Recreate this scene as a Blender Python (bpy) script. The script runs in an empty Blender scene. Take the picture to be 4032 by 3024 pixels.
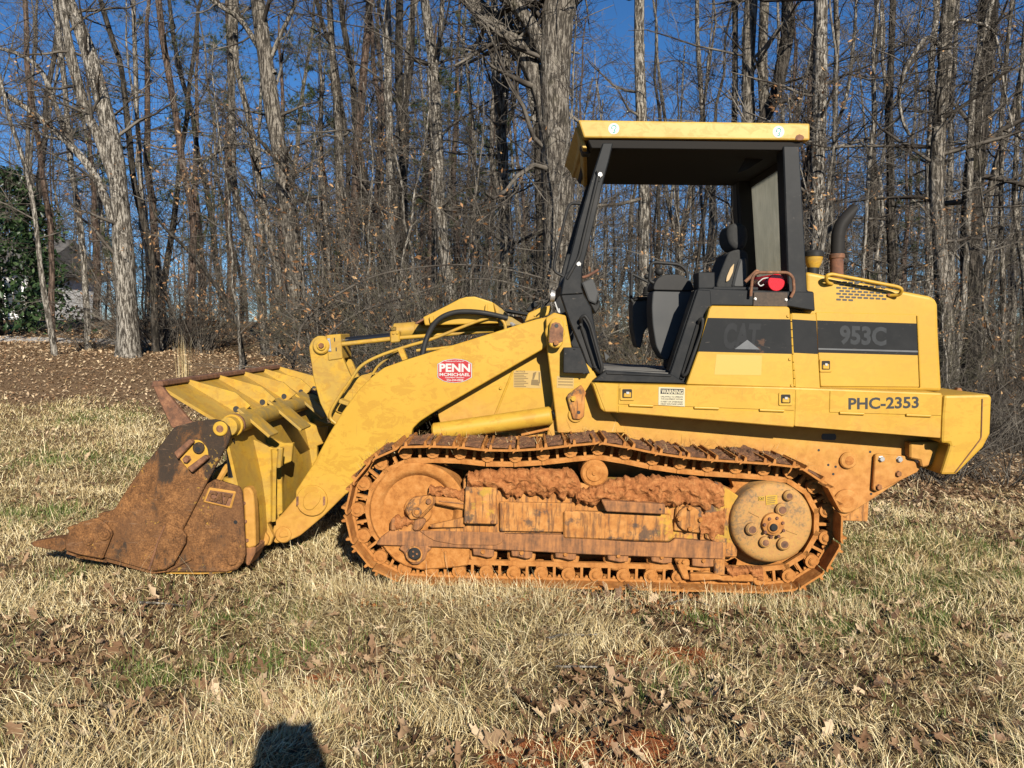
import bpy, bmesh, math, random
import numpy as np
from mathutils import Vector, Matrix, Quaternion, noise

random.seed(7)
rng = np.random.default_rng(7)
SC = bpy.context.scene
COL = SC.collection
R = math.radians

# ------------------------------------------------------------------ camera
CAM_H = 1.71
FPX = 3028.0                      # focal length in photograph pixels (4032 wide)
PITCH = R(3.94)
cam_data = bpy.data.cameras.new('camera')
cam_data.sensor_width = 36.0
cam_data.lens = 36.0 * FPX / 4032.0
cam_data.clip_start = 0.05
cam_data.clip_end = 3000
cam = bpy.data.objects.new('camera', cam_data)
COL.objects.link(cam)
cam.location = (0, 0, CAM_H)
cam.rotation_euler = (R(90) - PITCH, 0, 0)
SC.camera = cam

# ------------------------------------------------------------------ light
SUN_EL = R(26)
SUN_AZ = R(16)                    # sun stands behind the camera, this far to the right
to_sun = Vector((math.sin(SUN_AZ) * math.cos(SUN_EL), -math.cos(SUN_AZ) * math.cos(SUN_EL), math.sin(SUN_EL)))
world = bpy.data.worlds.new('World')
SC.world = world
world.use_nodes = True
wn = world.node_tree
bgn = wn.nodes['Background']
sky = wn.nodes.new('ShaderNodeTexSky')
sky.sky_type = 'NISHITA'
sky.sun_disc = False
sky.sun_elevation = SUN_EL
sky.sun_rotation = math.atan2(to_sun.x, to_sun.y)
sky.altitude = 2000
sky.air_density = 1.0
sky.dust_density = 0.0
sky.ozone_density = 6.0
hsv = wn.nodes.new('ShaderNodeHueSaturation')
hsv.inputs['Saturation'].default_value = 1.12
wn.links.new(sky.outputs[0], hsv.inputs['Color'])
wn.links.new(hsv.outputs[0], bgn.inputs[0])
bgn.inputs[1].default_value = 0.062
sun_data = bpy.data.lights.new('sun', 'SUN')
sun_data.energy = 5.0
sun_data.angle = R(0.5)
sun_data.color = (1.0, 0.92, 0.80)
sun = bpy.data.objects.new('sun', sun_data)
COL.objects.link(sun)
sun.rotation_euler = (-to_sun).to_track_quat('-Z', 'Y').to_euler()
SC.view_settings.view_transform = 'Standard'
SC.view_settings.look = 'None'
SC.view_settings.exposure = 0.85
SC.view_settings.gamma = 1.0
SC.cycles.max_bounces = 4
SC.cycles.diffuse_bounces = 1
SC.cycles.glossy_bounces = 2
SC.cycles.transparent_max_bounces = 6

# ------------------------------------------------------------------ helpers
CAM_M = cam.matrix_basis.copy()
if CAM_M == Matrix.Identity(4):
    CAM_M = Matrix.LocRotScale(cam.location, cam.rotation_euler, None)
CAM_R = CAM_M.to_3x3()
CAM_O = Vector((0, 0, CAM_H))
U = 4032 / 2212.0                  # 'u' = the photograph scaled to 2212 pixels wide


def ray(fx, fy):
    return CAM_R @ Vector(((fx - 2016) / FPX, -(fy - 1512) / FPX, -1))


def at_depth(ux, uy, Y):
    """world point under photograph point (u scale) at world depth Y"""
    d = ray(ux * U, uy * U)
    return CAM_O + d * (Y / d.y)


def link(o, parent=None):
    COL.objects.link(o)
    if parent is not None:
        o.parent = parent
    return o


def tag(o, label=None, cat=None, group=None, kind=None):
    if label: o['label'] = label
    if cat: o['category'] = cat
    if group: o['group'] = group
    if kind: o['kind'] = kind
    return o


def empty(name, loc=(0, 0, 0), rot=(0, 0, 0)):
    o = bpy.data.objects.new(name, None)
    o.empty_display_size = 0.2
    o.location = loc
    o.rotation_euler = rot
    return link(o)


def mesh_obj(name, verts, faces, mat, parent=None, smooth=None, bevel=0, segs=1):
    me = bpy.data.meshes.new(name)
    me.from_pydata([tuple(v) for v in verts], [], faces)
    fix(me, smooth)
    o = bpy.data.objects.new(name, me)
    if mat is not None:
        me.materials.append(mat)
    link(o, parent)
    if bevel:
        add_bevel(o, bevel, segs)
    return o


def fix(me, smooth=None):
    bm = bmesh.new()
    bm.from_mesh(me)
    bmesh.ops.recalc_face_normals(bm, faces=bm.faces)
    bm.to_mesh(me)
    bm.free()
    if smooth is not None:
        me.shade_smooth()
        me.set_sharp_from_angle(angle=R(smooth))


def add_bevel(o, w, segs=1):
    m = o.modifiers.new('bevel', 'BEVEL')
    m.width = w
    m.segments = segs
    m.limit_method = 'ANGLE'
    m.angle_limit = R(35)
    m.harden_normals = False
    return m


def np_mesh(name, V, F, mat=None, uv=None, col=None, smooth=False):
    """fast mesh from numpy arrays; F is (n,3) or (n,4)"""
    V = np.asarray(V, dtype=np.float32)
    F = np.asarray(F, dtype=np.int32)
    me = bpy.data.meshes.new(name)
    me.vertices.add(len(V))
    me.vertices.foreach_set('co', V.ravel())
    k = F.shape[1]
    me.loops.add(F.size)
    me.loops.foreach_set('vertex_index', F.ravel())
    me.polygons.add(len(F))
    me.polygons.foreach_set('loop_start', np.arange(0, F.size, k, dtype=np.int32))
    if smooth:
        me.polygons.foreach_set('use_smooth', np.ones(len(F), dtype=bool))
    if col is not None:
        a = me.color_attributes.new('Col', 'FLOAT_COLOR', 'POINT')
        c = np.ones((len(V), 4), dtype=np.float32)
        c[:, :col.shape[1]] = col
        a.data.foreach_set('color', c.ravel())
    me.update()
    me.validate()
    if mat is not None:
        me.materials.append(mat)
    return me


def tube_arrays(pts, rad, sides=6, cap=True):
    """swept tube through pts with radii; returns V, F(quads), as numpy"""
    pts = np.asarray(pts, dtype=float)
    n = len(pts)
    rad = np.broadcast_to(np.asarray(rad, dtype=float), (n,))
    T = np.gradient(pts, axis=0)
    T /= np.linalg.norm(T, axis=1)[:, None] + 1e-9
    a = np.array([0, 0, 1.0]) if abs(T[0][2]) < 0.9 else np.array([1.0, 0, 0])
    N = np.cross(T[0], a)
    N /= np.linalg.norm(N)
    V = []
    ang = np.arange(sides) * 2 * math.pi / sides
    for i in range(n):
        N = N - T[i] * np.dot(N, T[i])
        N /= np.linalg.norm(N) + 1e-9
        B = np.cross(T[i], N)
        V.append(pts[i] + rad[i] * (np.cos(ang)[:, None] * N + np.sin(ang)[:, None] * B))
    V = np.concatenate(V)
    i = np.arange(n - 1)[:, None] * sides
    j = np.arange(sides)[None, :]
    k = (j + 1) % sides
    F = np.stack([i + j, i + k, i + sides + k, i + sides + j], axis=-1).reshape(-1, 4)
    return V, F


def catmull(pts, n=6, closed=False):
    P = [Vector(p) for p in pts]
    out = []
    m = len(P)
    rngi = range(m) if closed else range(m - 1)
    for i in rngi:
        if closed:
            p0, p1, p2, p3 = P[i - 1], P[i], P[(i + 1) % m], P[(i + 2) % m]
        else:
            p0 = P[i - 1] if i > 0 else P[0] * 2 - P[1]
            p1, p2 = P[i], P[i + 1]
            p3 = P[i + 2] if i + 2 < m else P[m - 1] * 2 - P[m - 2]
        for s in range(n):
            t = s / n
            out.append(0.5 * ((2 * p1) + (p2 - p0) * t + (2 * p0 - 5 * p1 + 4 * p2 - p3) * t * t + (3 * p1 - p0 - 3 * p2 + p3) * t ** 3))
    if not closed:
        out.append(P[-1])
    return out


def round_path(pts, r, n=5):
    """polyline with rounded corners"""
    P = [Vector(p) for p in pts]
    out = [P[0]]
    for i in range(1, len(P) - 1):
        a, b, c = P[i - 1], P[i], P[i + 1]
        u, v = (a - b), (c - b)
        k = min(r, u.length * .49, v.length * .49)
        p, q = b + u.normalized() * k, b + v.normalized() * k
        for s in range(n + 1):
            t = s / n
            out.append(p * (1 - t) ** 2 + b * 2 * t * (1 - t) + q * t * t)
    out.append(P[-1])
    return out


# ------------------------------------------------------------------ materials
MATS = {}


class NT:
    """small node-tree builder"""
    def __init__(self, name):
        self.m = bpy.data.materials.new(name)
        self.m.use_nodes = True
        self.t = self.m.node_tree
        self.b = self.t.nodes['Principled BSDF']
        self.out = self.t.nodes['Material Output']
        self._c = {}
        MATS[name] = self.m

    def n(self, typ, **kw):
        nd = self.t.nodes.new(typ)
        for k, v in kw.items():
            setattr(nd, k, v)
        return nd

    def l(self, a, b):
        self.t.links.new(a, b)

    def co(self, kind='Object'):
        if 'tc' not in self._c:
            self._c['tc'] = self.n('ShaderNodeTexCoord')
        return self._c['tc'].outputs[kind]

    def geo(self, out):
        if 'geo' not in self._c:
            self._c['geo'] = self.n('ShaderNodeNewGeometry')
        return self._c['geo'].outputs[out]

    def noise(self, scale, detail=4, rough=.55, vec=None, dist=0, stretch=None):
        nd = self.n('ShaderNodeTexNoise')
        nd.inputs['Scale'].default_value = scale
        nd.inputs['Detail'].default_value = detail
        nd.inputs['Roughness'].default_value = rough
        nd.inputs['Distortion'].default_value = dist
        v = vec if vec is not None else self.co()
        if stretch:
            mp = self.n('ShaderNodeMapping')
            mp.inputs['Scale'].default_value = stretch
            self.l(v, mp.inputs['Vector'])
            v = mp.outputs[0]
        self.l(v, nd.inputs['Vector'])
        return nd.outputs['Fac']

    def ramp(self, fac, stops, interp='LINEAR'):
        nd = self.n('ShaderNodeValToRGB')
        r = nd.color_ramp
        r.interpolation = interp
        while len(r.elements) < len(stops):
            r.elements.new(0.5)
        for e, (p, c) in zip(r.elements, stops):
            e.position = p
            e.color = (*c, 1) if len(c) == 3 else c
        self.l(fac, nd.inputs[0])
        return nd.outputs[0]

    def step(self, fac, a, b):
        """0 below a, 1 above b"""
        nd = self.n('ShaderNodeMapRange')
        nd.interpolation_type = 'SMOOTHSTEP'
        nd.inputs['From Min'].default_value = a
        nd.inputs['From Max'].default_value = b
        self.l(fac, nd.inputs['Value'])
        return nd.outputs[0]

    def mix(self, fac, a, b, blend='MIX'):
        nd = self.n('ShaderNodeMix', data_type='RGBA', blend_type=blend)
        for s, v in ((0, fac), (6, a), (7, b)):
            if isinstance(v, (int, float)):
                nd.inputs[s].default_value = v
            elif isinstance(v, tuple):
                nd.inputs[s].default_value = (*v, 1)
            else:
                self.l(v, nd.inputs[s])
        return nd.outputs[2]

    def math(self, op, a, b=0.0):
        nd = self.n('ShaderNodeMath', operation=op)
        for s, v in ((0, a), (1, b)):
            if isinstance(v, (int, float)):
                nd.inputs[s].default_value = v
            else:
                self.l(v, nd.inputs[s])
        return nd.outputs[0]

    def sep(self, vec):
        nd = self.n('ShaderNodeSeparateXYZ')
        self.l(vec, nd.inputs[0])
        return nd.outputs

    def color(self, c):
        if isinstance(c, tuple):
            self.b.inputs['Base Color'].default_value = (*c, 1)
        else:
            self.l(c, self.b.inputs['Base Color'])
        return self

    def rough(self, r):
        if isinstance(r, (int, float)):
            self.b.inputs['Roughness'].default_value = r
        else:
            self.l(r, self.b.inputs['Roughness'])
        return self

    def metal(self, v):
        self.b.inputs['Metallic'].default_value = v
        return self

    def spec(self, v):
        self.b.inputs['Specular IOR Level'].default_value = v
        return self

    def bump(self, h, strength=.3, dist=.01):
        nd = self.n('ShaderNodeBump')
        nd.inputs['Strength'].default_value = strength
        nd.inputs['Distance'].default_value = dist
        self.l(h, nd.inputs['Height'])
        self.l(nd.outputs[0], self.b.inputs['Normal'])
        return self

# ------------------------------------------------------------------ terrain
_tab = {}


def vnoise(x, y, scale, seed):
    if seed not in _tab:
        _tab[seed] = np.random.default_rng(seed).random((256, 256))
    tab = _tab[seed]
    x = np.asarray(x, float) * scale + 1000.3
    y = np.asarray(y, float) * scale + 1000.7
    xi, yi = np.floor(x).astype(int), np.floor(y).astype(int)
    fx, fy = x - xi, y - yi
    fx, fy = fx * fx * (3 - 2 * fx), fy * fy * (3 - 2 * fy)
    a, b = tab[xi % 256, yi % 256], tab[(xi + 1) % 256, yi % 256]
    c, d = tab[xi % 256, (yi + 1) % 256], tab[(xi + 1) % 256, (yi + 1) % 256]
    return (a * (1 - fx) + b * fx) * (1 - fy) + (c * (1 - fx) + d * fx) * fy


def fbm(x, y, scale, seed, octv=3):
    s, a = 0, 1.0
    t = 0
    for k in range(octv):
        s = s + a * vnoise(x, y, scale * 2 ** k, seed + k * 11)
        t += a
        a *= .5
    return s / t


def sst(v, a, b):
    t = np.clip((np.asarray(v, float) - a) / (b - a), 0, 1)
    return t * t * (3 - 2 * t)


TILT = R(1.9)
TRACK_BOXES = []                   # (x0, x1, y0, y1): ground under the tracks, no grass
SLOPE = math.tan(TILT)


def gz(x, y):
    x = np.asarray(x, float)
    y = np.asarray(y, float)
    z = -SLOPE * np.clip(x, -14, 9)
    z = z + 0.85 * sst(y, 7.5, 18.5) * sst(-x, -4, 6)
    z = z + 0.9 * sst(y, 19, 34) * sst(-x, -14, 4)
    near = 1 - sst(np.hypot(x, y - 5), 18, 60)
    b = (fbm(x, y, .45, 3) - .5) * .16 + (fbm(x, y, 1.7, 5) - .5) * .07 + (fbm(x, y, 6.0, 9, 2) - .5) * .035
    mach = sst(np.maximum(np.maximum(-2.9 - x, x - 2.2), np.maximum(4.6 - y, y - 7.4)), -.1, .9)
    z = z + b * (0.25 + .75 * mach) * near + (fbm(x, y, .04, 21) - .5) * 1.2 * sst(np.hypot(x, y), 30, 80)
    # soft earth the tracks have settled into
    return z


def gz1(x, y):
    return float(gz(np.array([x]), np.array([y]))[0])


def ground_at(ux, uy):
    d = ray(ux * U, uy * U)
    t = 1.0
    for k in range(400):
        p = CAM_O + d * t
        if p.z < gz1(p.x, p.y):
            break
        t *= 1.02
    return Vector((p.x, p.y, gz1(p.x, p.y)))


clay_spots = [(1190, 1652, .2), (1270, 1645, .2), (1370, 1630, .16), (1480, 1425, .16), (1350, 1435, .12), (700, 1480, .10), (1500, 1300, .2), (1250, 1268, .25), (1720, 1300, .15)]
clay_spots = [(*ground_at(a, b)[:2], r) for a, b, r in clay_spots]
leaf_spots = [(1500, 1560, .8), (1300, 1500, .45), (1600, 1330, .5), (820, 1270, .35), (1700, 1420, .5), (620, 1450, .4), (350, 1590, .4), (820, 1440, .3), (60, 1390, .3), (320, 1310, .3), (1850, 1470, .4)]
leaf_spots = [(*ground_at(a, b)[:2], r) for a, b, r in leaf_spots]
green_spots = [(560, 1450, .25), (230, 900, .5), (330, 860, .5), (120, 1000, .4), (60, 1120, .4), (280, 1000, .4), (1880, 1330, .5), (1760, 1370, .35), (2000, 1250, .6), (1480, 1470, .2), (380, 1480, .18), (540, 1340, .2), (1950, 1200, .6)]
green_spots = [(*ground_at(a, b)[:2], r) for a, b, r in green_spots]


def blobs(x, y, spots):
    s = np.zeros_like(np.asarray(x, float))
    for a, b, r in spots:
        s = np.maximum(s, np.exp(-(((x - a) / 1.5) ** 2 + (y - b) ** 2) / (r * r)))
    return s


def forest_edge(x):
    """world depth where the leaf litter of the wood begins"""
    return np.interp(x, [-12, -6, -3, 0, 4, 6, 9], [13.5, 12.0, 11.0, 9.5, 8.6, 8.4, 8.2])


def cover(x, y):
    n1, n2, n3 = fbm(x, y, .9, 31), fbm(x, y, 1.6, 47), fbm(x, y, 3.1, 53)
    clay = np.clip(blobs(x, y, clay_spots) * (.55 + n3), 0, 1)
    wood = sst(y - forest_edge(x) + (n2 - .5) * 2.5, -.8, .8)
    leaf = np.clip(np.maximum(wood, blobs(x, y, leaf_spots) * (.35 + n3)) + sst(n1, .56, .72) * .55, 0, 1)
    green = np.clip(blobs(x, y, green_spots) * (.35 + .8 * n2) + sst(n2, .66, .8) * .3, 0, 1) * (1 - wood)
    return clay, leaf, green, wood


def grow_axis(lo, hi, step, far):
    mid = np.arange(lo, hi + 1e-6, step)
    up, s, v = [], step, hi
    while v < far:
        s *= 1.16
        v += s
        up.append(v)
    dn, s, v = [], step, lo
    while v > -far:
        s *= 1.16
        v -= s
        dn.append(v)
    return np.concatenate([dn[::-1], mid, up])


gx = grow_axis(-12, 11, .085, 900)
gy = grow_axis(1.2, 20, .085, 900)
GX, GY = np.meshgrid(gx, gy)
GZ = gz(GX, GY)
nx_, ny_ = len(gx), len(gy)
ii = (np.arange(ny_ - 1)[:, None] * nx_ + np.arange(nx_ - 1)[None, :]).ravel()
GF = np.stack([ii, ii + 1, ii + 1 + nx_, ii + nx_], -1)
cl, lf, gr, wd = cover(GX.ravel(), GY.ravel())

m = NT('ground_soil')
at = m.n('ShaderNodeVertexColor', layer_name='Col')
s = m.n('ShaderNodeSeparateColor')
m.l(at.outputs[0], s.inputs[0])
n_f = m.noise(38, 6, .7)
n_m = m.noise(9, 5, .6)
thatch = m.ramp(n_f, [(.25, (.045, .026, .013)), (.5, (.14, .088, .042)), (.75, (.34, .25, .125))])
green = m.ramp(n_f, [(.3, (.035, .045, .012)), (.7, (.12, .13, .045))])
litter = m.ramp(n_f, [(.30, (.045, .028, .016)), (.5, (.15, .095, .052)), (.70, (.30, .21, .125))])
clayc = m.ramp(n_m, [(.3, (.23, .065, .022)), (.7, (.42, .15, .06))])
c = m.mix(m.math('MULTIPLY', s.outputs[1], .6), thatch, green)
c = m.mix(m.step(m.math('ADD', s.outputs[2], m.math('MULTIPLY', m.math('SUBTRACT', n_m, .5), .8)), .35, .65), c, litter)
c = m.mix(m.step(m.math('ADD', s.outputs[0], m.math('MULTIPLY', m.math('SUBTRACT', n_f, .5), .9)), .35, .6), c, clayc)
m.color(c).rough(.95).spec(.1).bump(n_f, .9, .03)
ground_me = np_mesh('ground', np.stack([GX.ravel(), GY.ravel(), GZ.ravel()], -1), GF, m.m, col=np.stack([cl, gr, lf], -1), smooth=True)
ground = link(bpy.data.objects.new('ground', ground_me))
tag(ground, 'clay soil and thatch of the field running into the wood', kind='structure')

# ------------------------------------------------------------------ plant materials
def leafy(name, stops, rough=.6, trans=.25, obj_var=.25, attr=True):
    m = NT(name)
    if attr:
        v = m.n('ShaderNodeVertexColor', layer_name='Col')
        sp = m.n('ShaderNodeSeparateColor')
        m.l(v.outputs[0], sp.inputs[0])
        f = sp.outputs[0]
        oi = m.n('ShaderNodeObjectInfo')
        f = m.math('ADD', f, m.math('MULTIPLY', m.math('SUBTRACT', oi.outputs['Random'], .5), obj_var))
    else:
        f = m.n('ShaderNodeObjectInfo').outputs['Random']
    c = m.ramp(f, stops)
    m.color(c).rough(rough).spec(.25)
    if trans:
        tr = m.n('ShaderNodeBsdfTranslucent')
        m.l(c, tr.inputs[0])
        mx = m.n('ShaderNodeMixShader')
        mx.inputs[0].default_value = trans
        m.l(m.b.outputs[0], mx.inputs[1])
        m.l(tr.outputs[0], mx.inputs[2])
        m.l(mx.outputs[0], m.out.inputs[0])
    return m.m


M_STRAW = leafy('dry_grass', [(0, (.085, .050, .020)), (.3, (.29, .198, .085)), (.65, (.57, .452, .225)), (1, (.82, .715, .46))], trans=.1)
M_GREEN = leafy('green_grass', [(0, (.05, .075, .015)), (.5, (.11, .17, .035)), (1, (.24, .28, .08))])
M_LITTER = leafy('leaf_litter', [(0, (.050, .026, .013)), (.35, (.145, .080, .040)), (.7, (.26, .170, .095)), (1, (.46, .35, .22))], trans=0, obj_var=.5)
M_TANLEAF = leafy('tan_beech_leaf', [(0, (.16, .075, .03)), (.5, (.34, .18, .08)), (1, (.55, .36, .18))], trans=.3)
M_PINE = leafy('pine_needle', [(0, (.012, .022, .008)), (.5, (.035, .055, .018)), (1, (.09, .105, .03))], trans=.15)
M_HOLLY = leafy('evergreen_leaf', [(0, (.006, .014, .006)), (.5, (.018, .038, .014)), (1, (.05, .08, .03))], rough=.35, trans=.05)


def bark(name, dark, mid, pale, scale=1.0, moss=0.0):
    m = NT(name)
    co = m.co('Object')
    ridge = m.noise(24 * scale, 4, .6, co, .5, (1, 1, .17))
    fine = m.noise(60 * scale, 3, .6, co, 0, (1, 1, .35))
    patch = m.noise(2.2, 4, .6, co)
    lich = m.noise(9, 5, .7, co)
    h = m.math('ADD', m.math('MULTIPLY', ridge, .8), m.math('MULTIPLY', fine, .25))
    c = m.ramp(h, [(.455, dark), (.53, mid), (.60, pale)])
    c = m.mix(m.math('MULTIPLY', m.step(lich, .58, .68), .55), c, tuple(min(.6, v * 1.35 + .05) for v in pale))
    c = m.mix(m.math('MULTIPLY', m.step(patch, .5, .75), .3), c, mid)
    if moss:
        c = m.mix(m.math('MULTIPLY', m.step(m.noise(3.3, 4), .55, .7), moss), c, (.09, .085, .03))
    oi = m.n('ShaderNodeObjectInfo')
    c = m.mix(m.math('MULTIPLY', oi.outputs['Random'], .35), c, mid)
    m.color(c).rough(.92).spec(.15).bump(h, 1.0, .05)
    return m.m


M_OAK = bark('oak_bark', (.010, .009, .007), (.082, .071, .057), (.245, .220, .182), 1.0, .15)
M_PALE = bark('pale_bark', (.020, .017, .013), (.112, .099, .081), (.31, .285, .242), 1.2)
M_DARK = bark('dark_bark', (.007, .006, .005), (.028, .024, .019), (.075, .065, .053), 1.0, .15)
M_PINEB = bark('pine_bark', (.016, .011, .008), (.060, .041, .031), (.13, .092, .070), .9)
m = NT('twig')
oi = m.n('ShaderNodeObjectInfo')
c = m.mix(m.step(m.noise(1.7, 4), .35, .68), (.024, .019, .015), (.20, .178, .146))
m.color(m.mix(m.math('MULTIPLY', oi.outputs['Random'], .6), c, (.038, .031, .024))).rough(.85).spec(.2)
M_TWIG = m.m


# ------------------------------------------------------------------ batch tubes for branches
def batch_tubes(P, Rr, sides=3):
    """P (M,n,3) polylines, Rr (M,n) radii"""
    P = np.asarray(P, float)
    Rr = np.asarray(Rr, float)
    M, n, _ = P.shape
    T = P[:, -1] - P[:, 0]
    T /= np.linalg.norm(T, axis=1)[:, None] + 1e-9
    ref = np.where(np.abs(T[:, 2:3]) < .9, np.array([[0, 0, 1.0]]), np.array([[1.0, 0, 0]]))
    N = np.cross(T, ref)
    N /= np.linalg.norm(N, axis=1)[:, None] + 1e-9
    B = np.cross(T, N)
    ang = np.arange(sides) * 2 * math.pi / sides
    ring = np.cos(ang)[None, :, None] * N[:, None, :] + np.sin(ang)[None, :, None] * B[:, None, :]   # M,s,3
    V = P[:, :, None, :] + Rr[:, :, None, None] * ring[:, None, :, :]
    V = V.reshape(-1, 3)
    base = np.arange(M)[:, None, None] * n * sides
    i = np.arange(n - 1)[None, :, None] * sides
    j = np.arange(sides)[None, None, :]
    k = (j + 1) % sides
    F = np.stack([base + i + j, base + i + k, base + i + sides + k, base + i + sides + j], -1).reshape(-1, 4)
    return V, F


def branch_lines(r, starts, dirs, lens, rads, n=4, droop=0.0, wob=.16, up=.0):
    """vectorised wiggly branches; returns P (M,n,3), R (M,n)"""
    M = len(starts)
    P = np.zeros((M, n, 3))
    P[:, 0] = starts
    d = dirs / (np.linalg.norm(dirs, axis=1)[:, None] + 1e-9)
    stp = (lens / (n - 1))[:, None]
    for i in range(1, n):
        d = d + r.normal(0, wob, (M, 3)) + np.array([0, 0, up - droop])
        d /= np.linalg.norm(d, axis=1)[:, None] + 1e-9
        P[:, i] = P[:, i - 1] + d * stp
    t = np.linspace(0, 1, n)[None, :]
    Rr = rads[:, None] * (1 - .75 * t)
    return P, Rr


def children_of(r, P, Rr, per, lfac, rfac, spread=.9, t0=.2, up=.15):
    """sprout per children from every line"""
    M, n, _ = P.shape
    idx = np.repeat(np.arange(M), per)
    t = r.uniform(t0, 1, len(idx)) * (n - 1)
    i0 = np.minimum(t.astype(int), n - 2)
    f = (t - i0)[:, None]
    st = P[idx, i0] * (1 - f) + P[idx, i0 + 1] * f
    dr = P[idx, i0 + 1] - P[idx, i0]
    L = np.linalg.norm(P[:, -1] - P[:, 0], axis=1)[idx]
    dr = dr / (np.linalg.norm(dr, axis=1)[:, None] + 1e-9) + r.normal(0, spread, (len(idx), 3)) + np.array([0, 0, up])
    ln = L * lfac * r.uniform(.5, 1.25, len(idx))
    rd = (Rr[idx, i0] * (1 - f[:, 0]) + Rr[idx, i0 + 1] * f[:, 0]) * rfac
    return st, dr, ln, rd


def crown_mesh(name, r, roots, mat, per2=5, per3=5, minr=.0035, n=4, up=.12, spread=.8, droop=0.0, lf2=.5, lf3=.5, leaf=None):
    """roots: (starts, dirs, lens, rads) of the first-order branches"""
    parts = []
    P1, R1 = branch_lines(r, *roots, n=6, wob=.18, up=.04 - droop)
    parts.append(batch_tubes(P1, np.maximum(R1, minr), 4))
    a = children_of(r, P1, R1, per2, lf2, .5, spread, .15, up)
    P2, R2 = branch_lines(r, *a, n=n, wob=.2, up=.02 - droop)
    parts.append(batch_tubes(P2, np.maximum(R2, minr), 3))
    if per3:
        a = children_of(r, P2, R2, per3, lf3, .6, spread, .15, up)
        P3, R3 = branch_lines(r, *a, n=3, wob=.22, up=.02 - droop)
        parts.append(batch_tubes(P3, np.maximum(R3, minr * .8), 3))
    else:
        P3 = P2
    V = np.concatenate([p[0] for p in parts])
    off, F = 0, []
    for v, f in parts:
        F.append(f + off)
        off += len(v)
    me = np_mesh(name, V, np.concatenate(F), mat, smooth=True)
    return me, P3


def wobble_trunk(pts, rad, sides=10, seed=0, amp=.06):
    V, F = tube_arrays(pts, rad, sides)
    n = len(pts)
    r = np.random.default_rng(seed)
    V = V.reshape(n, sides, 3)
    P = np.asarray(pts)[:, None, :]
    ph = r.uniform(0, 6.28, 4)
    z = np.asarray(pts)[:, 2][:, None]
    th = np.arange(sides)[None, :] * 2 * math.pi / sides
    k = 1 + amp * (np.sin(3 * th + ph[0] + z * .6) + .7 * np.sin(2 * th + z * 1.7 + ph[1]) + .6 * np.sin(z * 2.9 + ph[2]))
    V = P + (V - P) * k[:, :, None]
    return V.reshape(-1, 3), F


def leaf_quads(r, pts, size, jitter, up=False):
    """small folded two-triangle leaves round pts -> V,F(tri),col"""
    M = len(pts)
    c = pts + r.normal(0, jitter, (M, 3))
    a = r.normal(0, 1, (M, 3))
    a /= np.linalg.norm(a, axis=1)[:, None]
    b = np.cross(a, r.normal(0, 1, (M, 3)))
    b /= np.linalg.norm(b, axis=1)[:, None] + 1e-9
    s = size * r.uniform(.6, 1.25, M)[:, None]
    nn = np.cross(a, b)
    V = np.stack([c - a * s, c + b * s * .42 + nn * s * .15, c + a * s, c - b * s * .42 + nn * s * .15], 1).reshape(-1, 3)
    i = np.arange(M)[:, None] * 4
    F = np.concatenate([i + np.array([[0, 1, 2]]), i + np.array([[0, 2, 3]])])
    col = np.repeat(r.random(M), 4)[:, None] * np.ones((1, 3))
    return V, F, col


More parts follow.
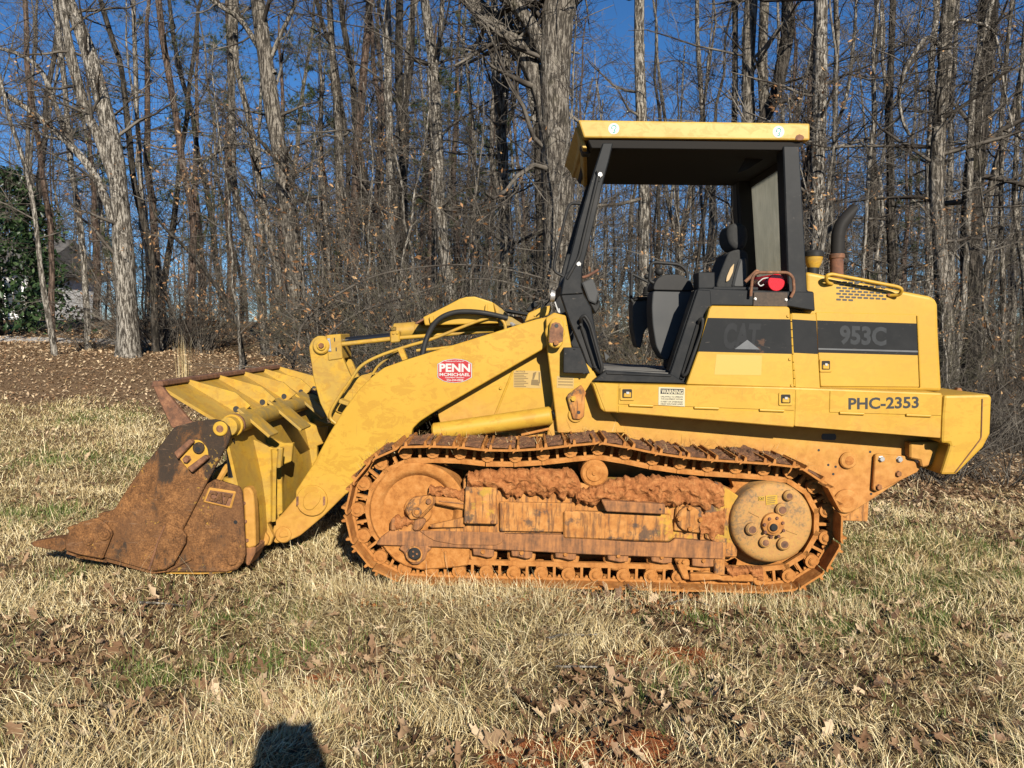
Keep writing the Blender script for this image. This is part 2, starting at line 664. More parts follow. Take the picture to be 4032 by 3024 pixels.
# ------------------------------------------------------------------ trees that the photograph shows one by one
def tree(name, label, path, w0, w1, Y, mat, limbs=(), seed=0, nbr=16, zlo=.25, reach=2.6, group=None, leaves=0, ext=6.0, dark=False, per2=6, per3=6, lmat=None):
    """path: photograph points (u), base first; w0, w1 widths in u at the two ends"""
    r = np.random.default_rng(seed + 100)
    pts = [at_depth(a, b, Y) for a, b in path]
    bx, by = pts[0].x, Y
    gb = gz1(bx, by)
    if pts[0].z > gb - .1:
        e = (pts[0] - pts[1]).normalized()
        k = (pts[0].z - gb + .25) / max(.3, -e.z)
        pts.insert(0, Vector((pts[0].x + e.x * k * .6, Y, gb - .25)))
    else:
        pts[0].z = gb - .25
    top = pts[-1] + (pts[-1] - pts[-2]).normalized() * ext
    top.y += r.normal(0, .5)
    rr0, rr1 = w0 * Y / 1661 / 2, w1 * Y / 1661 / 2
    raw = catmull(pts + [top], 7)
    raw = np.array([list(p) for p in raw])
    raw[:, 1] += (fbm(raw[:, 2], np.full(len(raw), seed * 3.7), .35, seed + 1) - .5) * .35
    L = np.concatenate([[0], np.cumsum(np.linalg.norm(np.diff(raw, axis=0), axis=1))])
    Lm = L[-1] - ext
    rad = np.where(L < Lm, rr0 + (rr1 - rr0) * L / Lm, rr1 * (1 - .75 * (L - Lm) / ext))
    rad = rad * (1 + .5 * np.exp(-L / .28))
    root = empty(name, (bx, by, gb))
    tag(root, label, 'tree', group)
    off = np.array([bx, by, gb])
    V, F = wobble_trunk(raw - off, rad, 14 if rr0 > .12 else 8, seed)
    me = np_mesh('trunk', V, F, mat, smooth=True)
    link(bpy.data.objects.new('trunk', me), root)
    starts, dirs, lens, rads = [], [], [], []
    for lp, lw0, lw1 in limbs:
        q = [at_depth(a, b, Y) for a, b in lp]
        dy = r.uniform(-.5, .5)
        for i, p in enumerate(q):
            p.y += dy * i / len(q)
        q = np.array([list(p) for p in catmull(q, 6)])
        lr = np.linspace(lw0, lw1, len(q)) * Y / 1661 / 2
        V, F = wobble_trunk(q - off, lr, 8, seed + 5, .08)
        link(bpy.data.objects.new('limb', np_mesh('limb', V, F, lmat or mat, smooth=True)), root)
        for k in range(max(4, len(q) // 2)):
            i = r.integers(len(q) // 4, len(q))
            starts.append(q[i] - off)
            d = r.normal(0, .7, 3)
            d[2] += .25
            dirs.append(d)
            lens.append(r.uniform(.5, 1.5))
            rads.append(max(.008, lr[i] * .4))
    zs = raw[:, 2] - gb
    zmax = zs.max()
    for k in range(nbr):
        zt = zmax * (zlo + (1 - zlo) * r.random())
        i = int(np.argmin(np.abs(zs - zt)))
        starts.append(raw[i] - off)
        a = r.uniform(0, 2 * math.pi)
        dirs.append(np.array([math.cos(a), math.sin(a) * .8, r.uniform(-.1, .8)]))
        lens.append(reach * r.uniform(.35, 1.15))
        rads.append(min(max(.010, rad[i] * r.uniform(.18, .4)), .055))
    if starts:
        me, tips = crown_mesh('crown', r, (np.array(starts), np.array(dirs), np.array(lens), np.array(rads)), M_TWIG, per2, per3)
        link(bpy.data.objects.new('crown', me), root)
        if leaves:
            t = tips[r.integers(0, len(tips), leaves)][:, -1]
            t = t[t[:, 2] < 6.5] if len(t[t[:, 2] < 6.5]) > 5 else t
            V, F, c = leaf_quads(r, t, .05, .05)
            link(bpy.data.objects.new('leaves', np_mesh('leaves', V, F, M_TANLEAF, col=c)), root)
    return root


tree('oak_tree', 'broad grey forked oak rising beside the leaf-covered clearing', [(273, 759), (266, 620), (259, 509), (250, 370), (231, 255), (199, 139), (157, 23)], 47, 26, 17.5, M_PALE,
     limbs=[([(250, 395), (215, 300), (185, 231), (153, 93), (139, 0), (130, -60)], 22, 15), ([(245, 480), (231, 440), (199, 370), (139, 301), (60, 236), (-20, 185)], 20, 10), ([(150, 310), (115, 215), (90, 155), (46, 120), (-20, 100)], 12, 7), ([(139, 301), (90, 290), (20, 255)], 8, 5)],
     seed=1, nbr=14, zlo=.15, leaves=200)
tree('pine_tree', 'slim red-barked pine trunk beside the forked oak', [(408, 725), (417, 509), (393, 343), (375, 222), (352, 93), (340, 0)], 16, 13, 22, M_PINEB, seed=2, nbr=12)
tree('forest_tree', 'dark thin leaning trunk close beside the forked oak', [(338, 752), (333, 579), (296, 417), (278, 278), (259, 139), (227, 28)], 15, 11, 19, M_DARK, seed=3)
tree('forest_tree', 'pale straight slender trunk rising between the forked oak and the red pine', [(344, 720), (318, 520), (301, 370), (296, 185), (287, 0)], 12, 9, 21, M_PALE, seed=4)
tree('oak_tree', 'stout mottled oak with arching side limb behind the bucket', [(643, 735), (639, 602), (620, 417), (588, 231), (565, 69), (556, 0)], 40, 29, 18.5, M_OAK,
     limbs=[([(593, 160), (546, 83), (509, 32), (463, 0), (420, -40)], 13, 9), ([(583, 130), (606, 69), (630, 14), (640, -30)], 10, 7), ([(612, 360), (602, 343), (532, 310), (486, 315), (435, 343), (398, 384), (370, 396), (333, 380)], 8, 4)], seed=5, leaves=400)
tree('forest_tree', 'dark slanting stem that leans against the mottled oak', [(706, 720), (704, 602), (694, 532), (662, 440), (579, 324), (540, 285)], 11, 7, 17.5, M_DARK, seed=6, ext=2.5, nbr=8)
tree('forest_tree', 'grey trunk leaning away from the mottled oak, its lower stem bare', [(572, 730), (565, 648), (537, 509), (509, 417), (500, 278), (497, 120), (495, 0)], 19, 12, 20, M_OAK, seed=7)
tree('forest_tree', 'thin sapling slanting sharply over the brown leaf litter', [(520, 745), (505, 685), (444, 588), (403, 537), (356, 490), (330, 440)], 10, 5, 17, M_DARK, seed=8, ext=2, nbr=8, leaves=200)
tree('forest_tree', 'pale crooked birch-like trunk in front of the dark evergreen', [(113, 735), (88, 579), (69, 440), (51, 361), (32, 301), (10, 230)], 12, 8, 17, M_PALE, seed=9, ext=3)
tree('forest_tree', 'grey trunk with dark knot beside the evergreen and the forked oak', [(190, 730), (185, 640), (176, 509), (162, 417), (148, 333), (139, 200), (125, 60)], 13, 11, 20, M_PALE, seed=10)
tree('pine_tree', 'reddish leaning pine trunk close behind the dark evergreen', [(118, 720), (111, 509), (97, 417), (83, 301), (60, 139), (50, 0)], 13, 10, 22, M_PINEB, seed=11)
tree('pine_tree', 'tall near-black pine trunk behind the upright tilt lever', [(760, 735), (764, 602), (766, 494), (768, 408), (774, 301), (785, 172), (792, 86), (798, 0)], 22, 15, 20, M_PINEB, seed=12, nbr=12)
tree('forest_tree', 'leaning dark trunk that crosses above the tilt lever', [(750, 730), (748, 516), (753, 344), (736, 215), (718, 107), (701, 64), (684, 0)], 12, 9, 21, M_DARK, seed=13)
tree('forest_tree', 'sunlit pale straight trunk behind the curved yellow engine guard', [(855, 730), (852, 602), (843, 430), (841, 258), (838, 107), (837, 0)], 18, 14, 18.5, M_PALE, seed=14)
tree('forest_tree', 'dark mossy trunk touching the sunlit pale trunk', [(876, 730), (872, 500), (869, 279), (862, 206), (864, 0)], 19, 16, 19.5, M_DARK, seed=15)
tree('forest_tree', 'grey trunk bending above the curved yellow engine guard', [(935, 735), (938, 500), (933, 258), (937, 172), (950, 86), (955, 0)], 14, 10, 21, M_OAK, seed=16)
tree('forest_tree', 'speckled grey trunk between the engine guard and the great oak', [(1084, 740), (1084, 623), (1088, 516), (1084, 387), (1081, 301), (1075, 215), (1071, 56), (1068, 0)], 18, 14, 17, M_PALE, seed=17, leaves=250)
tree('oak_tree', 'great thick furrowed oak forking beside the canopy roof', [(1206, 745), (1204, 602), (1206, 516), (1206, 430), (1202, 344), (1198, 258), (1198, 172), (1200, 86), (1206, 0), (1210, -80)], 62, 66, 13.6, M_OAK,
     limbs=[([(1192, 320), (1180, 240), (1166, 185), (1146, 135), (1120, 92), (1082, 50), (1042, 10), (995, -45)], 46, 38), ([(1188, 150), (1155, 70), (1116, 21), (1079, -10), (1050, -50)], 30, 24), ([(1230, 30), (1255, -30), (1290, -90)], 22, 16)], seed=18, nbr=22, zlo=.2, leaves=100)
tree('forest_tree', 'light grey straight trunk seen through the open cab', [(1390, 745), (1389, 623), (1389, 430), (1385, 258), (1382, 129), (1382, 0)], 25, 21, 16.5, M_PALE, seed=19, leaves=300)
tree('forest_tree', 'thin black trunk rising above the middle of the canopy roof', [(1588, 745), (1586, 420), (1586, 200), (1586, 0)], 14, 12, 16, M_DARK, seed=20, nbr=8)
tree('forest_tree', 'thick grey-black trunk rising from the clump above the canopy roof', [(1625, 745), (1612, 500), (1614, 259), (1616, 139), (1623, 0)], 30, 25, 15, M_OAK, seed=21)
tree('forest_tree', 'straight grey trunk in the clump above the canopy roof', [(1640, 745), (1650, 420), (1651, 210), (1651, 0)], 24, 21, 15.6, M_OAK, seed=22, nbr=10)
tree('forest_tree', 'strongly bowed dark stem curving out above the canopy roof', [(1630, 745), (1628, 400), (1640, 285), (1676, 204), (1690, 139), (1702, 69), (1702, 0)], 30, 26, 14.5, M_DARK, seed=23, nbr=8, leaves=40)
tree('oak_tree', 'pale ridged trunk rising just behind the rear cab post', [(1762, 745), (1764, 542), (1764, 370), (1767, 231), (1769, 93), (1769, 0)], 32, 28, 13.2, M_PALE, seed=24, nbr=18)
tree('forest_tree', 'slender grey trunk behind the exhaust stack', [(1795, 745), (1792, 463), (1797, 324), (1806, 162), (1811, 46), (1806, 0)], 13, 10, 15, M_PALE, seed=25, limbs=[([(1797, 300), (1830, 200), (1845, 80), (1850, -20)], 8, 6)])
tree('forest_tree', 'thin wavy grey stem beyond the hood grab rail', [(1868, 745), (1866, 593), (1871, 393), (1885, 231), (1885, 116), (1899, 0)], 9, 7, 13, M_PALE, seed=26)
tree('oak_tree', 'straight oak with a pale hooked dead limb beyond the rear counterweight', [(2045, 860), (2042, 764), (2033, 602), (2024, 417), (2033, 278), (2045, 139), (2054, 0)], 33, 26, 12.2, M_OAK,
     limbs=[([(2036, 104), (2001, 83), (1963, 130), (1940, 176), (1931, 222), (1936, 269), (1947, 301)], 10, 7), ([(2050, 60), (2068, 44), (2107, 49), (2144, 69), (2160, 130), (2167, 185), (2186, 278)], 7, 4), ([(2026, 600), (1995, 608), (1960, 612)], 6, 3)], seed=27, nbr=20, lmat=M_PALE)
tree('oak_tree', 'massive dark double trunk at the edge of the brush', [(2090, 870), (2093, 694), (2098, 463), (2112, 278), (2126, 139), (2132, 0)], 46, 34, 13.4, M_DARK, seed=28, nbr=22)
tree('forest_tree', 'slender pale stem leaning close against the massive dark trunk', [(2068, 850), (2075, 764), (2088, 602), (2098, 417), (2107, 231), (2116, 116), (2135, 23), (2150, -40)], 15, 12, 12.4, M_PALE, seed=29)
tree('forest_tree', 'thin grey trunk standing beyond the massive dark trunk', [(2163, 870), (2163, 600), (2160, 300), (2180, 100), (2190, 0)], 12, 8, 14.2, M_OAK, seed=30, leaves=60)
tree('forest_tree', 'mottled stem with hanging brown leaves past the massive dark trunk', [(2215, 890), (2205, 600), (2190, 400), (2200, 150), (2215, 0)], 14, 9, 13.5, M_OAK, seed=31, leaves=120)

# ------------------------------------------------------------------ unnumbered trees deeper in the wood: prototypes and copies
def proto_tree(seed, h, r0, mat, nbr, reach, zlo, per2, per3, leaves=0):
    r = np.random.default_rng(seed)
    n = 14
    t = np.linspace(0, 1, n)
    lean = r.normal(0, .05, 2)
    pts = np.stack([lean[0] * t * h + np.cumsum(r.normal(0, .10, n)), lean[1] * t * h + np.cumsum(r.normal(0, .08, n)), t * h - .3], -1)
    pts[0, :2] = 0
    rad = r0 * (1 - .72 * t) * (1 + .4 * np.exp(-t * h / .3))
    root = empty('forest_tree')
    V, F = wobble_trunk(pts, rad, 7, seed)
    link(bpy.data.objects.new('trunk', np_mesh('trunk', V, F, mat, smooth=True)), root)
    z = zlo + (1 - zlo) * r.random(nbr)
    i = (z * (n - 1)).astype(int)
    a = r.uniform(0, 6.283, nbr)
    dirs = np.stack([np.cos(a), np.sin(a), r.uniform(.0, 1.0, nbr)], -1)
    me, tips = crown_mesh('crown', r, (pts[i], dirs, reach * r.uniform(.4, 1.2, nbr), np.maximum(.011, rad[i] * .3)), M_TWIG, per2, per3, minr=.005)
    link(bpy.data.objects.new('crown', me), root)
    if leaves:
        V, F, c = leaf_quads(r, tips[r.integers(0, len(tips), leaves)][:, -1], .05, .06)
        link(bpy.data.objects.new('leaves', np_mesh('leaves', V, F, M_TANLEAF, col=c)), root)
    return root


def copy_tree(o):
    c = o.copy()
    COL.objects.link(c)
    for ch in o.children:
        d = ch.copy()
        COL.objects.link(d)
        d.parent = c
    return c


PT = [proto_tree(201, 17, .13, M_PALE, 26, 2.4, .25, 6, 5), proto_tree(202, 15, .10, M_OAK, 24, 2.2, .2, 6, 5), proto_tree(203, 18, .16, M_OAK, 28, 2.8, .25, 6, 5),
      proto_tree(204, 12, .06, M_PALE, 24, 1.6, .12, 6, 4), proto_tree(205, 16, .12, M_DARK, 24, 2.4, .2, 6, 5), proto_tree(206, 10, .045, M_OAK, 26, 1.5, .1, 6, 4),
      proto_tree(207, 14, .09, M_PINEB, 22, 1.8, .25, 6, 4), proto_tree(208, 9, .05, M_PALE, 28, 1.7, .08, 6, 5, 500)]
PT_TXT = ['tall pale-barked bare tree deep in the wood', 'grey bare tree of middling girth deep in the wood', 'stout grey bare tree deep in the wood', 'slim pale bare sapling deep in the wood',
          'dark-barked bare tree deep in the wood', 'very thin grey bare sapling deep in the wood', 'reddish-barked straight tree deep in the wood', 'young tree holding tan leaves inside the wood']
used = [False] * 8
r = np.random.default_rng(77)
spots = []
tries = 0
while len(spots) < 115 and tries < 9000:
    tries += 1
    y = 15 + 27 * r.random() ** 1.3
    x = r.uniform(-.86, .86) * (y + 1.5)
    if y < 19 and x < -3 or y < forest_edge(x) + 4:
        continue
    if x < -6 and 20 < y < 33 and r.random() < .55:
        continue
    if all((x - a) ** 2 + (y - b) ** 2 > .8 for a, b in spots):
        spots.append((x, y))
for x, y in spots:
    k = int(r.choice(8, p=[.16, .16, .1, .16, .12, .12, .08, .1]))
    o = copy_tree(PT[k]) if used[k] else PT[k]
    used[k] = True
    tag(o, PT_TXT[k], 'tree', 'bare trees deep in the wood')
    o.location = (x, y, gz1(x, y))
    s = r.uniform(.8, 1.2)
    o.scale = (s, s, s)
    o.rotation_euler = (r.normal(0, .04), r.normal(0, .05), r.uniform(0, 6.28))

# thin saplings standing in the edge of the wood
r = np.random.default_rng(78)
for i in range(30):
    x = r.uniform(-9, 10.5)
    y = float(forest_edge(x)) + (3.0 if x < -3 else 1.2) + 5 * r.random()
    k = int(r.choice([3, 5, 5, 7]))
    o = copy_tree(PT[k])
    s = r.uniform(.35, .65)
    o.location = (x, y, gz1(x, y))
    o.scale = (s, s, s)
    o.rotation_euler = (r.normal(0, .07), r.normal(0, .09), r.uniform(0, 6.28))
    tag(o, {3: 'slim pale sapling in the brush at the edge of the wood', 5: 'whip-thin grey sapling in the brush at the edge of the wood', 7: 'young sapling with tan leaves in the brush at the edge of the wood'}[k], 'tree', 'saplings along the edge of the wood')

# ------------------------------------------------------------------ point scatter (uncountable cover) through geometry nodes
def scatter(name, protos, P, rot, scl, idx, label):
    pc = bpy.data.collections.new(name + '_sources')
    for i, o in enumerate(protos):
        o.name = f'{name}_{i:02d}'
        pc.objects.link(o)
    me = bpy.data.meshes.new(name)
    me.vertices.add(len(P))
    me.vertices.foreach_set('co', np.asarray(P, np.float32).ravel())
    for nm, typ, key, arr in (('rot', 'FLOAT_VECTOR', 'vector', rot), ('scl', 'FLOAT', 'value', scl), ('idx', 'INT', 'value', idx)):
        a = me.attributes.new(nm, typ, 'POINT')
        a.data.foreach_set(key, np.asarray(arr, np.int32 if typ == 'INT' else np.float32).ravel())
    o = link(bpy.data.objects.new(name, me))
    ng = bpy.data.node_groups.new(name, 'GeometryNodeTree')
    ng.interface.new_socket('Geometry', in_out='INPUT', socket_type='NodeSocketGeometry')
    ng.interface.new_socket('Geometry', in_out='OUTPUT', socket_type='NodeSocketGeometry')
    N = ng.nodes
    gi, go = N.new('NodeGroupInput'), N.new('NodeGroupOutput')
    ci = N.new('GeometryNodeCollectionInfo')
    ci.inputs['Collection'].default_value = pc
    ci.inputs['Separate Children'].default_value = True
    ci.inputs['Reset Children'].default_value = True
    ip = N.new('GeometryNodeInstanceOnPoints')
    ip.inputs['Pick Instance'].default_value = True

    def attr(nm, typ):
        a = N.new('GeometryNodeInputNamedAttribute')
        a.data_type = typ
        a.inputs['Name'].default_value = nm
        return a.outputs['Attribute']
    e2r = N.new('FunctionNodeEulerToRotation')
    L = ng.links
    L.new(gi.outputs[0], ip.inputs['Points'])
    L.new(ci.outputs[0], ip.inputs['Instance'])
    L.new(attr('idx', 'INT'), ip.inputs['Instance Index'])
    L.new(attr('rot', 'FLOAT_VECTOR'), e2r.inputs[0])
    L.new(e2r.outputs[0], ip.inputs['Rotation'])
    L.new(attr('scl', 'FLOAT'), ip.inputs['Scale'])
    L.new(ip.outputs[0], go.inputs[0])
    md = o.modifiers.new('scatter', 'NODES')
    md.node_group = ng
    tag(o, label, kind='stuff')
    return o


# far wood: a mass of stems nobody could count
far_protos = []
for k, (sd, h, r0, mt) in enumerate([(301, 17, .14, M_OAK), (302, 15, .11, M_PALE), (303, 13, .08, M_DARK), (304, 16, .12, M_PINEB)]):
    rr = np.random.default_rng(sd)
    n = 9
    t = np.linspace(0, 1, n)
    pts = np.stack([np.cumsum(rr.normal(0, .15, n)), np.cumsum(rr.normal(0, .15, n)), t * h - .3], -1)
    V, F = tube_arrays(pts, r0 * (1 - .7 * t), 6)
    z = .1 + .9 * rr.random(30)
    i = (z * (n - 1)).astype(int)
    a = rr.uniform(0, 6.283, 30)
    me2, _ = crown_mesh('far', rr, (pts[i], np.stack([np.cos(a), np.sin(a), rr.uniform(.1, 1, 30)], -1), 2.4 * rr.uniform(.5, 1.2, 30), np.full(30, .02)), M_TWIG, 5, 4, minr=.010)
    nv = len(me2.vertices)
    c2 = np.zeros(nv * 3, np.float32)
    me2.vertices.foreach_get('co', c2)
    f2 = np.zeros(len(me2.loops), np.int32)
    me2.loops.foreach_get('vertex_index', f2)
    me = np_mesh('far_stem', np.concatenate([V, c2.reshape(-1, 3)]), np.concatenate([F, f2.reshape(-1, 4) + len(V)]), mt, smooth=True)
    me.materials.append(M_TWIG)
    mi = np.zeros(len(F) + len(f2) // 4, np.int32)
    mi[len(F):] = 1
    me.polygons.foreach_set('material_index', mi)
    far_protos.append(bpy.data.objects.new('far_stem', me))
r = np.random.default_rng(88)
n = 560
fy = r.uniform(40, 95, n)
fx = r.uniform(-.9, .9, n) * fy
keep = ~((fx < -14) & (fy < 52) & (fx > -34))
fx, fy = fx[keep], fy[keep]
n = len(fx)
scatter('distant_woods', far_protos, np.stack([fx, fy, gz(fx, fy)], -1), np.stack([r.normal(0, .05, n), r.normal(0, .05, n), r.uniform(0, 6.28, n)], -1), r.uniform(.75, 1.15, n), r.integers(0, 4, n),
        'mass of bare grey stems filling the depth of the wood')

# ------------------------------------------------------------------ pines with dark green crowns
def proto_pine(seed, h, zlo):
    r = np.random.default_rng(seed)
    n = 12
    t = np.linspace(0, 1, n)
    pts = np.stack([np.cumsum(r.normal(0, .07, n)), np.cumsum(r.normal(0, .07, n)), t * h - .3], -1)
    root = empty('pine_tree')
    V, F = wobble_trunk(pts, .17 * (1 - .75 * t), 7, seed)
    link(bpy.data.objects.new('trunk', np_mesh('trunk', V, F, M_PINEB, smooth=True)), root)
    nb = 44
    z = zlo + (1 - zlo) * r.random(nb)
    i = np.minimum((z * (n - 1)).astype(int), n - 1)
    a = r.uniform(0, 6.283, nb)
    P1, R1 = branch_lines(r, pts[i], np.stack([np.cos(a), np.sin(a), r.uniform(-.15, .5, nb)], -1), (2.6 - 1.7 * z) * r.uniform(.6, 1.2, nb), np.full(nb, .022), n=5, wob=.15)
    a2 = children_of(r, P1, R1, 6, .4, .5, .6, .3, .1)
    P2, R2 = branch_lines(r, *a2, n=3, wob=.2)
    v1, f1 = batch_tubes(P1, R1, 3)
    v2, f2 = batch_tubes(P2, np.maximum(R2, .004), 3)
    tag(link(bpy.data.objects.new('branches', np_mesh('branches', np.concatenate([v1, v2]), np.concatenate([f1, f2 + len(v1)]), M_TWIG, smooth=True)), root), kind='stuff')
    tip = np.repeat(np.concatenate([P2[:, -1], P2[:, 1]]), 26, 0)
    M = len(tip)
    d = r.normal(0, 1, (M, 3)) + np.array([0, 0, .35])
    d /= np.linalg.norm(d, axis=1)[:, None]
    s = np.cross(d, r.normal(0, 1, (M, 3)))
    s /= np.linalg.norm(s, axis=1)[:, None]
    ln = r.uniform(.10, .2, (M, 1))
    V = np.stack([tip - s * .006, tip + s * .006, tip + d * ln], 1).reshape(-1, 3)
    F = np.arange(M * 3).reshape(-1, 3)
    c = np.repeat(r.random(M), 3)[:, None] * np.ones((1, 3))
    link(bpy.data.objects.new('crown', np_mesh('crown', V, F, M_PINE, col=c)), root)
    return root


pp = [proto_pine(401, 13, .28), proto_pine(402, 11, .18)]
pine_used = [False, False]
for i, (ux, Y, k, s) in enumerate([(345, 27, 0, 1.0), (500, 33, 0, 1.1), (700, 29, 1, .95), (735, 33, 0, 1.0), (930, 29, 1, 1.1), (990, 34, 0, 1.15), (610, 36, 0, 1.1), (210, 31, 1, .9), (1040, 27, 1, .8), (1960, 26, 1, .8), (440, 40, 0, 1.2), (820, 38, 0, 1.2)]):
    p = at_depth(ux, 715, Y)
    o = copy_tree(pp[k]) if pine_used[k] else pp[k]
    pine_used[k] = True
    o.location = (p.x, Y, gz1(p.x, Y))
    o.scale = (s, s, s)
    o.rotation_euler = (0, 0, i * 1.3)
    tag(o, 'pine with a dark green needle crown among the bare trees' if k == 0 else 'smaller pine green almost to the ground among the bare trees', 'tree', 'green pines in the wood')

# ------------------------------------------------------------------ dark broad-leaved evergreen and the house behind it
r = np.random.default_rng(5)
ev = empty('evergreen_tree', (0, 0, 0))
pe = at_depth(-5, 715, 24)
ev.location = (pe.x, 24, gz1(pe.x, 24))
tag(ev, 'dense dark glossy evergreen standing over the gravel drive', 'tree')
V, F = tube_arrays(np.array([[0, 0, -.3], [.05, 0, 1.5], [0, .1, 4.5]]), [.16, .12, .04], 8)
link(bpy.data.objects.new('trunk', np_mesh('trunk', V, F, M_DARK, smooth=True)), ev)
M = 9000
a = r.uniform(0, 6.283, M)
z = .15 + 5.0 * r.random(M) ** .9
lob = 1 + .25 * np.sin(3 * a + z * 1.4) + .2 * np.sin(5 * a - z * 2.3)
rad = (2.1 * np.sqrt(np.clip(1 - (z / 5.4) ** 1.6, 0, 1))) * lob * np.sqrt(r.uniform(.35, 1, M))
V, F, c = leaf_quads(r, np.stack([rad * np.cos(a), rad * np.sin(a), z], -1), .11, .06)
link(bpy.data.objects.new('crown', np_mesh('crown', V, F, M_HOLLY, col=c)), ev)

m = NT('white_siding')
m.color(m.mix(m.noise(3), (.62, .62, .60), (.78, .78, .76))).rough(.6)
mw = NT('house_window'); mw.color((.03, .035, .04)).rough(.1)
mr = NT('house_roof'); mr.color(mr.mix(mr.noise(8), (.05, .05, .05), (.12, .11, .10))).rough(.9)
HX, HY = at_depth(-110, 715, 44).x, 44
hz = gz1(HX, HY)
house = empty('house', (HX, HY, hz))
tag(house, 'white weatherboarded house glimpsed behind the dark evergreen', 'house')


def house_box(name, lo, hi, mat, parent):
    x0, y0, z0 = lo
    x1, y1, z1 = hi
    return mesh_obj(name, [(x0, y0, z0), (x1, y0, z0), (x1, y1, z0), (x0, y1, z0), (x0, y0, z1), (x1, y0, z1), (x1, y1, z1), (x0, y1, z1)],
                    [(0, 1, 2, 3), (4, 5, 6, 7), (0, 1, 5, 4), (1, 2, 6, 5), (2, 3, 7, 6), (3, 0, 4, 7)], mat, parent)


wall_o = house_box('wall', (-5, 0, -1.5), (5, 7, 2.7), m.m, house)
for k in range(20):
    house_box('siding_board', (-5.02, -.03, -.2 + k * .145), (5.02, .0, -.2 + k * .145 + .13), m.m, wall_o)
mesh_obj('roof', [(-5.4, -.5, 2.6), (5.4, -.5, 2.6), (5.4, 3.5, 4.9), (-5.4, 3.5, 4.9), (5.4, 7.5, 2.6), (-5.4, 7.5, 2.6)], [(0, 1, 2, 3), (3, 2, 4, 5), (0, 3, 5), (1, 4, 2), (0, 5, 4, 1)], mr.m, house)
for wx in (-3.4, -1.0, 1.6, 3.8):
    w = house_box('window', (wx - .45, -.06, .7), (wx + .45, -.02, 2.1), mw.m, house)
    house_box('frame', (wx - .03, -.085, .7), (wx + .03, -.062, 2.1), m.m, w)

mg = NT('gravel')
mg.color(mg.ramp(mg.noise(30, 4, .7), [(.3, (.22, .20, .18)), (.7, (.55, .53, .50))])).rough(.95).bump(mg.noise(60, 3), .8, .02)
pa = np.linspace(0, 1, 40)
px = -22 + pa * 11.5
py = 22.3 - .9 * pa + .6 * pa ** 2
Vp, Fp = [], []
for k in range(40):
    for j in range(5):
        xx, yy = px[k], py[k] + j * .5 * (1 - .25 * pa[k])
        Vp.append((xx, yy, gz1(xx, yy) + .03 - .008 * abs(j - 2)))
for k in range(39):
    for j in range(4):
        Fp.append((k * 5 + j, k * 5 + 5 + j, k * 5 + 6 + j, k * 5 + 1 + j))
drive = mesh_obj('gravel_path', Vp, Fp, mg.m)
tag(drive, 'pale gravel drive passing in front of the evergreen', kind='structure')

# ------------------------------------------------------------------ brush at the wood's edge
def proto_shrub(seed, stems, h, spread, leaves=0, lmat=None, per2=5, per3=4, mat=None):
    r = np.random.default_rng(seed)
    a = r.uniform(0, 6.283, stems)
    st = np.stack([np.cos(a) * r.uniform(0, .35, stems), np.sin(a) * r.uniform(0, .35, stems), np.full(stems, -.05)], -1)
    dr = np.stack([np.cos(a) * spread, np.sin(a) * spread, r.uniform(.6, 1.2, stems)], -1)
    root = empty('shrub')
    me, tips = crown_mesh('crown', r, (st, dr, h * r.uniform(.5, 1.15, stems), r.uniform(.006, .013, stems)), mat or M_TWIG, per2, per3, minr=.0028, droop=.07, spread=.6, lf2=.45)
    link(bpy.data.objects.new('crown', me), root)
    if leaves:
        V, F, c = leaf_quads(r, tips[r.integers(0, len(tips), leaves)][:, r.integers(0, 3)], .042, .05)
        link(bpy.data.objects.new('leaves', np_mesh('leaves', V, F, lmat, col=c)), root)
    return root


m = NT('green_brown_twig')
m.color(m.mix(m.noise(2.3, 3), (.034, .032, .016), (.085, .073, .042))).rough(.85)
SH = [proto_shrub(501, 26, 2.6, .55), proto_shrub(502, 30, 1.8, .8), proto_shrub(503, 18, 3.4, .4, 350, M_TANLEAF), proto_shrub(504, 34, 2.2, .7, 0, None, 6, 4, m.m), proto_shrub(505, 16, 2.2, .5, 420, M_TANLEAF), proto_shrub(506, 40, 1.3, .9, 120, M_TANLEAF)]
SH_TXT = ['tall bare grey brush at the edge of the wood', 'low arching bare brush at the edge of the wood', 'tall brush carrying scattered tan leaves at the edge of the wood', 'olive-brown twiggy brush at the edge of the wood',
          'young beech brush thick with tan leaves at the edge of the wood', 'low tangle of twigs and brown leaves at the edge of the wood']
sh_used = [False] * 6
r = np.random.default_rng(66)
ns = 0
while ns < 92:
    x = r.uniform(-11, 11.5)
    e = float(forest_edge(x))
    if x < -3:
        y = e + 6.0 + 6 * r.random()
        p = [.22, .2, .16, .08, .26, .08]
        if r.random() < .35:
            continue
    else:
        y = e + .9 + 6.5 * r.random() ** 1.2
        p = [.24, .2, .12, .24, .08, .12]
    if abs(x) > .8 * y:
        continue
    k = int(r.choice(6, p=p))
    o = copy_tree(SH[k]) if sh_used[k] else SH[k]
    sh_used[k] = True
    s = r.uniform(.75, 1.2)
    o.scale = (s, s, s * r.uniform(.85, 1.15))
    o.location = (x, y, gz1(x, y))
    o.rotation_euler = (0, 0, r.uniform(0, 6.28))
    tag(o, SH_TXT[k], 'shrub', 'brush along the edge of the wood')
    ns += 1

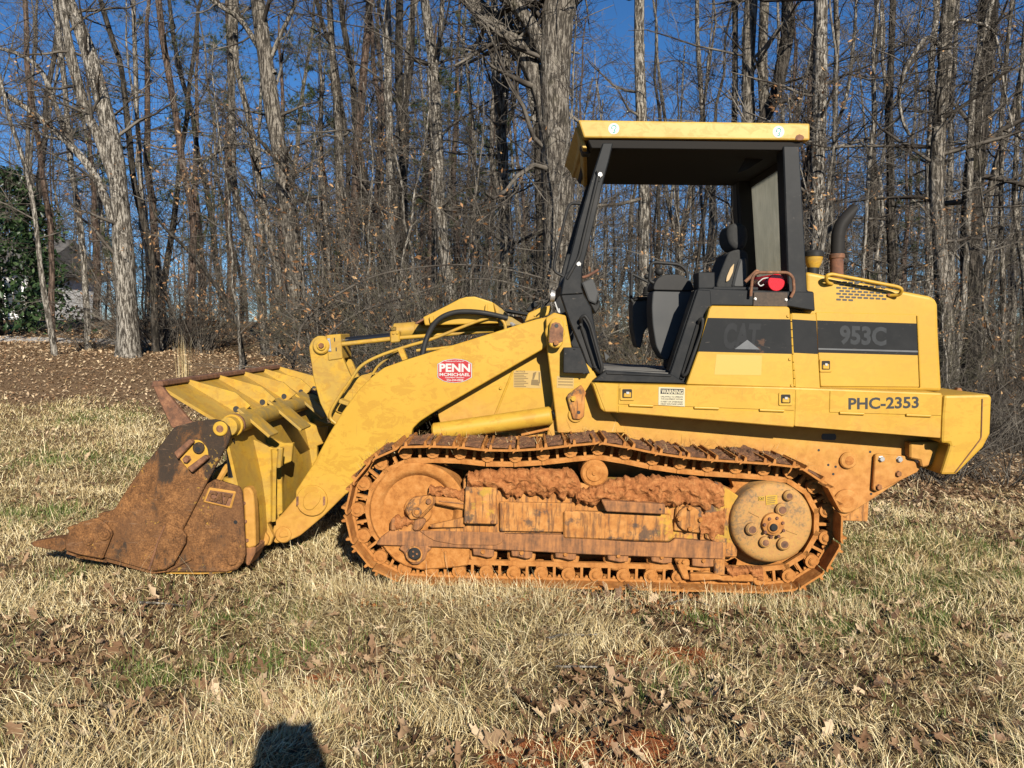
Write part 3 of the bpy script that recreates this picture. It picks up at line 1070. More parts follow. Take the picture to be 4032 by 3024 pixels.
# long pale arching sapling branches over the lift arm
for lp, lab in (([(640, 745), (655, 700), (700, 655), (800, 600), (900, 578), (1010, 572), (1110, 585), (1200, 610)], 'long pale arching sapling sweeping across behind the engine guard'),
                ([(700, 760), (720, 712), (790, 668), (880, 640), (980, 608), (1060, 603), (1150, 625), (1190, 645)], 'low pale bent sapling just above the lift arm'),
                ([(1440, 780), (1460, 715), (1440, 690), (1400, 690), (1370, 700)], 'pale crooked sapling seen past the control consoles')):
    tree('sapling', lab, lp, 6, 2.5, 11.5, M_TWIG, seed=len(lab), ext=.8, nbr=9, zlo=.3, reach=1.0, per2=5, per3=3, leaves=60)

# ================================================================== the track loader
D0 = 4.95                          # world depth of the outer face of the near track
YAW = R(1.2)
LOADER = empty('track_loader', (0, D0, 0))
LOADER.rotation_mode = 'XYZ'
LOADER.rotation_euler = (Matrix.Rotation(-YAW, 3, 'Z') @ Matrix.Rotation(TILT, 3, 'Y')).to_euler()
tag(LOADER, 'yellow crawler loader caked with orange clay, multi-purpose bucket lowered on the grass', 'track loader')
LM = Matrix.LocRotScale(Vector((0, D0, 0)), LOADER.rotation_euler, None)
LI = LM.inverted()
LI3 = LI.to_3x3()
LO = LI @ CAM_O

# crops of the photograph that points were read from: x0, y0, pixels per photograph pixel
VIEWS = {'u': (0, 0, 1 / U), 'Z1': (0, 1350, 1.659), 'Z2': (1000, 1100, 1.8433), 'Z3': (2100, 400, 1.3825), 'Z4': (2900, 800, 1.3825), 'Z5': (1250, 1600, 2.0109), 'Z6': (2300, 1600, 1.8433),
         'B': (560, 1400, 1.0575), 'C': (2150, 950, 1.1545), 'D': (2150, 440, 1.1545), 'E': (1950, 1150, 1.73), 'F': (1600, 1350, 1.8143), 'G': (2500, 1450, 1.5875)}


def L(view, x, y, Y):
    """point of the photograph on the plane Y metres in from the track's outer face (loader frame)"""
    x0, y0, s = VIEWS[view]
    d = LI3 @ ray(x0 + x / s, y0 + y / s)
    return LO + d * ((Y - LO.y) / d.y)


def px(view, n, Y, x=500, y=500):
    """length in metres of n crop pixels on plane Y"""
    return (L(view, x + n, y, Y) - L(view, x, y, Y)).length


def pts3(view, pts, Y):
    return [L(view, *p, Y) if len(p) == 2 else L(p[0], p[1], p[2], Y) for p in pts]


def roundpoly(P, r, n=4):
    out = []
    m = len(P)
    for i in range(m):
        a, b, c = P[i - 1], P[i], P[(i + 1) % m]
        u, v = a - b, c - b
        k = min(r, u.length * .45, v.length * .45)
        p, q = b + u.normalized() * k, b + v.normalized() * k
        for s in range(n + 1):
            t = s / n
            out.append(p * (1 - t) ** 2 + b * 2 * t * (1 - t) + q * t * t)
    return out


def extrude_y(name, P, y1, mat, parent, bevel=.004, segs=1, smooth=None):
    n = len(P)
    V = [tuple(p) for p in P] + [(p.x, y1, p.z) for p in P]
    Fc = [tuple(range(n)), tuple(range(2 * n - 1, n - 1, -1))] + [(i, (i + 1) % n, n + (i + 1) % n, n + i) for i in range(n)]
    return mesh_obj(name, V, Fc, mat, parent, smooth, bevel, segs)


def plate(name, view, pts, y0, y1, mat, parent=None, bevel=.004, rnd=0, segs=1, smooth=None):
    P = pts3(view, pts, y0)
    if rnd:
        P = roundpoly(P, rnd)
        smooth = smooth or 30
    return extrude_y(name, P, y1, mat, parent or LOADER, bevel, segs, smooth)


def lathe(name, c, axis, prof, mat, parent=None, sides=32, smooth=35, start=0):
    """prof: (distance along axis, radius)"""
    axis = Vector(axis).normalized()
    a = Vector((0, 0, 1)) if abs(axis.z) < .9 else Vector((1, 0, 0))
    n1 = axis.cross(a).normalized()
    n2 = axis.cross(n1)
    V, Fc = [], []
    for t, rr in prof:
        for k in range(sides):
            th = 2 * math.pi * (k + start) / sides
            V.append(Vector(c) + axis * t + (n1 * math.cos(th) + n2 * math.sin(th)) * max(rr, 1e-4))
    for i in range(len(prof) - 1):
        for k in range(sides):
            k2 = (k + 1) % sides
            Fc.append((i * sides + k, i * sides + k2, (i + 1) * sides + k2, (i + 1) * sides + k))
    Fc.append(tuple(range(sides)))
    Fc.append(tuple(range((len(prof) - 1) * sides, len(prof) * sides)))
    return mesh_obj(name, V, Fc, mat, parent or LOADER, smooth)


def disc(name, view, x, y, rp, y0, y1, mat, parent=None, sides=32, ch=.006):
    """cylinder whose axis runs across the machine; rp = radius in crop pixels"""
    c = L(view, x, y, y0)
    r = px(view, rp, y0, x, y)
    d = y1 - y0
    ch = min(ch, r * .4, abs(d) * .4)
    return lathe(name, c, (0, 1, 0), [(0, 0.0), (0, r - ch), (ch, r), (d, r), (d, 0)], mat, parent, sides)


def bolt(view, x, y, rp, Y, mat, parent, h=.014, name='bolt'):
    c = L(view, x, y, Y)
    r = px(view, rp, Y, x, y)
    return lathe(name, c, (0, -1, 0), [(-.004, r * 1.25), (.003, r * 1.25), (.003, r), (h * .85, r), (h, r * .85), (h, 0)], mat, parent, 6, 20, random.random())


def tubep(name, view, pts, Y, r, mat, parent=None, rnd=.05, sides=10, smooth_path=False):
    n = len(pts)
    Ys = Y if isinstance(Y, (list, tuple)) else [Y] * n
    P = [L(view, *p, yy) if len(p) == 2 else L(p[0], p[1], p[2], yy) for p, yy in zip(pts, Ys)]
    P = catmull(P, 6) if smooth_path else round_path(P, rnd)
    V, Fc = tube_arrays([list(p) for p in P], r, sides)
    m = len(P)
    Fc = [tuple(f) for f in Fc] + [tuple(range(sides)), tuple(range((m - 1) * sides, m * sides))]
    return mesh_obj(name, V, Fc, mat, parent or LOADER, 40)


def rod(name, a, b, r, mat, parent=None, sides=20, ch=.004, r2=None):
    a, b = Vector(a), Vector(b)
    d = (b - a).length
    r2 = r if r2 is None else r2
    return lathe(name, a, b - a, [(0, 0), (0, r - ch), (ch, r), (d - ch, r2), (d, r2 - ch), (d, 0)], mat, parent, sides)


def boxl(name, lo, hi, mat, parent=None, bevel=.004):
    x0, y0, z0 = lo
    x1, y1, z1 = hi
    return mesh_obj(name, [(x0, y0, z0), (x1, y0, z0), (x1, y1, z0), (x0, y1, z0), (x0, y0, z1), (x1, y0, z1), (x1, y1, z1), (x0, y1, z1)],
                    [(0, 1, 2, 3), (4, 5, 6, 7), (0, 1, 5, 4), (1, 2, 6, 5), (2, 3, 7, 6), (3, 0, 4, 7)], mat, parent or LOADER, None, bevel)


_txt = {}


def text_arrays(s, bold=0.0):
    key = (s, bold)
    if key not in _txt:
        cu = bpy.data.curves.new('txt', 'FONT')
        cu.body = s
        cu.offset = bold
        cu.resolution_u = 3
        o = bpy.data.objects.new('txt', cu)
        COL.objects.link(o)
        dg = bpy.context.evaluated_depsgraph_get()
        dg.update()
        me = bpy.data.meshes.new_from_object(o.evaluated_get(dg))
        V = np.array([v.co[:] for v in me.vertices])
        Fc = [tuple(p.vertices) for p in me.polygons]
        bpy.data.objects.remove(o)
        lo, hi = V.min(0), V.max(0)
        V = (V - lo) / np.maximum(hi - lo, 1e-6)
        _txt[key] = (V, Fc)
    return _txt[key]


def lettering(s, view, tl, bl, br, Y, mat, parent, bold=0.0, name='lettering', thick=0.0, lift=0.0012):
    V, Fc = text_arrays(s, bold)
    a, b, c = L(view, *tl, Y), L(view, *bl, Y), L(view, *br, Y)
    W = [b + (c - b) * v[0] + (a - b) * v[1] + Vector((0, -lift, 0)) for v in V]
    o = mesh_obj(name, W, Fc, mat, parent)
    if thick:
        sd = o.modifiers.new('solid', 'SOLIDIFY')
        sd.thickness = thick
        sd.offset = 0
    return o


def sheet(name, view, pts, Y, mat, parent, lift=.0012, rnd=0):
    """thin decal lying on plane Y"""
    P = pts3(view, pts, Y - lift)
    if rnd:
        P = roundpoly(P, rnd)
    return extrude_y(name, P, Y - lift + .0008, mat, parent, 0)


# ------------------------------------------------------------------ loader materials
def clay_mask(m, lo, hi, amt=1.0, seed=0.0):
    """dried clay splashed up from the tracks: strong low down, broken by noise"""
    z = m.sep(m.co())[2]
    n = m.noise(5.5, 6, .68)
    f = m.math('ADD', z, m.math('MULTIPLY', m.math('SUBTRACT', n, .5), .45))
    nd = m.n('ShaderNodeMapRange')
    nd.interpolation_type = 'SMOOTHSTEP'
    nd.inputs['From Min'].default_value = hi
    nd.inputs['From Max'].default_value = lo
    m.l(f, nd.inputs['Value'])
    return m.math('MULTIPLY', nd.outputs[0], amt)


CLAY_STOPS = [(.28, (.235, .088, .024)), (.5, (.355, .155, .042)), (.75, (.44, .225, .075))]


def clay_color(m):
    return m.ramp(m.noise(14, 6, .65), CLAY_STOPS)


def yellow_paint(name, base=(.390, .228, .027), clay=(.55, 1.15, 1.0), chips=.85, rough=.42, stains=.7, dust=0.0):
    m = NT(name)
    big = m.noise(2.1, 4, .6)
    c = m.mix(m.math('MULTIPLY', m.step(big, .4, .7), .6), base, tuple(v * f for v, f in zip(base, (1.10, 1.18, 1.35))))
    # rubbed, stained mottling
    mott = m.noise(9, 6, .72, None, .8, (1, 1, 1.6))
    c = m.mix(m.math('MULTIPLY', m.step(mott, .50, .555), .62 * stains), c, (.335, .180, .022))
    # rain streaks
    st = m.noise(11, 4, .6, None, 0, (6, 6, .5))
    c = m.mix(m.math('MULTIPLY', m.step(st, .60, .75), .34 * stains), c, (.25, .135, .030))
    # scratches and chips
    sc = m.noise(26, 3, .6, None, 2.5, (.25, 1, 2.2))
    c = m.mix(m.math('MULTIPLY', m.step(sc, .70, .74), .45 * chips), c, (.11, .052, .018))
    ch = m.noise(46, 4, .6)
    gate = m.step(m.noise(3.7, 3), .5, .62)
    chip = m.math('MULTIPLY', m.math('MULTIPLY', m.step(ch, .70, .73), gate), chips * 1.4)
    c = m.mix(chip, c, (.09, .045, .022))
    if dust:
        c = m.mix(m.math('MULTIPLY', m.step(m.noise(7, 6, .7), .35, .6), dust), c, (.23, .165, .058))
    lo, hi, amt = clay
    if amt:
        mk = clay_mask(m, lo, hi, amt)
        c = m.mix(mk, c, clay_color(m))
        m.rough(m.math('ADD', m.math('MULTIPLY', mk, .5), rough))
    else:
        m.rough(m.math('ADD', m.math('MULTIPLY', mott, .25), rough - .1))
    m.color(c).spec(.28)
    m.bump(m.math('ADD', m.math('MULTIPLY', m.noise(3.0, 3), .5), m.math('MULTIPLY', ch, .04)), .10, .02)
    return m.m


M_YEL = yellow_paint('yellow_paint', clay=(.72, 1.30, .95))
M_YELTOP = yellow_paint('yellow_paint_clean', clay=(0, 0, 0), chips=.25, stains=.35)
M_YELARM = yellow_paint('yellow_paint_arm', clay=(.15, .75, .55), stains=1.1)
M_YELROOF = yellow_paint('yellow_paint_roof', base=(.40, .255, .050), clay=(0, 0, 0), chips=.35, stains=.7)
M_YELDUST = yellow_paint('yellow_paint_dusty', clay=(.1, .5, .3), dust=.85, chips=.8)
M_YELBKT = yellow_paint('yellow_paint_bucket', clay=(.1, .4, .35), chips=1.4, stains=1.3, dust=.42)
M_YELCW = yellow_paint('yellow_paint_counterweight', clay=(.6, .95, .6), chips=1.5)

m = NT('pale_paint_patch'); m.color((.43, .262, .042)).rough(.5); M_PATCH = m.m

m = NT('dried_clay')
n1, n2 = m.noise(18, 8, .7), m.noise(70, 4, .6)
c = m.ramp(n1, [(.25, (.165, .056, .015)), (.5, (.340, .142, .037)), (.78, (.45, .225, .075))])
oi = m.n('ShaderNodeObjectInfo')
c = m.mix(m.math('MULTIPLY', oi.outputs['Random'], .3), c, (.28, .125, .042))
m.color(c).rough(.95).spec(.1).bump(m.math('ADD', n1, m.math('MULTIPLY', n2, .4)), .45, .012)
M_CLAY = m.m

m = NT('clay_on_steel')
n1 = m.noise(16, 7, .7)
st = m.noise(9, 5, .65, None, 0, (5, 5, .6))
pt = m.noise(2.6, 5, .65)
c = clay_color(m)
c = m.mix(m.math('MULTIPLY', m.step(st, .48, .62), .8), c, (.115, .056, .027))
c = m.mix(m.math('MULTIPLY', m.step(m.math('ADD', m.math('MULTIPLY', pt, .6), m.math('MULTIPLY', n1, .4)), .51, .57), .75), c, (.040, .038, .035))
c = m.mix(m.math('MULTIPLY', m.step(m.math('ADD', m.math('MULTIPLY', m.noise(3.3, 5, .6), .65), m.math('MULTIPLY', n1, .35)), .55, .60), .75), c, (.40, .235, .033))
m.color(c).rough(.85).spec(.2).bump(n1, .22, .01)
M_CLAYSTEEL = m.m

m = NT('clay_brown_steel')
st = m.noise(8, 5, .65, None, 0, (4, 4, .5))
n1 = m.noise(18, 7, .7)
c = m.ramp(m.math('ADD', m.math('MULTIPLY', st, .6), m.math('MULTIPLY', n1, .4)), [(.36, (.34, .15, .052)), (.5, (.21, .095, .040)), (.62, (.10, .054, .030))])
m.color(c).rough(.85).spec(.2).bump(n1, .2, .01)
M_CLAYBROWN = m.m

m = NT('rusty_bucket_steel')
n1, n3 = m.noise(3.0, 6, .68), m.noise(4.5, 7, .72, None, .5, (1, 1, .55))
n2 = m.math('ADD', m.math('MULTIPLY', m.noise(16, 8, .8), .55), m.math('MULTIPLY', m.noise(95, 4, .7), .45))
c = m.ramp(n2, [(.36, (.028, .016, .009)), (.5, (.135, .062, .024)), (.64, (.31, .150, .055))])
c = m.mix(m.math('MULTIPLY', m.step(n1, .45, .65), .55), c, (.095, .048, .024))
zz = m.sep(m.co())[2]
up = m.math('MULTIPLY', m.step(zz, .45, 1.1), .13)
bk = m.math('ADD', m.math('ADD', m.math('MULTIPLY', n3, .6), m.math('MULTIPLY', n2, .4)), up)
c = m.mix(m.math('MULTIPLY', m.step(bk, .535, .60), .9), c, (.026, .022, .018))
ye = m.math('ADD', m.math('MULTIPLY', m.noise(4.3, 5, .6), .5), m.math('MULTIPLY', m.noise(40, 4, .6), .5))
c = m.mix(m.math('MULTIPLY', m.step(ye, .615, .64), .55), c, (.38, .225, .036))
scr = m.noise(13, 5, .7, None, 1.2, (.35, 1, 3.2))
c = m.mix(m.math('MULTIPLY', m.step(scr, .60, .68), .55), c, (.20, .125, .075))
c = m.mix(m.math('MULTIPLY', m.step(m.noise(9, 4, .7, None, 1.0, (2.8, 1, .5)), .62, .70), .6), c, (.030, .022, .016))
m.color(c).rough(.8).spec(.12).bump(n2, .35, .006)
M_RUST = m.m

m = NT('rust_edge')
m.color(m.ramp(m.noise(24, 6, .7), [(.3, (.05, .025, .014)), (.55, (.15, .065, .030)), (.8, (.30, .15, .07))])).rough(.8).bump(m.noise(40, 5), .3, .006)
M_RUSTDK = m.m


def black_paint(name, base=(.012, .013, .014), dust=(.045, .043, .040), rough=.36, amt=.5):
    m = NT(name)
    sc = m.noise(20, 3, .6, None, 2.6, (.4, 1, 1.6))
    d = m.noise(4, 6, .7)
    c = m.mix(m.math('MULTIPLY', m.step(d, .42, .72), amt), base, dust)
    c = m.mix(m.math('MULTIPLY', m.step(sc, .68, .73), .4), c, (.14, .12, .10))
    c = m.mix(m.math('MULTIPLY', m.step(m.noise(6.5, 5, .65), .66, .70), .55), c, (.10, .052, .03))
    m.color(c).rough(m.math('ADD', m.math('MULTIPLY', d, .3), rough)).spec(.14)
    return m.m


M_BLK = black_paint('black_cab_paint')
M_BLKBAND = black_paint('black_decal_band', (.009, .010, .011), (.030, .030, .030), .42, .35)
m = NT('rubber'); m.color(m.mix(m.noise(9), (.009, .009, .009), (.028, .027, .025))).rough(.55).spec(.2); M_RUB = m.m
m = NT('dark_liner'); m.color((.016, .014, .012)).rough(.9); M_LINER = m.m
m = NT('console_grey'); m.color(m.mix(m.noise(5, 5), (.036, .038, .040), (.066, .066, .064))).rough(.55).spec(.2); M_CONS = m.m
m = NT('floor_tread'); m.color(m.mix(m.noise(8, 5), (.035, .034, .032), (.10, .095, .085))).rough(.7); m.bump(m.noise(60), .3, .004); M_TREAD = m.m
m = NT('seat_cloth'); m.color(m.mix(m.noise(60, 3), (.014, .015, .015), (.034, .034, .033))).rough(.95); M_SEAT = m.m
m = NT('seat_foam'); m.color((.40, .29, .16)).rough(.95); M_FOAM = m.m
m = NT('dusty_window')
c = m.ramp(m.math('ADD', m.math('MULTIPLY', m.noise(3, 6, .7), .6), m.math('MULTIPLY', m.noise(9, 5, .6, None, 0, (4, 4, .4)), .4)), [(.3, (.42, .42, .36)), (.6, (.60, .59, .52)), (.8, (.72, .71, .64))])
m.color(c).rough(.55)
tr = m.n('ShaderNodeBsdfTranslucent')
m.l(c, tr.inputs[0])
mx = m.n('ShaderNodeMixShader')
mx.inputs[0].default_value = .85
m.l(m.b.outputs[0], mx.inputs[1])
m.l(tr.outputs[0], mx.inputs[2])
m.l(mx.outputs[0], m.out.inputs[0])
M_WIN = m.m
m = NT('bare_steel'); m.color((.42, .41, .39)).rough(.4).metal(.7); M_STEEL = m.m
m = NT('cylinder_chrome'); m.color((.05, .052, .056)).rough(.2).metal(.8); M_CHROME = m.m
m = NT('rusty_pipe'); m.color(m.ramp(m.noise(20, 6, .7), [(.3, (.055, .025, .016)), (.7, (.17, .07, .035))])).rough(.85); M_PIPE = m.m
m = NT('exhaust_black'); m.color(m.mix(m.noise(6), (.010, .010, .010), (.026, .024, .022))).rough(.6).spec(.12); M_EXH = m.m
m = NT('decal_white'); m.color(m.mix(m.noise(12, 5), (.36, .355, .33), (.44, .435, .41))).rough(.5); M_WHITE = m.m
m = NT('decal_red'); m.color(m.mix(m.noise(9), (.29, .016, .019), (.34, .022, .024))).rough(.35); M_RED = m.m
m = NT('decal_black'); m.color((.014, .014, .014)).rough(.45); M_INK = m.m
m = NT('decal_faded_ink'); m.color((.13, .085, .026)).rough(.6); M_FADE = m.m
m = NT('decal_faded_paper'); m.color(m.mix(m.noise(14, 5), (.31, .195, .048), (.36, .25, .085))).rough(.6); M_FADEP = m.m
m = NT('decal_cream'); m.color(m.mix(m.noise(11, 5), (.36, .315, .19), (.43, .39, .27))).rough(.5); M_CREAM = m.m
m = NT('decal_grey'); m.color(m.mix(m.noise(20, 5), (.020, .022, .024), (.042, .045, .048))).rough(.45).spec(.14); M_GREYINK = m.m
m = NT('decal_silver'); m.color(m.mix(m.noise(9, 5), (.035, .037, .04), (.13, .135, .14))).rough(.4); M_SILVER = m.m
m = NT('decal_teal'); m.color((.06, .36, .33)).rough(.5); M_TEAL = m.m
m = NT('red_lacquer'); m.color((.42, .012, .018)).rough(.22); M_REDGLOSS = m.m
m = NT('decal_ghost'); m.color(m.mix(m.noise(14, 5), (.010, .011, .012), (.022, .023, .025))).rough(.45).spec(.14); M_FAINT = m.m

# ------------------------------------------------------------------ crawler tracks
YR = .15
PITCHM = .186


def ring_pts(c, r, a0, a1, n):
    return [Vector((c.x + r * math.cos(a0 + (a1 - a0) * k / n), 0, c.z + r * math.sin(a0 + (a1 - a0) * k / n))) for k in range(n + 1)]


IC = L('Z5', 797, 822, YR)
SCN = L('Z6', 1352, 848, YR)
RI = px('Z5', 477, YR, 797, 822)
RS = px('Z6', 408, YR, 1352, 848)
top_run = [L('Z5', x, y, YR) for x, y in ((1080, 352), (1250, 374), (1450, 386), (1700, 378), (1950, 352), (2180, 326))] + [L('Z6', x, y, YR) for x, y in ((220, 315), (400, 355), (620, 392), (860, 418), (1080, 432))]
path = ring_pts(IC, RI, R(268), R(100), 40)
path += [Vector((p.x, 0, p.z)) for p in catmull(top_run, 6)]
path += ring_pts(SCN, RS, R(97), R(-88), 44)
P = np.array([[p.x, p.z] for p in path])
P = np.concatenate([P, P[:1]])
seg = np.linalg.norm(np.diff(P, axis=0), axis=1)
S = np.concatenate([[0], np.cumsum(seg)])
NL = int(round(S[-1] / PITCHM))
PITCHM = S[-1] / NL
sv = (np.arange(NL) + .35) * PITCHM
pin = np.stack([np.interp(sv, S, P[:, 0]), np.interp(sv, S, P[:, 1])], -1)
print('track links', NL, 'pitch', PITCHM, 'min pin z', pin[:, 1].min(), 'radii', RI, RS, IC, SCN)


def add_box(V, Fc, lo, hi):
    b = len(V)
    x0, y0, z0 = lo
    x1, y1, z1 = hi
    V += [(x0, y0, z0), (x1, y0, z0), (x1, y1, z0), (x0, y1, z0), (x0, y0, z1), (x1, y0, z1), (x1, y1, z1), (x0, y1, z1)]
    Fc += [tuple(b + i for i in f) for f in ((0, 3, 2, 1), (4, 5, 6, 7), (0, 1, 5, 4), (1, 2, 6, 5), (2, 3, 7, 6), (3, 0, 4, 7))]


def add_cyl(V, Fc, c, r, y0, y1, n=14):
    b = len(V)
    for y in (y0, y1):
        for k in range(n):
            a = 2 * math.pi * k / n
            V.append((c[0] + r * math.cos(a), y, c[1] + r * math.sin(a)))
    Fc += [(b + k, b + (k + 1) % n, b + n + (k + 1) % n, b + n + k) for k in range(n)]
    Fc += [tuple(b + k for k in range(n)), tuple(b + n + k for k in range(n))]


p_ = PITCHM
SH0, SH1 = .045, .058            # shoe plate, measured out from the pins
V, Fc = [], []
for yy in (.135, .315):
    y2 = yy + .03
    add_box(V, Fc, (-.012, yy, -.078), (p_ - .012, y2, -.045))       # tread rail
    add_box(V, Fc, (.006, yy, SH0 - .016), (p_ - .004, y2, SH0))     # shoe pad
    add_box(V, Fc, (-.02, yy, -.046), (.034, y2, SH0 - .014))
    add_box(V, Fc, (.086, yy, -.046), (.104, y2, SH0 - .014))
    add_box(V, Fc, (.148, yy, -.046), (p_ - .006, y2, SH0 - .014))
    add_cyl(V, Fc, (0, 0), .047, yy - .012, y2 + .004)
    add_cyl(V, Fc, (p_, 0), .043, yy + .002, y2 - .002)
    add_cyl(V, Fc, (0, 0), .026, yy - .020, yy - .010, 10)
add_cyl(V, Fc, (0, 0), .03, .16, .32, 10)
add_cyl(V, Fc, (0, 0), .020, .110, .368, 10)
for bxx in (.06, .125):
    for yy in (.145, .325):
        add_cyl(V, Fc, (bxx, SH0 - .02), .012, yy, yy + .016, 6)
link_me = bpy.data.meshes.new('track_link')
link_me.from_pydata(V, [], Fc)
fix(link_me, 40)
link_me.materials.append(M_CLAY)

V, Fc = [], []
prof = [(-.012, SH0 - .012), (.006, SH0), (p_ - .022, SH0), (p_ + .002, SH0 + .008), (p_ + .002, SH1 + .008), (p_ - .024, SH1), (.006, SH1), (-.012, SH0 + .001)]
n = len(prof)
for y in (0, .48):
    V += [(a, y, b) for a, b in prof]
Fc = [tuple(range(n)), tuple(range(2 * n - 1, n - 1, -1))] + [(i, (i + 1) % n, n + (i + 1) % n, n + i) for i in range(n)]
for gx_ in (.014, p_ - .044):
    b = len(V)
    for y in (.004, .476):
        V += [(gx_, y, SH1 - .004), (gx_ + .022, y, SH1 - .004), (gx_ + .018, y, SH1 + .028), (gx_ + .005, y, SH1 + .028)]
    Fc += [tuple(b + i for i in f) for f in ((0, 1, 2, 3), (7, 6, 5, 4), (0, 4, 5, 1), (1, 5, 6, 2), (2, 6, 7, 3), (3, 7, 4, 0))]
shoe_me = bpy.data.meshes.new('track_shoe')
shoe_me.from_pydata(V, [], Fc)
fix(shoe_me)
shoe_me.materials.append(M_CLAY)


def build_track(yo):
    tr = empty('crawler_track')
    tr.parent = LOADER
    mats = []
    for i in range(NL):
        a, b = pin[i], pin[(i + 1) % NL]
        d = (b - a) / np.linalg.norm(b - a)
        nn = (-d[1], d[0])
        M4 = Matrix(((d[0], 0, nn[0], a[0]), (0, 1, 0, yo), (d[1], 0, nn[1], a[1]), (0, 0, 0, 1)))
        mats.append(M4)
        for nm, me in (('track_link', link_me), ('track_shoe', shoe_me)):
            o = bpy.data.objects.new(nm, me)
            link(o, tr)
            o.matrix_basis = M4
    return tr, mats


near_track, shoe_mats = build_track(0.0)
build_track(1.80)

# earth and grass caught between the grousers of the top run
r = np.random.default_rng(12)
V, Fc, vs, fs = [], [], [], []
off = 0
for i, M4 in enumerate(shoe_mats):
    nz = M4[2][2]
    if nz < .55:
        continue
    gxn, gyn = 11, 20
    xs = np.linspace(.034, p_ - .046, gxn) if i % 3 else np.linspace(.0, p_, gxn)
    ys = np.linspace(.012, .46, gyn)
    X, Y = np.meshgrid(xs, ys)
    wx = X + i * 3.1
    h = fbm(wx, Y, 16, 40, 3) * .05 + fbm(wx, Y, 60, 44, 2) * .022 - .022
    amt = r.uniform(.55, 1.3) * (1.25 if i % 3 == 0 else 1)
    edge = np.minimum(1, np.minimum(Y - 0, .47 - Y) / .05)
    Z = SH1 + .002 + np.maximum(-.004, h * amt * edge)
    co = np.stack([X.ravel(), Y.ravel(), Z.ravel(), np.ones(X.size)], -1) @ np.array(M4).T
    V.append(co[:, :3])
    q = (np.arange(gyn - 1)[:, None] * gxn + np.arange(gxn - 1)[None]).ravel()
    Fc.append(np.stack([q, q + 1, q + 1 + gxn, q + gxn], -1) + off)
    off += X.size
    # straws
    k = 46
    b = np.stack([r.uniform(0, p_, k), r.uniform(-.01, .46, k), SH1 + .015 + r.uniform(0, .04, k)], -1)
    d = r.normal(0, 1, (k, 3)) * np.array([1, 1, .4])
    d /= np.linalg.norm(d, axis=1)[:, None]
    ln = r.uniform(.03, .11, (k, 1))
    sd = np.cross(d, np.array([0, 0, 1.0]))
    sd = sd / (np.linalg.norm(sd, axis=1)[:, None] + 1e-6) * .0014
    vv = np.stack([b - sd, b + sd, b + d * ln], 1).reshape(-1, 3)
    co = np.concatenate([vv, np.ones((len(vv), 1))], 1) @ np.array(M4).T
    vs.append(co[:, :3])
m = NT('dark_earth')
n1 = m.noise(30, 7, .7)
m.color(m.ramp(n1, [(.25, (.040, .018, .009)), (.5, (.135, .058, .024)), (.72, (.30, .14, .055))])).rough(.95).bump(n1, .8, .02)
M_EARTH = m.m
o = link(bpy.data.objects.new('caked_earth', np_mesh('caked_earth', np.concatenate(V), np.concatenate(Fc), M_EARTH, smooth=True)), LOADER)
o['kind'] = 'stuff'
vs = np.concatenate(vs)
o = link(bpy.data.objects.new('caught_straw', np_mesh('caught_straw', vs, np.arange(len(vs)).reshape(-1, 3), M_STRAW, col=np.repeat(r.random(len(vs) // 3) * .8, 3)[:, None] * np.ones((1, 3)))), LOADER)
o['kind'] = 'stuff'

# ------------------------------------------------------------------ idler, sprocket, final drive, rollers
for yo in (0, 1.8):
    c = Vector((IC.x, yo + .12, IC.z))
    ri = RI - .08
    lathe('idler_wheel', c, (0, 1, 0), [(.02, 0), (.02, .09), (.035, .10), (.04, ri - .09), (.02, ri - .075), (.005, ri - .06), (.0, ri - .045), (0, ri - .012), (.012, ri), (.24, ri), (.25, ri - .02), (.25, 0)], M_CLAY, None, 56)
    c = Vector((SCN.x, yo + .20, SCN.z))
    V, Fc = [], []
    nt = 23
    for y in (0, .09):
        for k in range(nt * 4):
            a = 2 * math.pi * k / (nt * 4)
            rr_ = RS + (.018 if k % 4 in (1, 2) else -.040)
            V.append((c.x + rr_ * math.cos(a), c.y + y, c.z + rr_ * math.sin(a)))
    nk = nt * 4
    Fc = [tuple(range(nk)), tuple(range(nk, 2 * nk))] + [(k, (k + 1) % nk, nk + (k + 1) % nk, nk + k) for k in range(nk)]
    mesh_obj('drive_sprocket', V, Fc, M_CLAY, LOADER)

hc = L('Z6', 1366, 850, .06)
hr = px('Z6', 300, .06, 1366, 850)
m = NT('hub_clay')
n1, n2 = m.noise(3.2, 7, .75), m.noise(55, 6, .7)
c = m.ramp(n2, [(.3, (.31, .145, .047)), (.6, (.36, .20, .05))])
mk = m.math('ADD', m.math('MULTIPLY', n1, .55), m.math('MULTIPLY', n2, .45))
c = m.mix(m.math('MULTIPLY', m.step(mk, .48, .60), .72), c, (.085, .062, .044))
m.color(c).rough(.8).bump(n2, .25, .006)
M_HUB = m.m
hub = lathe('final_drive', hc, (0, 1, 0), [(0, 0), (0, hr - .05), (.006, hr - .022), (.02, hr - .006), (.04, hr), (.22, hr + .005), (.22, 0)], M_HUB, None, 64)
lathe('hub_boss', hc, (0, 1, 0), [(-.028, 0), (-.028, .066), (-.024, .072), (.01, .076), (.01, 0)], M_YEL, hub, 40)
disc('hub_cap', 'Z6', 1378, 880, 46, .022, .07, M_YEL, hub)
disc('hub_plug', 'Z6', 1380, 882, 28, .008, .07, M_RUB, hub, 20)
for k in range(8):
    a = k * math.pi / 4 + .3
    bolt('Z6', 1378 + 72 * math.cos(a), 880 + 72 * math.sin(a), 11, .033, M_PIPE, hub, .012)
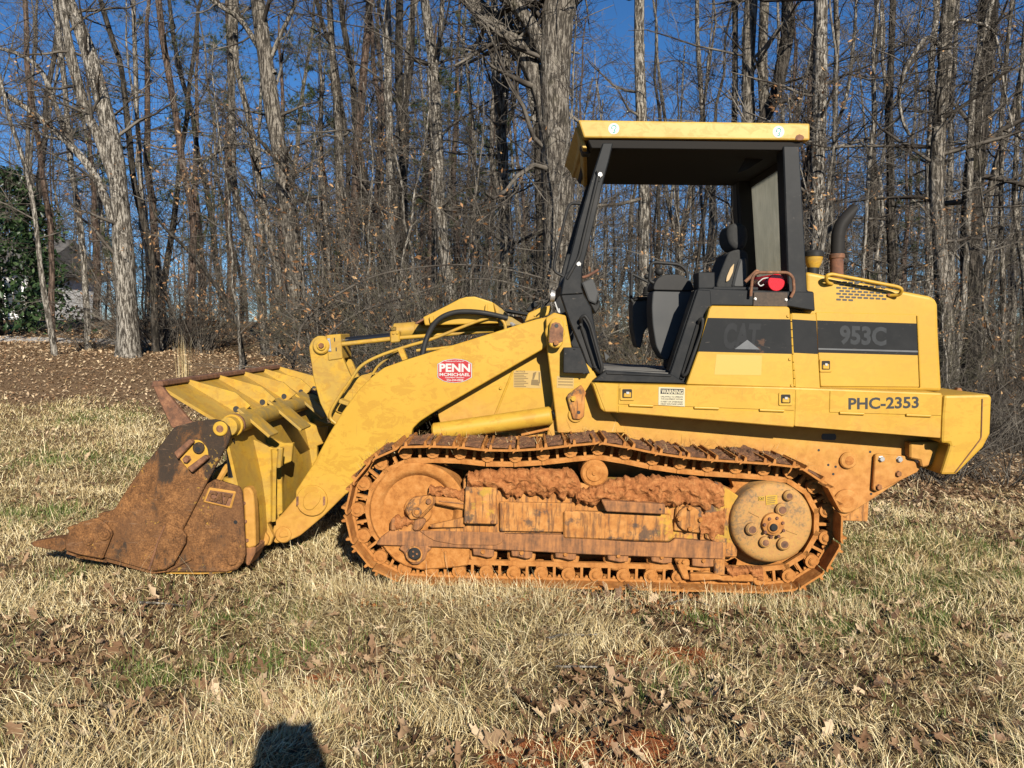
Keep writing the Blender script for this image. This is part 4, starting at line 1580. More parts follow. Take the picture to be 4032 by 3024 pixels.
for x, y, rr_ in ((1490, 652, 38), (1440, 752, 46), (1222, 895, 46), (1455, 1003, 46), (1317, 990, 40)):
    pl = disc('drain_plug', 'Z6', x, y, rr_, .028, .07, M_HUB, hub, 28, .01)
    disc('plug_recess', 'Z6', x + 2, y + 2, rr_ * .62, .0265, .05, M_RUSTDK, pl, 24, .002)
sheet('maker_plate', 'Z6', [(1266, 655), (1310, 655), (1310, 684), (1268, 684)], .058, M_YELTOP, hub, .003)
lettering('CAT', 'Z6', (1271, 660), (1271, 679), (1306, 679), .0545, M_INK, hub, .02)
sheet('data_plate', 'Z6', [(1318, 648), (1402, 642), (1404, 708), (1322, 716)], .058, M_YELTOP, hub, .003)
for k in range(4):
    sheet('data_line', 'Z6', [(1330, 657 + k * 14), (1390 - 6 * (k % 2), 653 + k * 14), (1390 - 6 * (k % 2), 659 + k * 14), (1330, 663 + k * 14)], .0545, M_FADE, hub)
for x, y, a in ((1235, 785, .5), (1510, 915, .35)):
    plate('cast_mark', 'Z6', [(x - 38, y - 38 * a - 3), (x + 38, y + 38 * a - 3), (x + 38, y + 38 * a + 3), (x - 38, y - 38 * a + 3)], .055, .07, M_HUB, hub, 0)

# far-side hub, plain
lathe('final_drive', Vector((hc.x, 2.22, hc.z)), (0, -1, 0), [(0, 0), (0, hr - .04), (.04, hr), (.25, hr), (.25, 0)], M_HUB, None, 40)

cr = disc('carrier_roller', 'Z6', 75, 487, 100, .10, .36, M_CLAY, None, 40, .012)
disc('roller_face', 'Z6', 75, 488, 62, .093, .2, M_CLAY, cr, 32, .006)
disc('roller_cap', 'Z6', 74, 488, 16, .085, .2, M_CLAY, cr, 16, .003)
for x, y in ((1310, 1172), (1615, 1180), (1962, 1192)):
    ro = disc('track_roller', 'Z5', x, y, 112, .14, .35, M_CLAY, None, 36, .012)
    plate('roller_retainer', 'Z5', [(x - 82, y - 50), (x + 88, y - 46), (x + 86, y + 22), (x + 40, y + 30), (x - 30, y + 12), (x - 76, y + 8)], .09, .15, M_CLAYBROWN, ro, .006)
    bolt('Z5', x, y - 20, 16, .09, M_CLAY, ro)
for x, y in ((240, 1098), (556, 1108)):
    ro = disc('track_roller', 'Z6', x, y, 102, .14, .35, M_CLAY, None, 36, .012)
    plate('roller_retainer', 'Z6', [(x - 72, y - 40), (x + 84, y - 36), (x + 80, y + 30), (x + 20, y + 36), (x - 66, y + 18)], .09, .15, M_CLAYBROWN, ro, .006)
    bolt('Z6', x + 8, y - 14, 15, .09, M_CLAY, ro)
ro = disc('track_roller', 'Z6', 870, 1118, 100, .14, .35, M_CLAY, None, 36, .012)
plate('roller_retainer', 'Z6', [(785, 1105), (945, 1108), (945, 1165), (880, 1170), (785, 1160)], .09, .15, M_CLAYBROWN, ro, .006)
bolt('Z6', 866, 1120, 14, .09, M_CLAY, ro)

# ------------------------------------------------------------------ track roller frame
fr = plate('roller_frame', 'u', [(1000, 1035), (1180, 1030), (1260, 1045), (1560, 1048), (1600, 1075), (1592, 1205), (1000, 1188), (940, 1180), (905, 1150), (1000, 1130)], .115, .37, M_CLAYSTEEL, None, .01)
boxl('roller_frame', (IC.x + .15, 1.92, .16), (SCN.x - .25, 2.18, .58), M_CLAYSTEEL)
plate('frame_rail', 'Z5', [(465, 1082), (500, 1040), (575, 985), (800, 992), (850, 1000), (1480, 1012), (2060, 1020), (2210, 1055), ('Z6', 330, 985), ('Z6', 620, 992), ('Z6', 660, 962), ('Z6', 1010, 990), ('Z6', 1010, 1110), ('Z6', 640, 1100), ('Z6', 0, 1075), (1200, 1125), (470, 1100)], .075, .12, M_CLAYBROWN, None, .006)
plate('wear_pad', 'Z5', [(805, 985), (1490, 1002), (1475, 1070), (1420, 1102), (1100, 1098), (930, 1068), (870, 1035)], .067, .08, M_CLAYBROWN, None, .008, rnd=.02)
gp = plate('recoil_cover', 'Z5', [(1170, 640), (1420, 645), (1424, 690), (1415, 720), (1430, 935), (1160, 930)], .05, .12, M_CLAYSTEEL, None, .006)
for x, y in ((1195, 912), (1385, 915)):
    bolt('Z5', x, y, 13, .05, M_CLAYBROWN, gp)
plate('frame_cover', 'Z6', [(-150, 760), (635, 792), (655, 955), (615, 988), (-150, 960)], .062, .12, M_CLAYSTEEL, None, .012)
plate('frame_cover', 'Z5', [(1440, 760), (2040, 770), (2045, 1000), (1445, 990)], .085, .12, M_CLAYSTEEL, None, .006)
plate('step_bracket', 'Z6', [(125, 682), (590, 712), (586, 785), (160, 765)], .01, .12, M_CLAYBROWN, None, .006)
disc('bracket_hole', 'Z6', 553, 748, 8, .0085, .03, M_INK, fr, 14, .001)
plate('cover_housing', 'Z6', [(668, 735), (850, 735), (862, 925), (650, 905)], .085, .12, M_CLAYSTEEL, None, .008)
rc = disc('round_cover', 'Z6', 765, 820, 92, .06, .12, M_CLAYSTEEL, None, 32, .006)
for x, y in ((690, 815), (765, 738), (842, 822), (766, 890)):
    bolt('Z6', x, y, 17, .06, M_CLAY, rc, .018)
plate('frame_end_plate', 'Z6', [(875, 640), (960, 545), (1030, 640), (1020, 720), (1050, 860), (1040, 990), (1015, 1180), (960, 1180), (950, 990), (880, 960)], .09, .14, M_CLAYSTEEL, None, .008)
plate('idler_guide', 'Z5', [(508, 1098), (1205, 1125), (1195, 1262), (1120, 1275), (960, 1288), (820, 1298), (700, 1270), (610, 1220), (545, 1150)], .10, .16, M_CLAY, None, .01)
pl = plate('roller_bracket', 'Z5', [(660, 1110), (690, 1105), (860, 1105), (905, 1130), (870, 1160), (850, 1215), (800, 1255), (750, 1255), (700, 1215), (685, 1160), (640, 1130)], .065, .12, M_CLAYBROWN, None, .008)
lathe('roller_collar', L('Z5', 768, 1168, .062), (0, -1, 0), [(0, .055), (.012, .055), (.012, .045), (0, .043)], M_CLAYSTEEL, pl, 32)
disc('roller_end', 'Z5', 768, 1168, 50, .045, .10, M_RUB, pl, 28)
for k in range(3):
    a = k * 2.1
    bolt('Z5', 768 + 20 * math.cos(a), 1168 + 20 * math.sin(a), 7, .045, M_CLAYBROWN, pl, .008)
plate('guide_rib', 'Z5', [(1000, 1150), (1025, 1150), (1035, 1280), (1015, 1285)], .085, .11, M_CLAY, None, .004)
plate('guide_lug', 'Z5', [(580, 890), (620, 885), (625, 990), (572, 990)], .06, .11, M_CLAYBROWN, None, .012)
plate('guide_lug', 'Z5', [(760, 905), (850, 890), (856, 935), (790, 995), (750, 985)], .055, .11, M_CLAYBROWN, None, .012)
plate('guide_cheek', 'Z5', [(620, 900), (770, 890), (790, 1000), (580, 1000)], .08, .13, M_CLAYSTEEL, None, .01)
yk = plate('idler_yoke', 'Z5', [(690, 830), (715, 760), (760, 725), (860, 712), (935, 725), (930, 775), (830, 885), (770, 905), (720, 880)], .07, .13, M_CLAYSTEEL, None, .012, rnd=.015)
plate('yoke_plate', 'Z5', [(715, 870), (850, 735), (885, 705), (915, 725), (915, 770), (790, 892), (735, 900)], .045, .075, M_YEL, yk, .006, rnd=.012)
disc('yoke_boss', 'Z5', 785, 842, 40, .03, .06, M_CLAYSTEEL, yk, 24)
disc('yoke_pin', 'Z5', 785, 842, 22, .022, .06, M_CLAY, yk, 20)
bolt('Z5', 880, 752, 20, .045, M_CLAYBROWN, yk, .02)
plate('recoil_rod', 'Z5', [(925, 715), (1165, 738), (1165, 825), (1130, 815), (930, 775)], .09, .2, M_CLAY, None, .01)
plate('recoil_rod_groove', 'Z5', [(960, 745), (1160, 768), (1160, 778), (960, 755)], .085, .1, M_CLAYBROWN, fr, .002)
plate('frame_wedge', 'Z5', [(880, 945), (1165, 880), (1165, 960), (900, 965)], .085, .12, M_CLAYSTEEL, None, .006)
plate('roller_guard', 'Z6', [(655, 1108), (765, 1112), (768, 1160), (745, 1165), (768, 1262), (722, 1258), (690, 1190)], .08, .14, M_CLAY, None, .008)
plate('roller_guard', 'Z6', [(768, 1216), (960, 1220), (1000, 1235), (1230, 1222), (1232, 1276), (1010, 1272), (980, 1262), (770, 1272)], .07, .12, M_CLAY, None, .008)
plate('guard_post', 'Z6', [(945, 1112), (1025, 1115), (1022, 1232), (948, 1228)], .075, .12, M_CLAYSTEEL, None, .008)
for x in (690, 722):
    bolt('Z6', x, 1128, 14, .08, M_CLAY, fr)
disc('pin_boss', 'Z6', 1268, 1262, 42, .09, .14, M_CLAY, None, 24)


# clay packed on the frame: ragged lumps standing off the steel
def clay_pack(view, x0, x1, top, bot, Y, seed, thick=.05):
    """top/bot: lists of (x, y) giving the upper and lower ragged limits in crop pixels"""
    nx, nz = 150, 42
    xs = np.linspace(x0, x1, nx)
    tp = np.interp(xs, [a for a, b in top], [b for a, b in top])
    bt = np.interp(xs, [a for a, b in bot], [b for a, b in bot])
    rg = vnoise(xs, xs * 0, .035, seed) * 22 + vnoise(xs, xs * 0, .09, seed + 1) * 16 - 18
    rb = vnoise(xs, xs * 0, .02, seed + 2) * 70 + vnoise(xs, xs * 0, .06, seed + 5) * 30 - 40
    V = []
    for j in range(nz):
        t = j / (nz - 1)
        yy = (tp + rg) * (1 - t) + (bt + rb) * t
        for i in range(nx):
            p = L(view, xs[i], yy[i], Y)
            V.append((p.x, p.y, p.z))
    V = np.array(V)
    t = np.repeat(np.linspace(0, 1, nz), nx)
    n = fbm(V[:, 0], V[:, 2], 22, seed + 7, 4)
    rdg = 1 - np.abs(2 * fbm(V[:, 0], V[:, 2], 14, seed + 17, 3) - 1) * 1.6
    env = np.sin(math.pi * np.clip(t * .93 + .04, 0, 1)) ** .5
    V[:, 1] -= env * (thick * (.25 + .9 * n) + thick * .5 * np.clip(rdg, 0, 1)) - .012
    V[:, 1] += (t < .02) * .06 + (t > .98) * .03
    V[:, 0] += (vnoise(V[:, 0], V[:, 2], 40, seed + 27) - .5) * .014
    V[:, 2] += (vnoise(V[:, 0], V[:, 2], 40, seed + 28) - .5) * .014
    q = (np.arange(nz - 1)[:, None] * nx + np.arange(nx - 1)[None]).ravel()
    F = np.stack([q, q + nx, q + 1 + nx, q + 1], -1)
    o = link(bpy.data.objects.new('packed_clay', np_mesh('packed_clay', V, F, M_PACK)), LOADER)
    o['kind'] = 'stuff'


m = NT('packed_red_clay')
n1 = m.noise(26, 8, .72)
m.color(m.ramp(n1, [(.25, (.13, .042, .014)), (.5, (.29, .112, .037)), (.75, (.43, .205, .075))])).rough(.96).spec(.1).bump(n1, .8, .02)
M_PACK = m.m
clay_pack('Z5', 1190, 2080, [(1190, 520), (1300, 508), (1700, 500), (2000, 492), (2040, 520), (2080, 600)], [(1190, 640), (1420, 660), (1500, 720), (1560, 700), (2080, 700)], .10, 301, .06)
clay_pack('Z6', -60, 640, [(-60, 610), (120, 575), (200, 535), (400, 508), (560, 512), (640, 535)], [(-60, 690), (130, 690), (330, 700), (640, 720)], .09, 331, .06)
clay_pack('Z6', 600, 1010, [(600, 520), (700, 515), (900, 535), (1010, 570)], [(600, 690), (760, 720), (900, 730), (1010, 720)], .09, 361, .04)
clay_pack('Z6', 840, 1020, [(840, 790), (1020, 740)], [(840, 930), (1020, 950)], .085, 391, .025)
clay_pack('Z5', 880, 1170, [(880, 640), (1000, 650), (1170, 660)], [(880, 700), (1170, 735)], .10, 421, .03)
clay_pack('Z6', 1040, 1300, [(1040, 1175), (1300, 1180)], [(1040, 1230), (1300, 1240)], .085, 451, .03)
clay_pack('Z5', 600, 760, [(600, 885), (760, 890)], [(600, 960), (760, 960)], .07, 481, .02)

TRACK_BOXES += [(IC.x - .32, SCN.x + .35, D0 - .0, D0 + .52)]

# ------------------------------------------------------------------ main frame and body
wall = plate('main_frame', 'u', [(960, 965), (1180, 950), (1195, 860), (1300, 870), (2035, 930), (2005, 992), (1985, 1012), (1822, 1120), (1700, 1110), (1500, 1090), (960, 1010)], .50, .56, M_YEL, None, .006)
plate('main_frame', 'u', [(960, 905), (1190, 860), (1300, 870), (2035, 930), (2005, 992), (1985, 1012), (1822, 1120), (960, 1010)], 1.72, 1.78, M_YEL, None, .006)
boxl('belly_guard', (L('u', 1000, 1000, .6).x, .58, .42), (L('u', 1880, 1000, .6).x, 1.70, .95), M_CLAYSTEEL)
plate('frame_slot', 'Z4', [(463, 1265), (470, 1255), (535, 1255), (543, 1265), (543, 1280), (535, 1290), (470, 1288), (463, 1280)], .498, .52, M_INK, wall, 0)
hp = plate('hitch_plate', 'Z4', [(755, 1372), (770, 1365), (1000, 1385), (1008, 1430), (985, 1465), (768, 1572), (742, 1560)], .465, .50, M_YEL, None, .006, rnd=.01)
for x, y in ((788, 1392), (886, 1394), (988, 1398), (880, 1473), (774, 1546)):
    bolt('Z4', x, y, 15, .465, M_STEEL if y < 1450 else M_CLAYBROWN, hp, .02)
for x, y, a in ((612, 1402, 46), (600, 1625, 66)):
    h = disc('frame_boss', 'Z4', x, y, a, .475, .52, M_YEL, None, 32, .008)
    disc('boss_recess', 'Z4', x + 4, y, a * .55, .4735, .5, M_CLAY, h, 24, .002)
for x, y in ((448, 1345), (540, 1435), (728, 1354), (527, 1475), (500, 1425), (733, 1583)):
    disc('bolt_hole', 'Z4', x, y, 7, .4985, .51, M_INK, wall, 12, .001)

notice = plate('side_shield', 'u', [(947, 900), (940, 852), (1040, 760), (1180, 690), (1200, 690), (1205, 945), (960, 945)], .62, .66, M_YEL, None, .004)
tubep('shield_bead', 'F', [(765, 190), (632, 520)], .618, .008, M_YEL, notice, 0, 8)
bolt('F', 673, 323, 10, .62, M_YEL, notice)
sheet('notice_decal', 'F', [(765, 198), (960, 200), (962, 325), (765, 318)], .62, M_FADEP, notice)
lettering('NOTICE', 'F', (783, 197), (783, 209), (848, 210), .6185, M_FADE, notice, .02)
for k in range(9):
    sheet('notice_line', 'F', [(770, 216 + k * 11.5), (870 - 14 * ((k * 5) % 3), 217 + k * 11.5), (870 - 14 * ((k * 5) % 3), 222 + k * 11.5), (770, 221 + k * 11.5)], .6185, M_FADE, notice)
for pts in ([(905, 215), (930, 205), (912, 260), (900, 260)], [(895, 262), (940, 264), (950, 305), (890, 300)], [(945, 210), (955, 210), (955, 290), (945, 290)]):
    sheet('notice_figure', 'F', pts, .6185, M_FADE, notice)
tower = plate('loader_tower', 'E', [(345, 175), (400, 140), (480, 160), (520, 380), (690, 560), (790, 830), (890, 960), (425, 960), (388, 660), (352, 380)], .44, .64, M_YEL, None, .006)
sheet('tower_decal', 'E', [(420, 572), (537, 576), (534, 657), (418, 652)], .44, M_FADEP, tower)
for k in range(3):
    sheet('decal_line', 'E', [(428, 588 + k * 20), (528, 590 + k * 20), (528, 596 + k * 20), (428, 594 + k * 20)], .4388, M_FADE, tower)
plate('loader_tower', 'E', [(345, 175), (400, 140), (480, 160), (520, 380), (690, 560), (790, 830), (425, 960), (352, 380)], 1.66, 1.84, M_YEL, None, .006)
bo = disc('pivot_boss', 'E', 408, 272, 68, .40, .46, M_YEL, None, 36, .008)
cp = plate('pivot_lock', 'E', [(372, 210), (390, 180), (425, 172), (455, 185), (470, 215), (462, 350), (445, 375), (410, 385), (375, 372), (362, 345)], .355, .41, M_YELCW, bo, .008, rnd=.02)
plate('lock_scuff', 'E', [(385, 215), (410, 205), (440, 212), (466, 250), (460, 335), (430, 350), (366, 345), (372, 260)], .3535, .36, M_RUSTDK, bo, 0)
bolt('E', 413, 348, 17, .352, M_CLAYBROWN, bo, .02)
disc('lock_hole', 'E', 417, 230, 14, .3525, .37, M_INK, bo, 16, .001)
lb = plate('lock_bracket', 'E', [(488, 712), (500, 695), (587, 632), (622, 690), (612, 702), (606, 850), (575, 870), (530, 866)], .405, .45, M_CLAYSTEEL, None, .006)
disc('bracket_boss', 'E', 548, 838, 52, .425, .46, M_YEL, lb, 30)
bolt('E', 531, 727, 17, .405, M_YEL, lb, .02)
disc('bracket_hole', 'E', 568, 820, 12, .4035, .42, M_INK, lb, 16, .001)
plate('step_box', 'E', [(466, 378), (578, 378), (646, 556), (464, 550)], .36, .62, M_BLK, None, .004)
bolt('E', 540, 387, 6, .36, M_BLK, LOADER, .008)
bolt('E', 604, 553, 6, .36, M_BLK, LOADER, .008)

# lift cylinder lying over the track
a, b = L('F', 190, 640, .47), L('F', 1038, 518, .47)
lc = rod('lift_cylinder', a, b, .066, M_YELARM, None, 32, .012)
rod('lift_cylinder', a + Vector((0, 1.34, 0)), b + Vector((0, 1.34, 0)), .066, M_YELARM, None, 24, .012)
rod('lift_rod', b, L('E', 440, 815, .52), .03, M_CHROME, lc, 16)
tubep('drain_bar', 'Z2', [(1940, 1130), (2140, 1085)], .44, .010, M_CLAY, None, 0, 8)

# ------------------------------------------------------------------ lift arms
ARM = [('Z2', 2150, 268), ('Z2', 2040, 292), ('Z2', 1110, 582), ('Z2', 945, 640), ('Z2', 850, 712), ('Z2', 760, 800), ('Z2', 640, 965), ('Z2', 540, 1130), ('Z2', 440, 1322), ('Z2', 300, 1540),
       ('B', 640, 590), ('B', 590, 650), ('B', 552, 690), ('B', 540, 740), ('B', 545, 775), ('B', 557, 783), ('B', 610, 772), ('B', 655, 752), ('B', 755, 668), ('B', 846, 578),
       ('Z5', 235, 690), ('Z5', 500, 420), ('Z2', 1140, 1140), ('Z2', 1150, 1085), ('Z2', 1205, 1030), ('Z2', 1310, 962), ('Z2', 2110, 500), ('Z2', 2190, 440), ('Z2', 2200, 300)]
arm = plate('lift_arm', 'Z2', ARM, .50, .58, M_YELARM, None, .008, rnd=.02, segs=2)
P2 = [Vector((p.x, 1.70, p.z)) for p in pts3('Z2', ARM, .50)]
extrude_y('lift_arm', P2, 1.78, M_YELARM, LOADER, .008)
ab = disc('arm_boss', 'B', 705, 605, 65, .478, .51, M_YELARM, arm, 40, .006)
plate('boss_slot', 'B', [(668, 622), (672, 590), (690, 568), (715, 560), (738, 570), (745, 590), (735, 615), (705, 645), (680, 642)], .470, .49, M_YELARM, ab if False else arm, .004, rnd=.02)
for x in (646, 757):
    plate('boss_notch', 'B', [(x - 5, 588), (x + 5, 586), (x + 5, 622), (x - 5, 626)], .4765, .48, M_RUSTDK, arm, 0)
disc('arm_pin', 'B', 585, 748, 34, .482, .51, M_YELARM, arm, 30, .008)
plate('pin_plate', 'B', [(567, 750), (575, 732), (600, 732), (608, 752), (598, 756), (575, 758)], .474, .49, M_YELARM, arm, .004, rnd=.01)
rod('cross_tube', (P2[9].x + .25, .58, P2[9].z + .05), (P2[9].x + .25, 1.70, P2[9].z + .05), .085, M_YELARM, None, 28)

# dealer's sticker
S_ = [(221, 150), (262, 127), (300, 117), (345, 112), (392, 116), (430, 125), (470, 147), (470, 247), (430, 270), (392, 282), (345, 287), (300, 283), (260, 273), (221, 248)]


def shrink(pts, k, cx=345, cy=200):
    return [(cx + (x - cx) * k, cy + (y - cy) * k) for x, y in pts]


st = sheet('dealer_sticker', 'F', shrink(S_, 1.0), .50, M_INK, arm)
sheet('sticker_border', 'F', shrink(S_, .985), .4988, M_WHITE, arm)
sheet('sticker_field', 'F', shrink(S_, .945), .4976, M_RED, arm)
lettering('PENN', 'F', (236, 148), (236, 208), (456, 208), .4964, M_WHITE, arm, .035)
lettering('MCMICHAEL', 'F', (237, 215), (237, 237), (455, 238), .4964, M_WHITE, arm, .025)
lettering('EQUIPMENT TRADING', 'F', (278, 243), (278, 253), (413, 254), .4964, M_WHITE, arm, .02)
lettering('336-254-0908', 'F', (287, 259), (287, 273), (407, 273), .4964, M_WHITE, arm, .02)
lettering('PennEquipmentTrading.com', 'F', (278, 126), (278, 138), (412, 138), .4964, M_WHITE, arm, .01)

# ------------------------------------------------------------------ tilt linkage in the middle
LEV = [(398, 490), (420, 440), (460, 410), (510, 410), (560, 450), (640, 560), (690, 680), (712, 722), (800, 690), (880, 690), (760, 900), (640, 1060), (600, 1066), (550, 1040), (480, 900), (432, 720), (408, 560)]
lev = plate('tilt_lever', 'Z2', LEV, .98, 1.03, M_YELBKT, None, .006, rnd=.02)
P2 = [Vector((p.x, 1.22, p.z)) for p in pts3('Z2', LEV, .98)]
extrude_y('tilt_lever', P2, 1.27, M_YELBKT, LOADER, .006)
e = disc('lever_eye', 'Z2', 485, 482, 62, .95, 1.30, M_YELBKT, lev, 32, .01)
disc('lever_pin', 'Z2', 487, 482, 34, .935, 1.31, M_YELCW, lev, 28, .006)
bolt('Z2', 488, 482, 18, .935, M_CLAYBROWN, lev, .014)
plate('lever_boss', 'Z2', [(590, 870), (625, 850), (680, 800), (740, 800), (760, 830), (690, 930), (640, 980), (590, 960), (575, 910)], .96, 1.0, M_YELBKT, lev, .006, rnd=.02)
blk = plate('rod_end_block', 'Z2', [(525, 405), (628, 396), (642, 575), (538, 590)], .97, 1.28, M_YELBKT, None, .006)
plate('block_plate', 'Z2', [(530, 428), (552, 426), (562, 524), (540, 526)], .963, .98, M_STEEL, blk, .002)
for x, y in ((584, 437), (596, 508)):
    plate('block_slot', 'Z2', [(x - 4, y - 14), (x + 4, y - 14), (x + 5, y + 14), (x - 3, y + 14)], .9685, .98, M_INK, blk, 0)
for x, y in ((541, 440), (550, 515)):
    bolt('Z2', x, y, 6, .963, M_STEEL, blk, .006)
rod('tilt_rod', L('Z2', 620, 450, 1.13), L('Z2', 1010, 412, 1.13), .028, M_CHROME, blk, 20)
rod('sensor_tube', L('Z2', 630, 472, 1.0), L('Z2', 1060, 425, 1.0), .018, M_YELBKT, None, 14)
plate('tube_clamp', 'Z2', [(985, 378), (1052, 372), (1058, 455), (990, 462)], .96, 1.06, M_YELBKT, None, .008)
for x, y in ((1012, 390), (1040, 388)):
    bolt('Z2', x, y, 10, .96, M_YELBKT, LOADER, .01)
rod('sensor_tube', L('Z2', 1055, 425, 1.0), L('Z2', 1740, 372, 1.0), .016, M_YELBKT, None, 14)
cyl = rod('tilt_cylinder', L('Z2', 1075, 375, 1.13), L('Z2', 1810, 335, 1.13), .055, M_YELBKT, None, 28, .01)
rod('cylinder_gland', L('Z2', 1015, 378, 1.13), L('Z2', 1180, 366, 1.13), .064, M_YELBKT, cyl, 28, .01)
for x in (1000, 1008):
    plate('gland_lug', 'Z2', [(990, 345), (1030, 342), (1034, 372), (994, 376)], 1.06, 1.2, M_YELDUST, cyl, .006)
guard = plate('engine_guard', 'Z2', [(1225, 275), (1300, 240), (1400, 190), (1490, 142), (1540, 127), (1600, 124), (1670, 145), (1735, 166), (1748, 250), (1775, 320), (1240, 335)], .86, 1.42, M_YELTOP, None, .01, segs=2)
for pts in ([(1270, 270), (1300, 265), (1306, 300), (1280, 320)], [(1680, 180), (1695, 178), (1700, 260), (1672, 260)]):
    plate('guard_gusset', 'Z2', pts, .83, .87, M_YELTOP, guard, .003)
plate('guard_lip', 'Z2', [(1165, 318), (1230, 280), (1240, 292), (1180, 326)], .86, 1.42, M_RUSTDK, guard, .003)
plate('nose_panel', 'Z2', [(1735, 168), (1800, 215), (1830, 250), (1960, 330), (1780, 345)], .90, 1.40, M_YELDUST, None, .006)
plate('dash_flap', 'Z2', [(1820, 232), (1828, 210), (2010, 250), (2000, 262)], .84, 1.4, M_BLK, None, .003)
plate('dash_flap', 'Z2', [(1975, 225), (2030, 155), (2065, 185), (2000, 232)], .95, 1.3, M_BLK, None, .003)
plate('nose_bracket', 'Z2', [(1965, 310), (1990, 245), (2080, 205), (2150, 190), (2165, 215), (2130, 262), (2040, 285)], .70, .76, M_YEL, None, .006)
for x, y in ((2040, 262), (2090, 240)):
    bolt('Z2', x, y, 9, .70, M_YEL, LOADER, .008)
rod('hose_coupling', L('Z2', 1800, 285, .93), L('Z2', 1880, 290, .93), .026, M_RUSTDK, None, 14)
rod('hose_coupling', L('Z2', 1845, 300, .93), L('Z2', 1890, 340, .9), .018, M_STEEL, None, 12)
plate('valve_block', 'Z2', [(1840, 262), (1950, 275), (1955, 330), (1845, 350)], .96, 1.1, M_CLAYBROWN, None, .012)
tubep('hydraulic_hose', 'Z2', [(1222, 560), (1240, 470), (1275, 380), (1330, 300), (1420, 250), (1530, 234), (1680, 246), (1840, 282)], [.78, .79, .80, .80, .80, .80, .80, .84], .020, M_RUB, None, 0, 12, True)
tubep('hydraulic_line', 'Z2', [(1825, 372), (1822, 330), (1795, 290), (1745, 272), (1600, 312), (1300, 430), (1100, 490), (900, 560), (775, 632), (700, 735), (620, 850), (560, 955), (556, 1010), (600, 1050)], .84, .0125, M_YELBKT, None, 0, 10, True)
tubep('hydraulic_line', 'Z2', [(1180, 517), (1330, 503), (1470, 486)], .86, .012, M_YELBKT, None, .03)
tubep('hydraulic_line', 'Z2', [(1050, 520), (980, 565), (900, 630), (860, 690)], .92, .010, M_YELDUST, None, 0, 8, True)
plate('line_bracket', 'Z2', [(1040, 510), (1080, 500), (1112, 580), (1075, 592)], .60, .66, M_YELARM, None, .004)
plate('line_bracket', 'Z2', [(620, 868), (690, 895), (680, 920), (612, 896)], .80, .9, M_YELBKT, None, .004)

# ------------------------------------------------------------------ side body: fender, doors, counterweight
fen = plate('side_fender', 'u', [(1279, 828), (1716, 837), (2036, 849), (2033, 947), (1715, 921), (1305, 890), (1297, 883)], .284, .60, M_YEL, None, .012, segs=2)
d1 = plate('fender_panel', 'C', [(218, 643), (328, 648), (325, 778), (268, 776)], .280, .30, M_YEL, fen, .006)
wd = plate('service_door', 'C', [(331, 649), (1132, 672), (1129, 770), (328, 741)], .279, .30, M_YEL, fen, .003)
plate('fender_panel', 'C', [(328, 745), (1129, 774), (1127, 846), (326, 778)], .280, .30, M_YEL, fen, .006)
fp = plate('fender_panel', 'Z4', [(322, 1014), (506, 1020), (503, 1142), (1115, 1161), (1110, 1279), (316, 1214)], .280, .30, M_YEL, fen, .003)
ph = plate('service_door', 'Z4', [(509, 1021), (1121, 1046), (1115, 1157), (506, 1139)], .279, .30, M_YEL, fen, .003)
lettering('PHC-2353', 'Z4', (609, 1060), (609, 1124), (992, 1116), .279, M_INK, ph, .028)
for x0, x1, y0, y1, v in ((377, 487, 745, 749, 'C'), (673, 785, 756, 760, 'C'), (970, 1082, 767, 771, 'C'), (560, 693, 1142, 1147, 'Z4'), (922, 1057, 1153, 1158, 'Z4')):
    rod('hinge', L(v, x0, y0, .276), L(v, x1, y1, .276), .0105, M_YELTOP, fen, 12, .002)


def latch(view, x, y, w, h, Y, parent):
    k = plate('latch', view, [(x - w, y - h), (x + w, y - h), (x + w, y + h), (x - w, y + h)], Y - .008, Y + .01, M_YELTOP, parent, .003, rnd=.012)
    plate('latch_recess', view, [(x - w * .68, y - h * .72), (x + w * .66, y - h * .72), (x + w * .66, y + h * .62), (x - w * .68, y + h * .62)], Y - .0092, Y, M_LINER, parent, 0, rnd=.008)
    plate('latch_tongue', view, [(x - w * .45, y - h * .1), (x + w * .55, y - h * .25), (x + w * .55, y + h * .55), (x - w * .5, y + h * .5)], Y - .016, Y, M_YELTOP, parent, .004)
    plate('latch_key', view, [(x - w * .15, y - h * .35), (x + w * .3, y - h * .35), (x + w * .3, y + h * .05), (x - w * .15, y + h * .05)], Y - .019, Y, M_STEEL, parent, .002)
    return k


latch('C', 369, 694, 33, 30, .279, wd)
latch('C', 1090, 718, 32, 30, .279, wd)
wn_ = plate('warning_sign', 'G', [(148, 117), (313, 122), (312, 240), (146, 230)], .2765, .285, M_CREAM, fen, .001)
sheet('sign_header', 'G', [(161, 126), (304, 130), (303, 164), (160, 160)], .2765, M_INK, fen)
lettering('WARNING', 'G', (166, 131), (165, 158), (299, 162), .2753, M_CREAM, fen, .03)
for t, y in (('UNLAWFUL TO OPERATE', 172), ('THIS EQUIPMENT WITHIN', 187), ('10 FEET OF OVERHEAD', 203), ('HIGH VOLTAGE LINES', 217)):
    lettering(t, 'G', (162, y), (162, y + 10), (299, y + 13), .2765, M_INK, fen, .005)

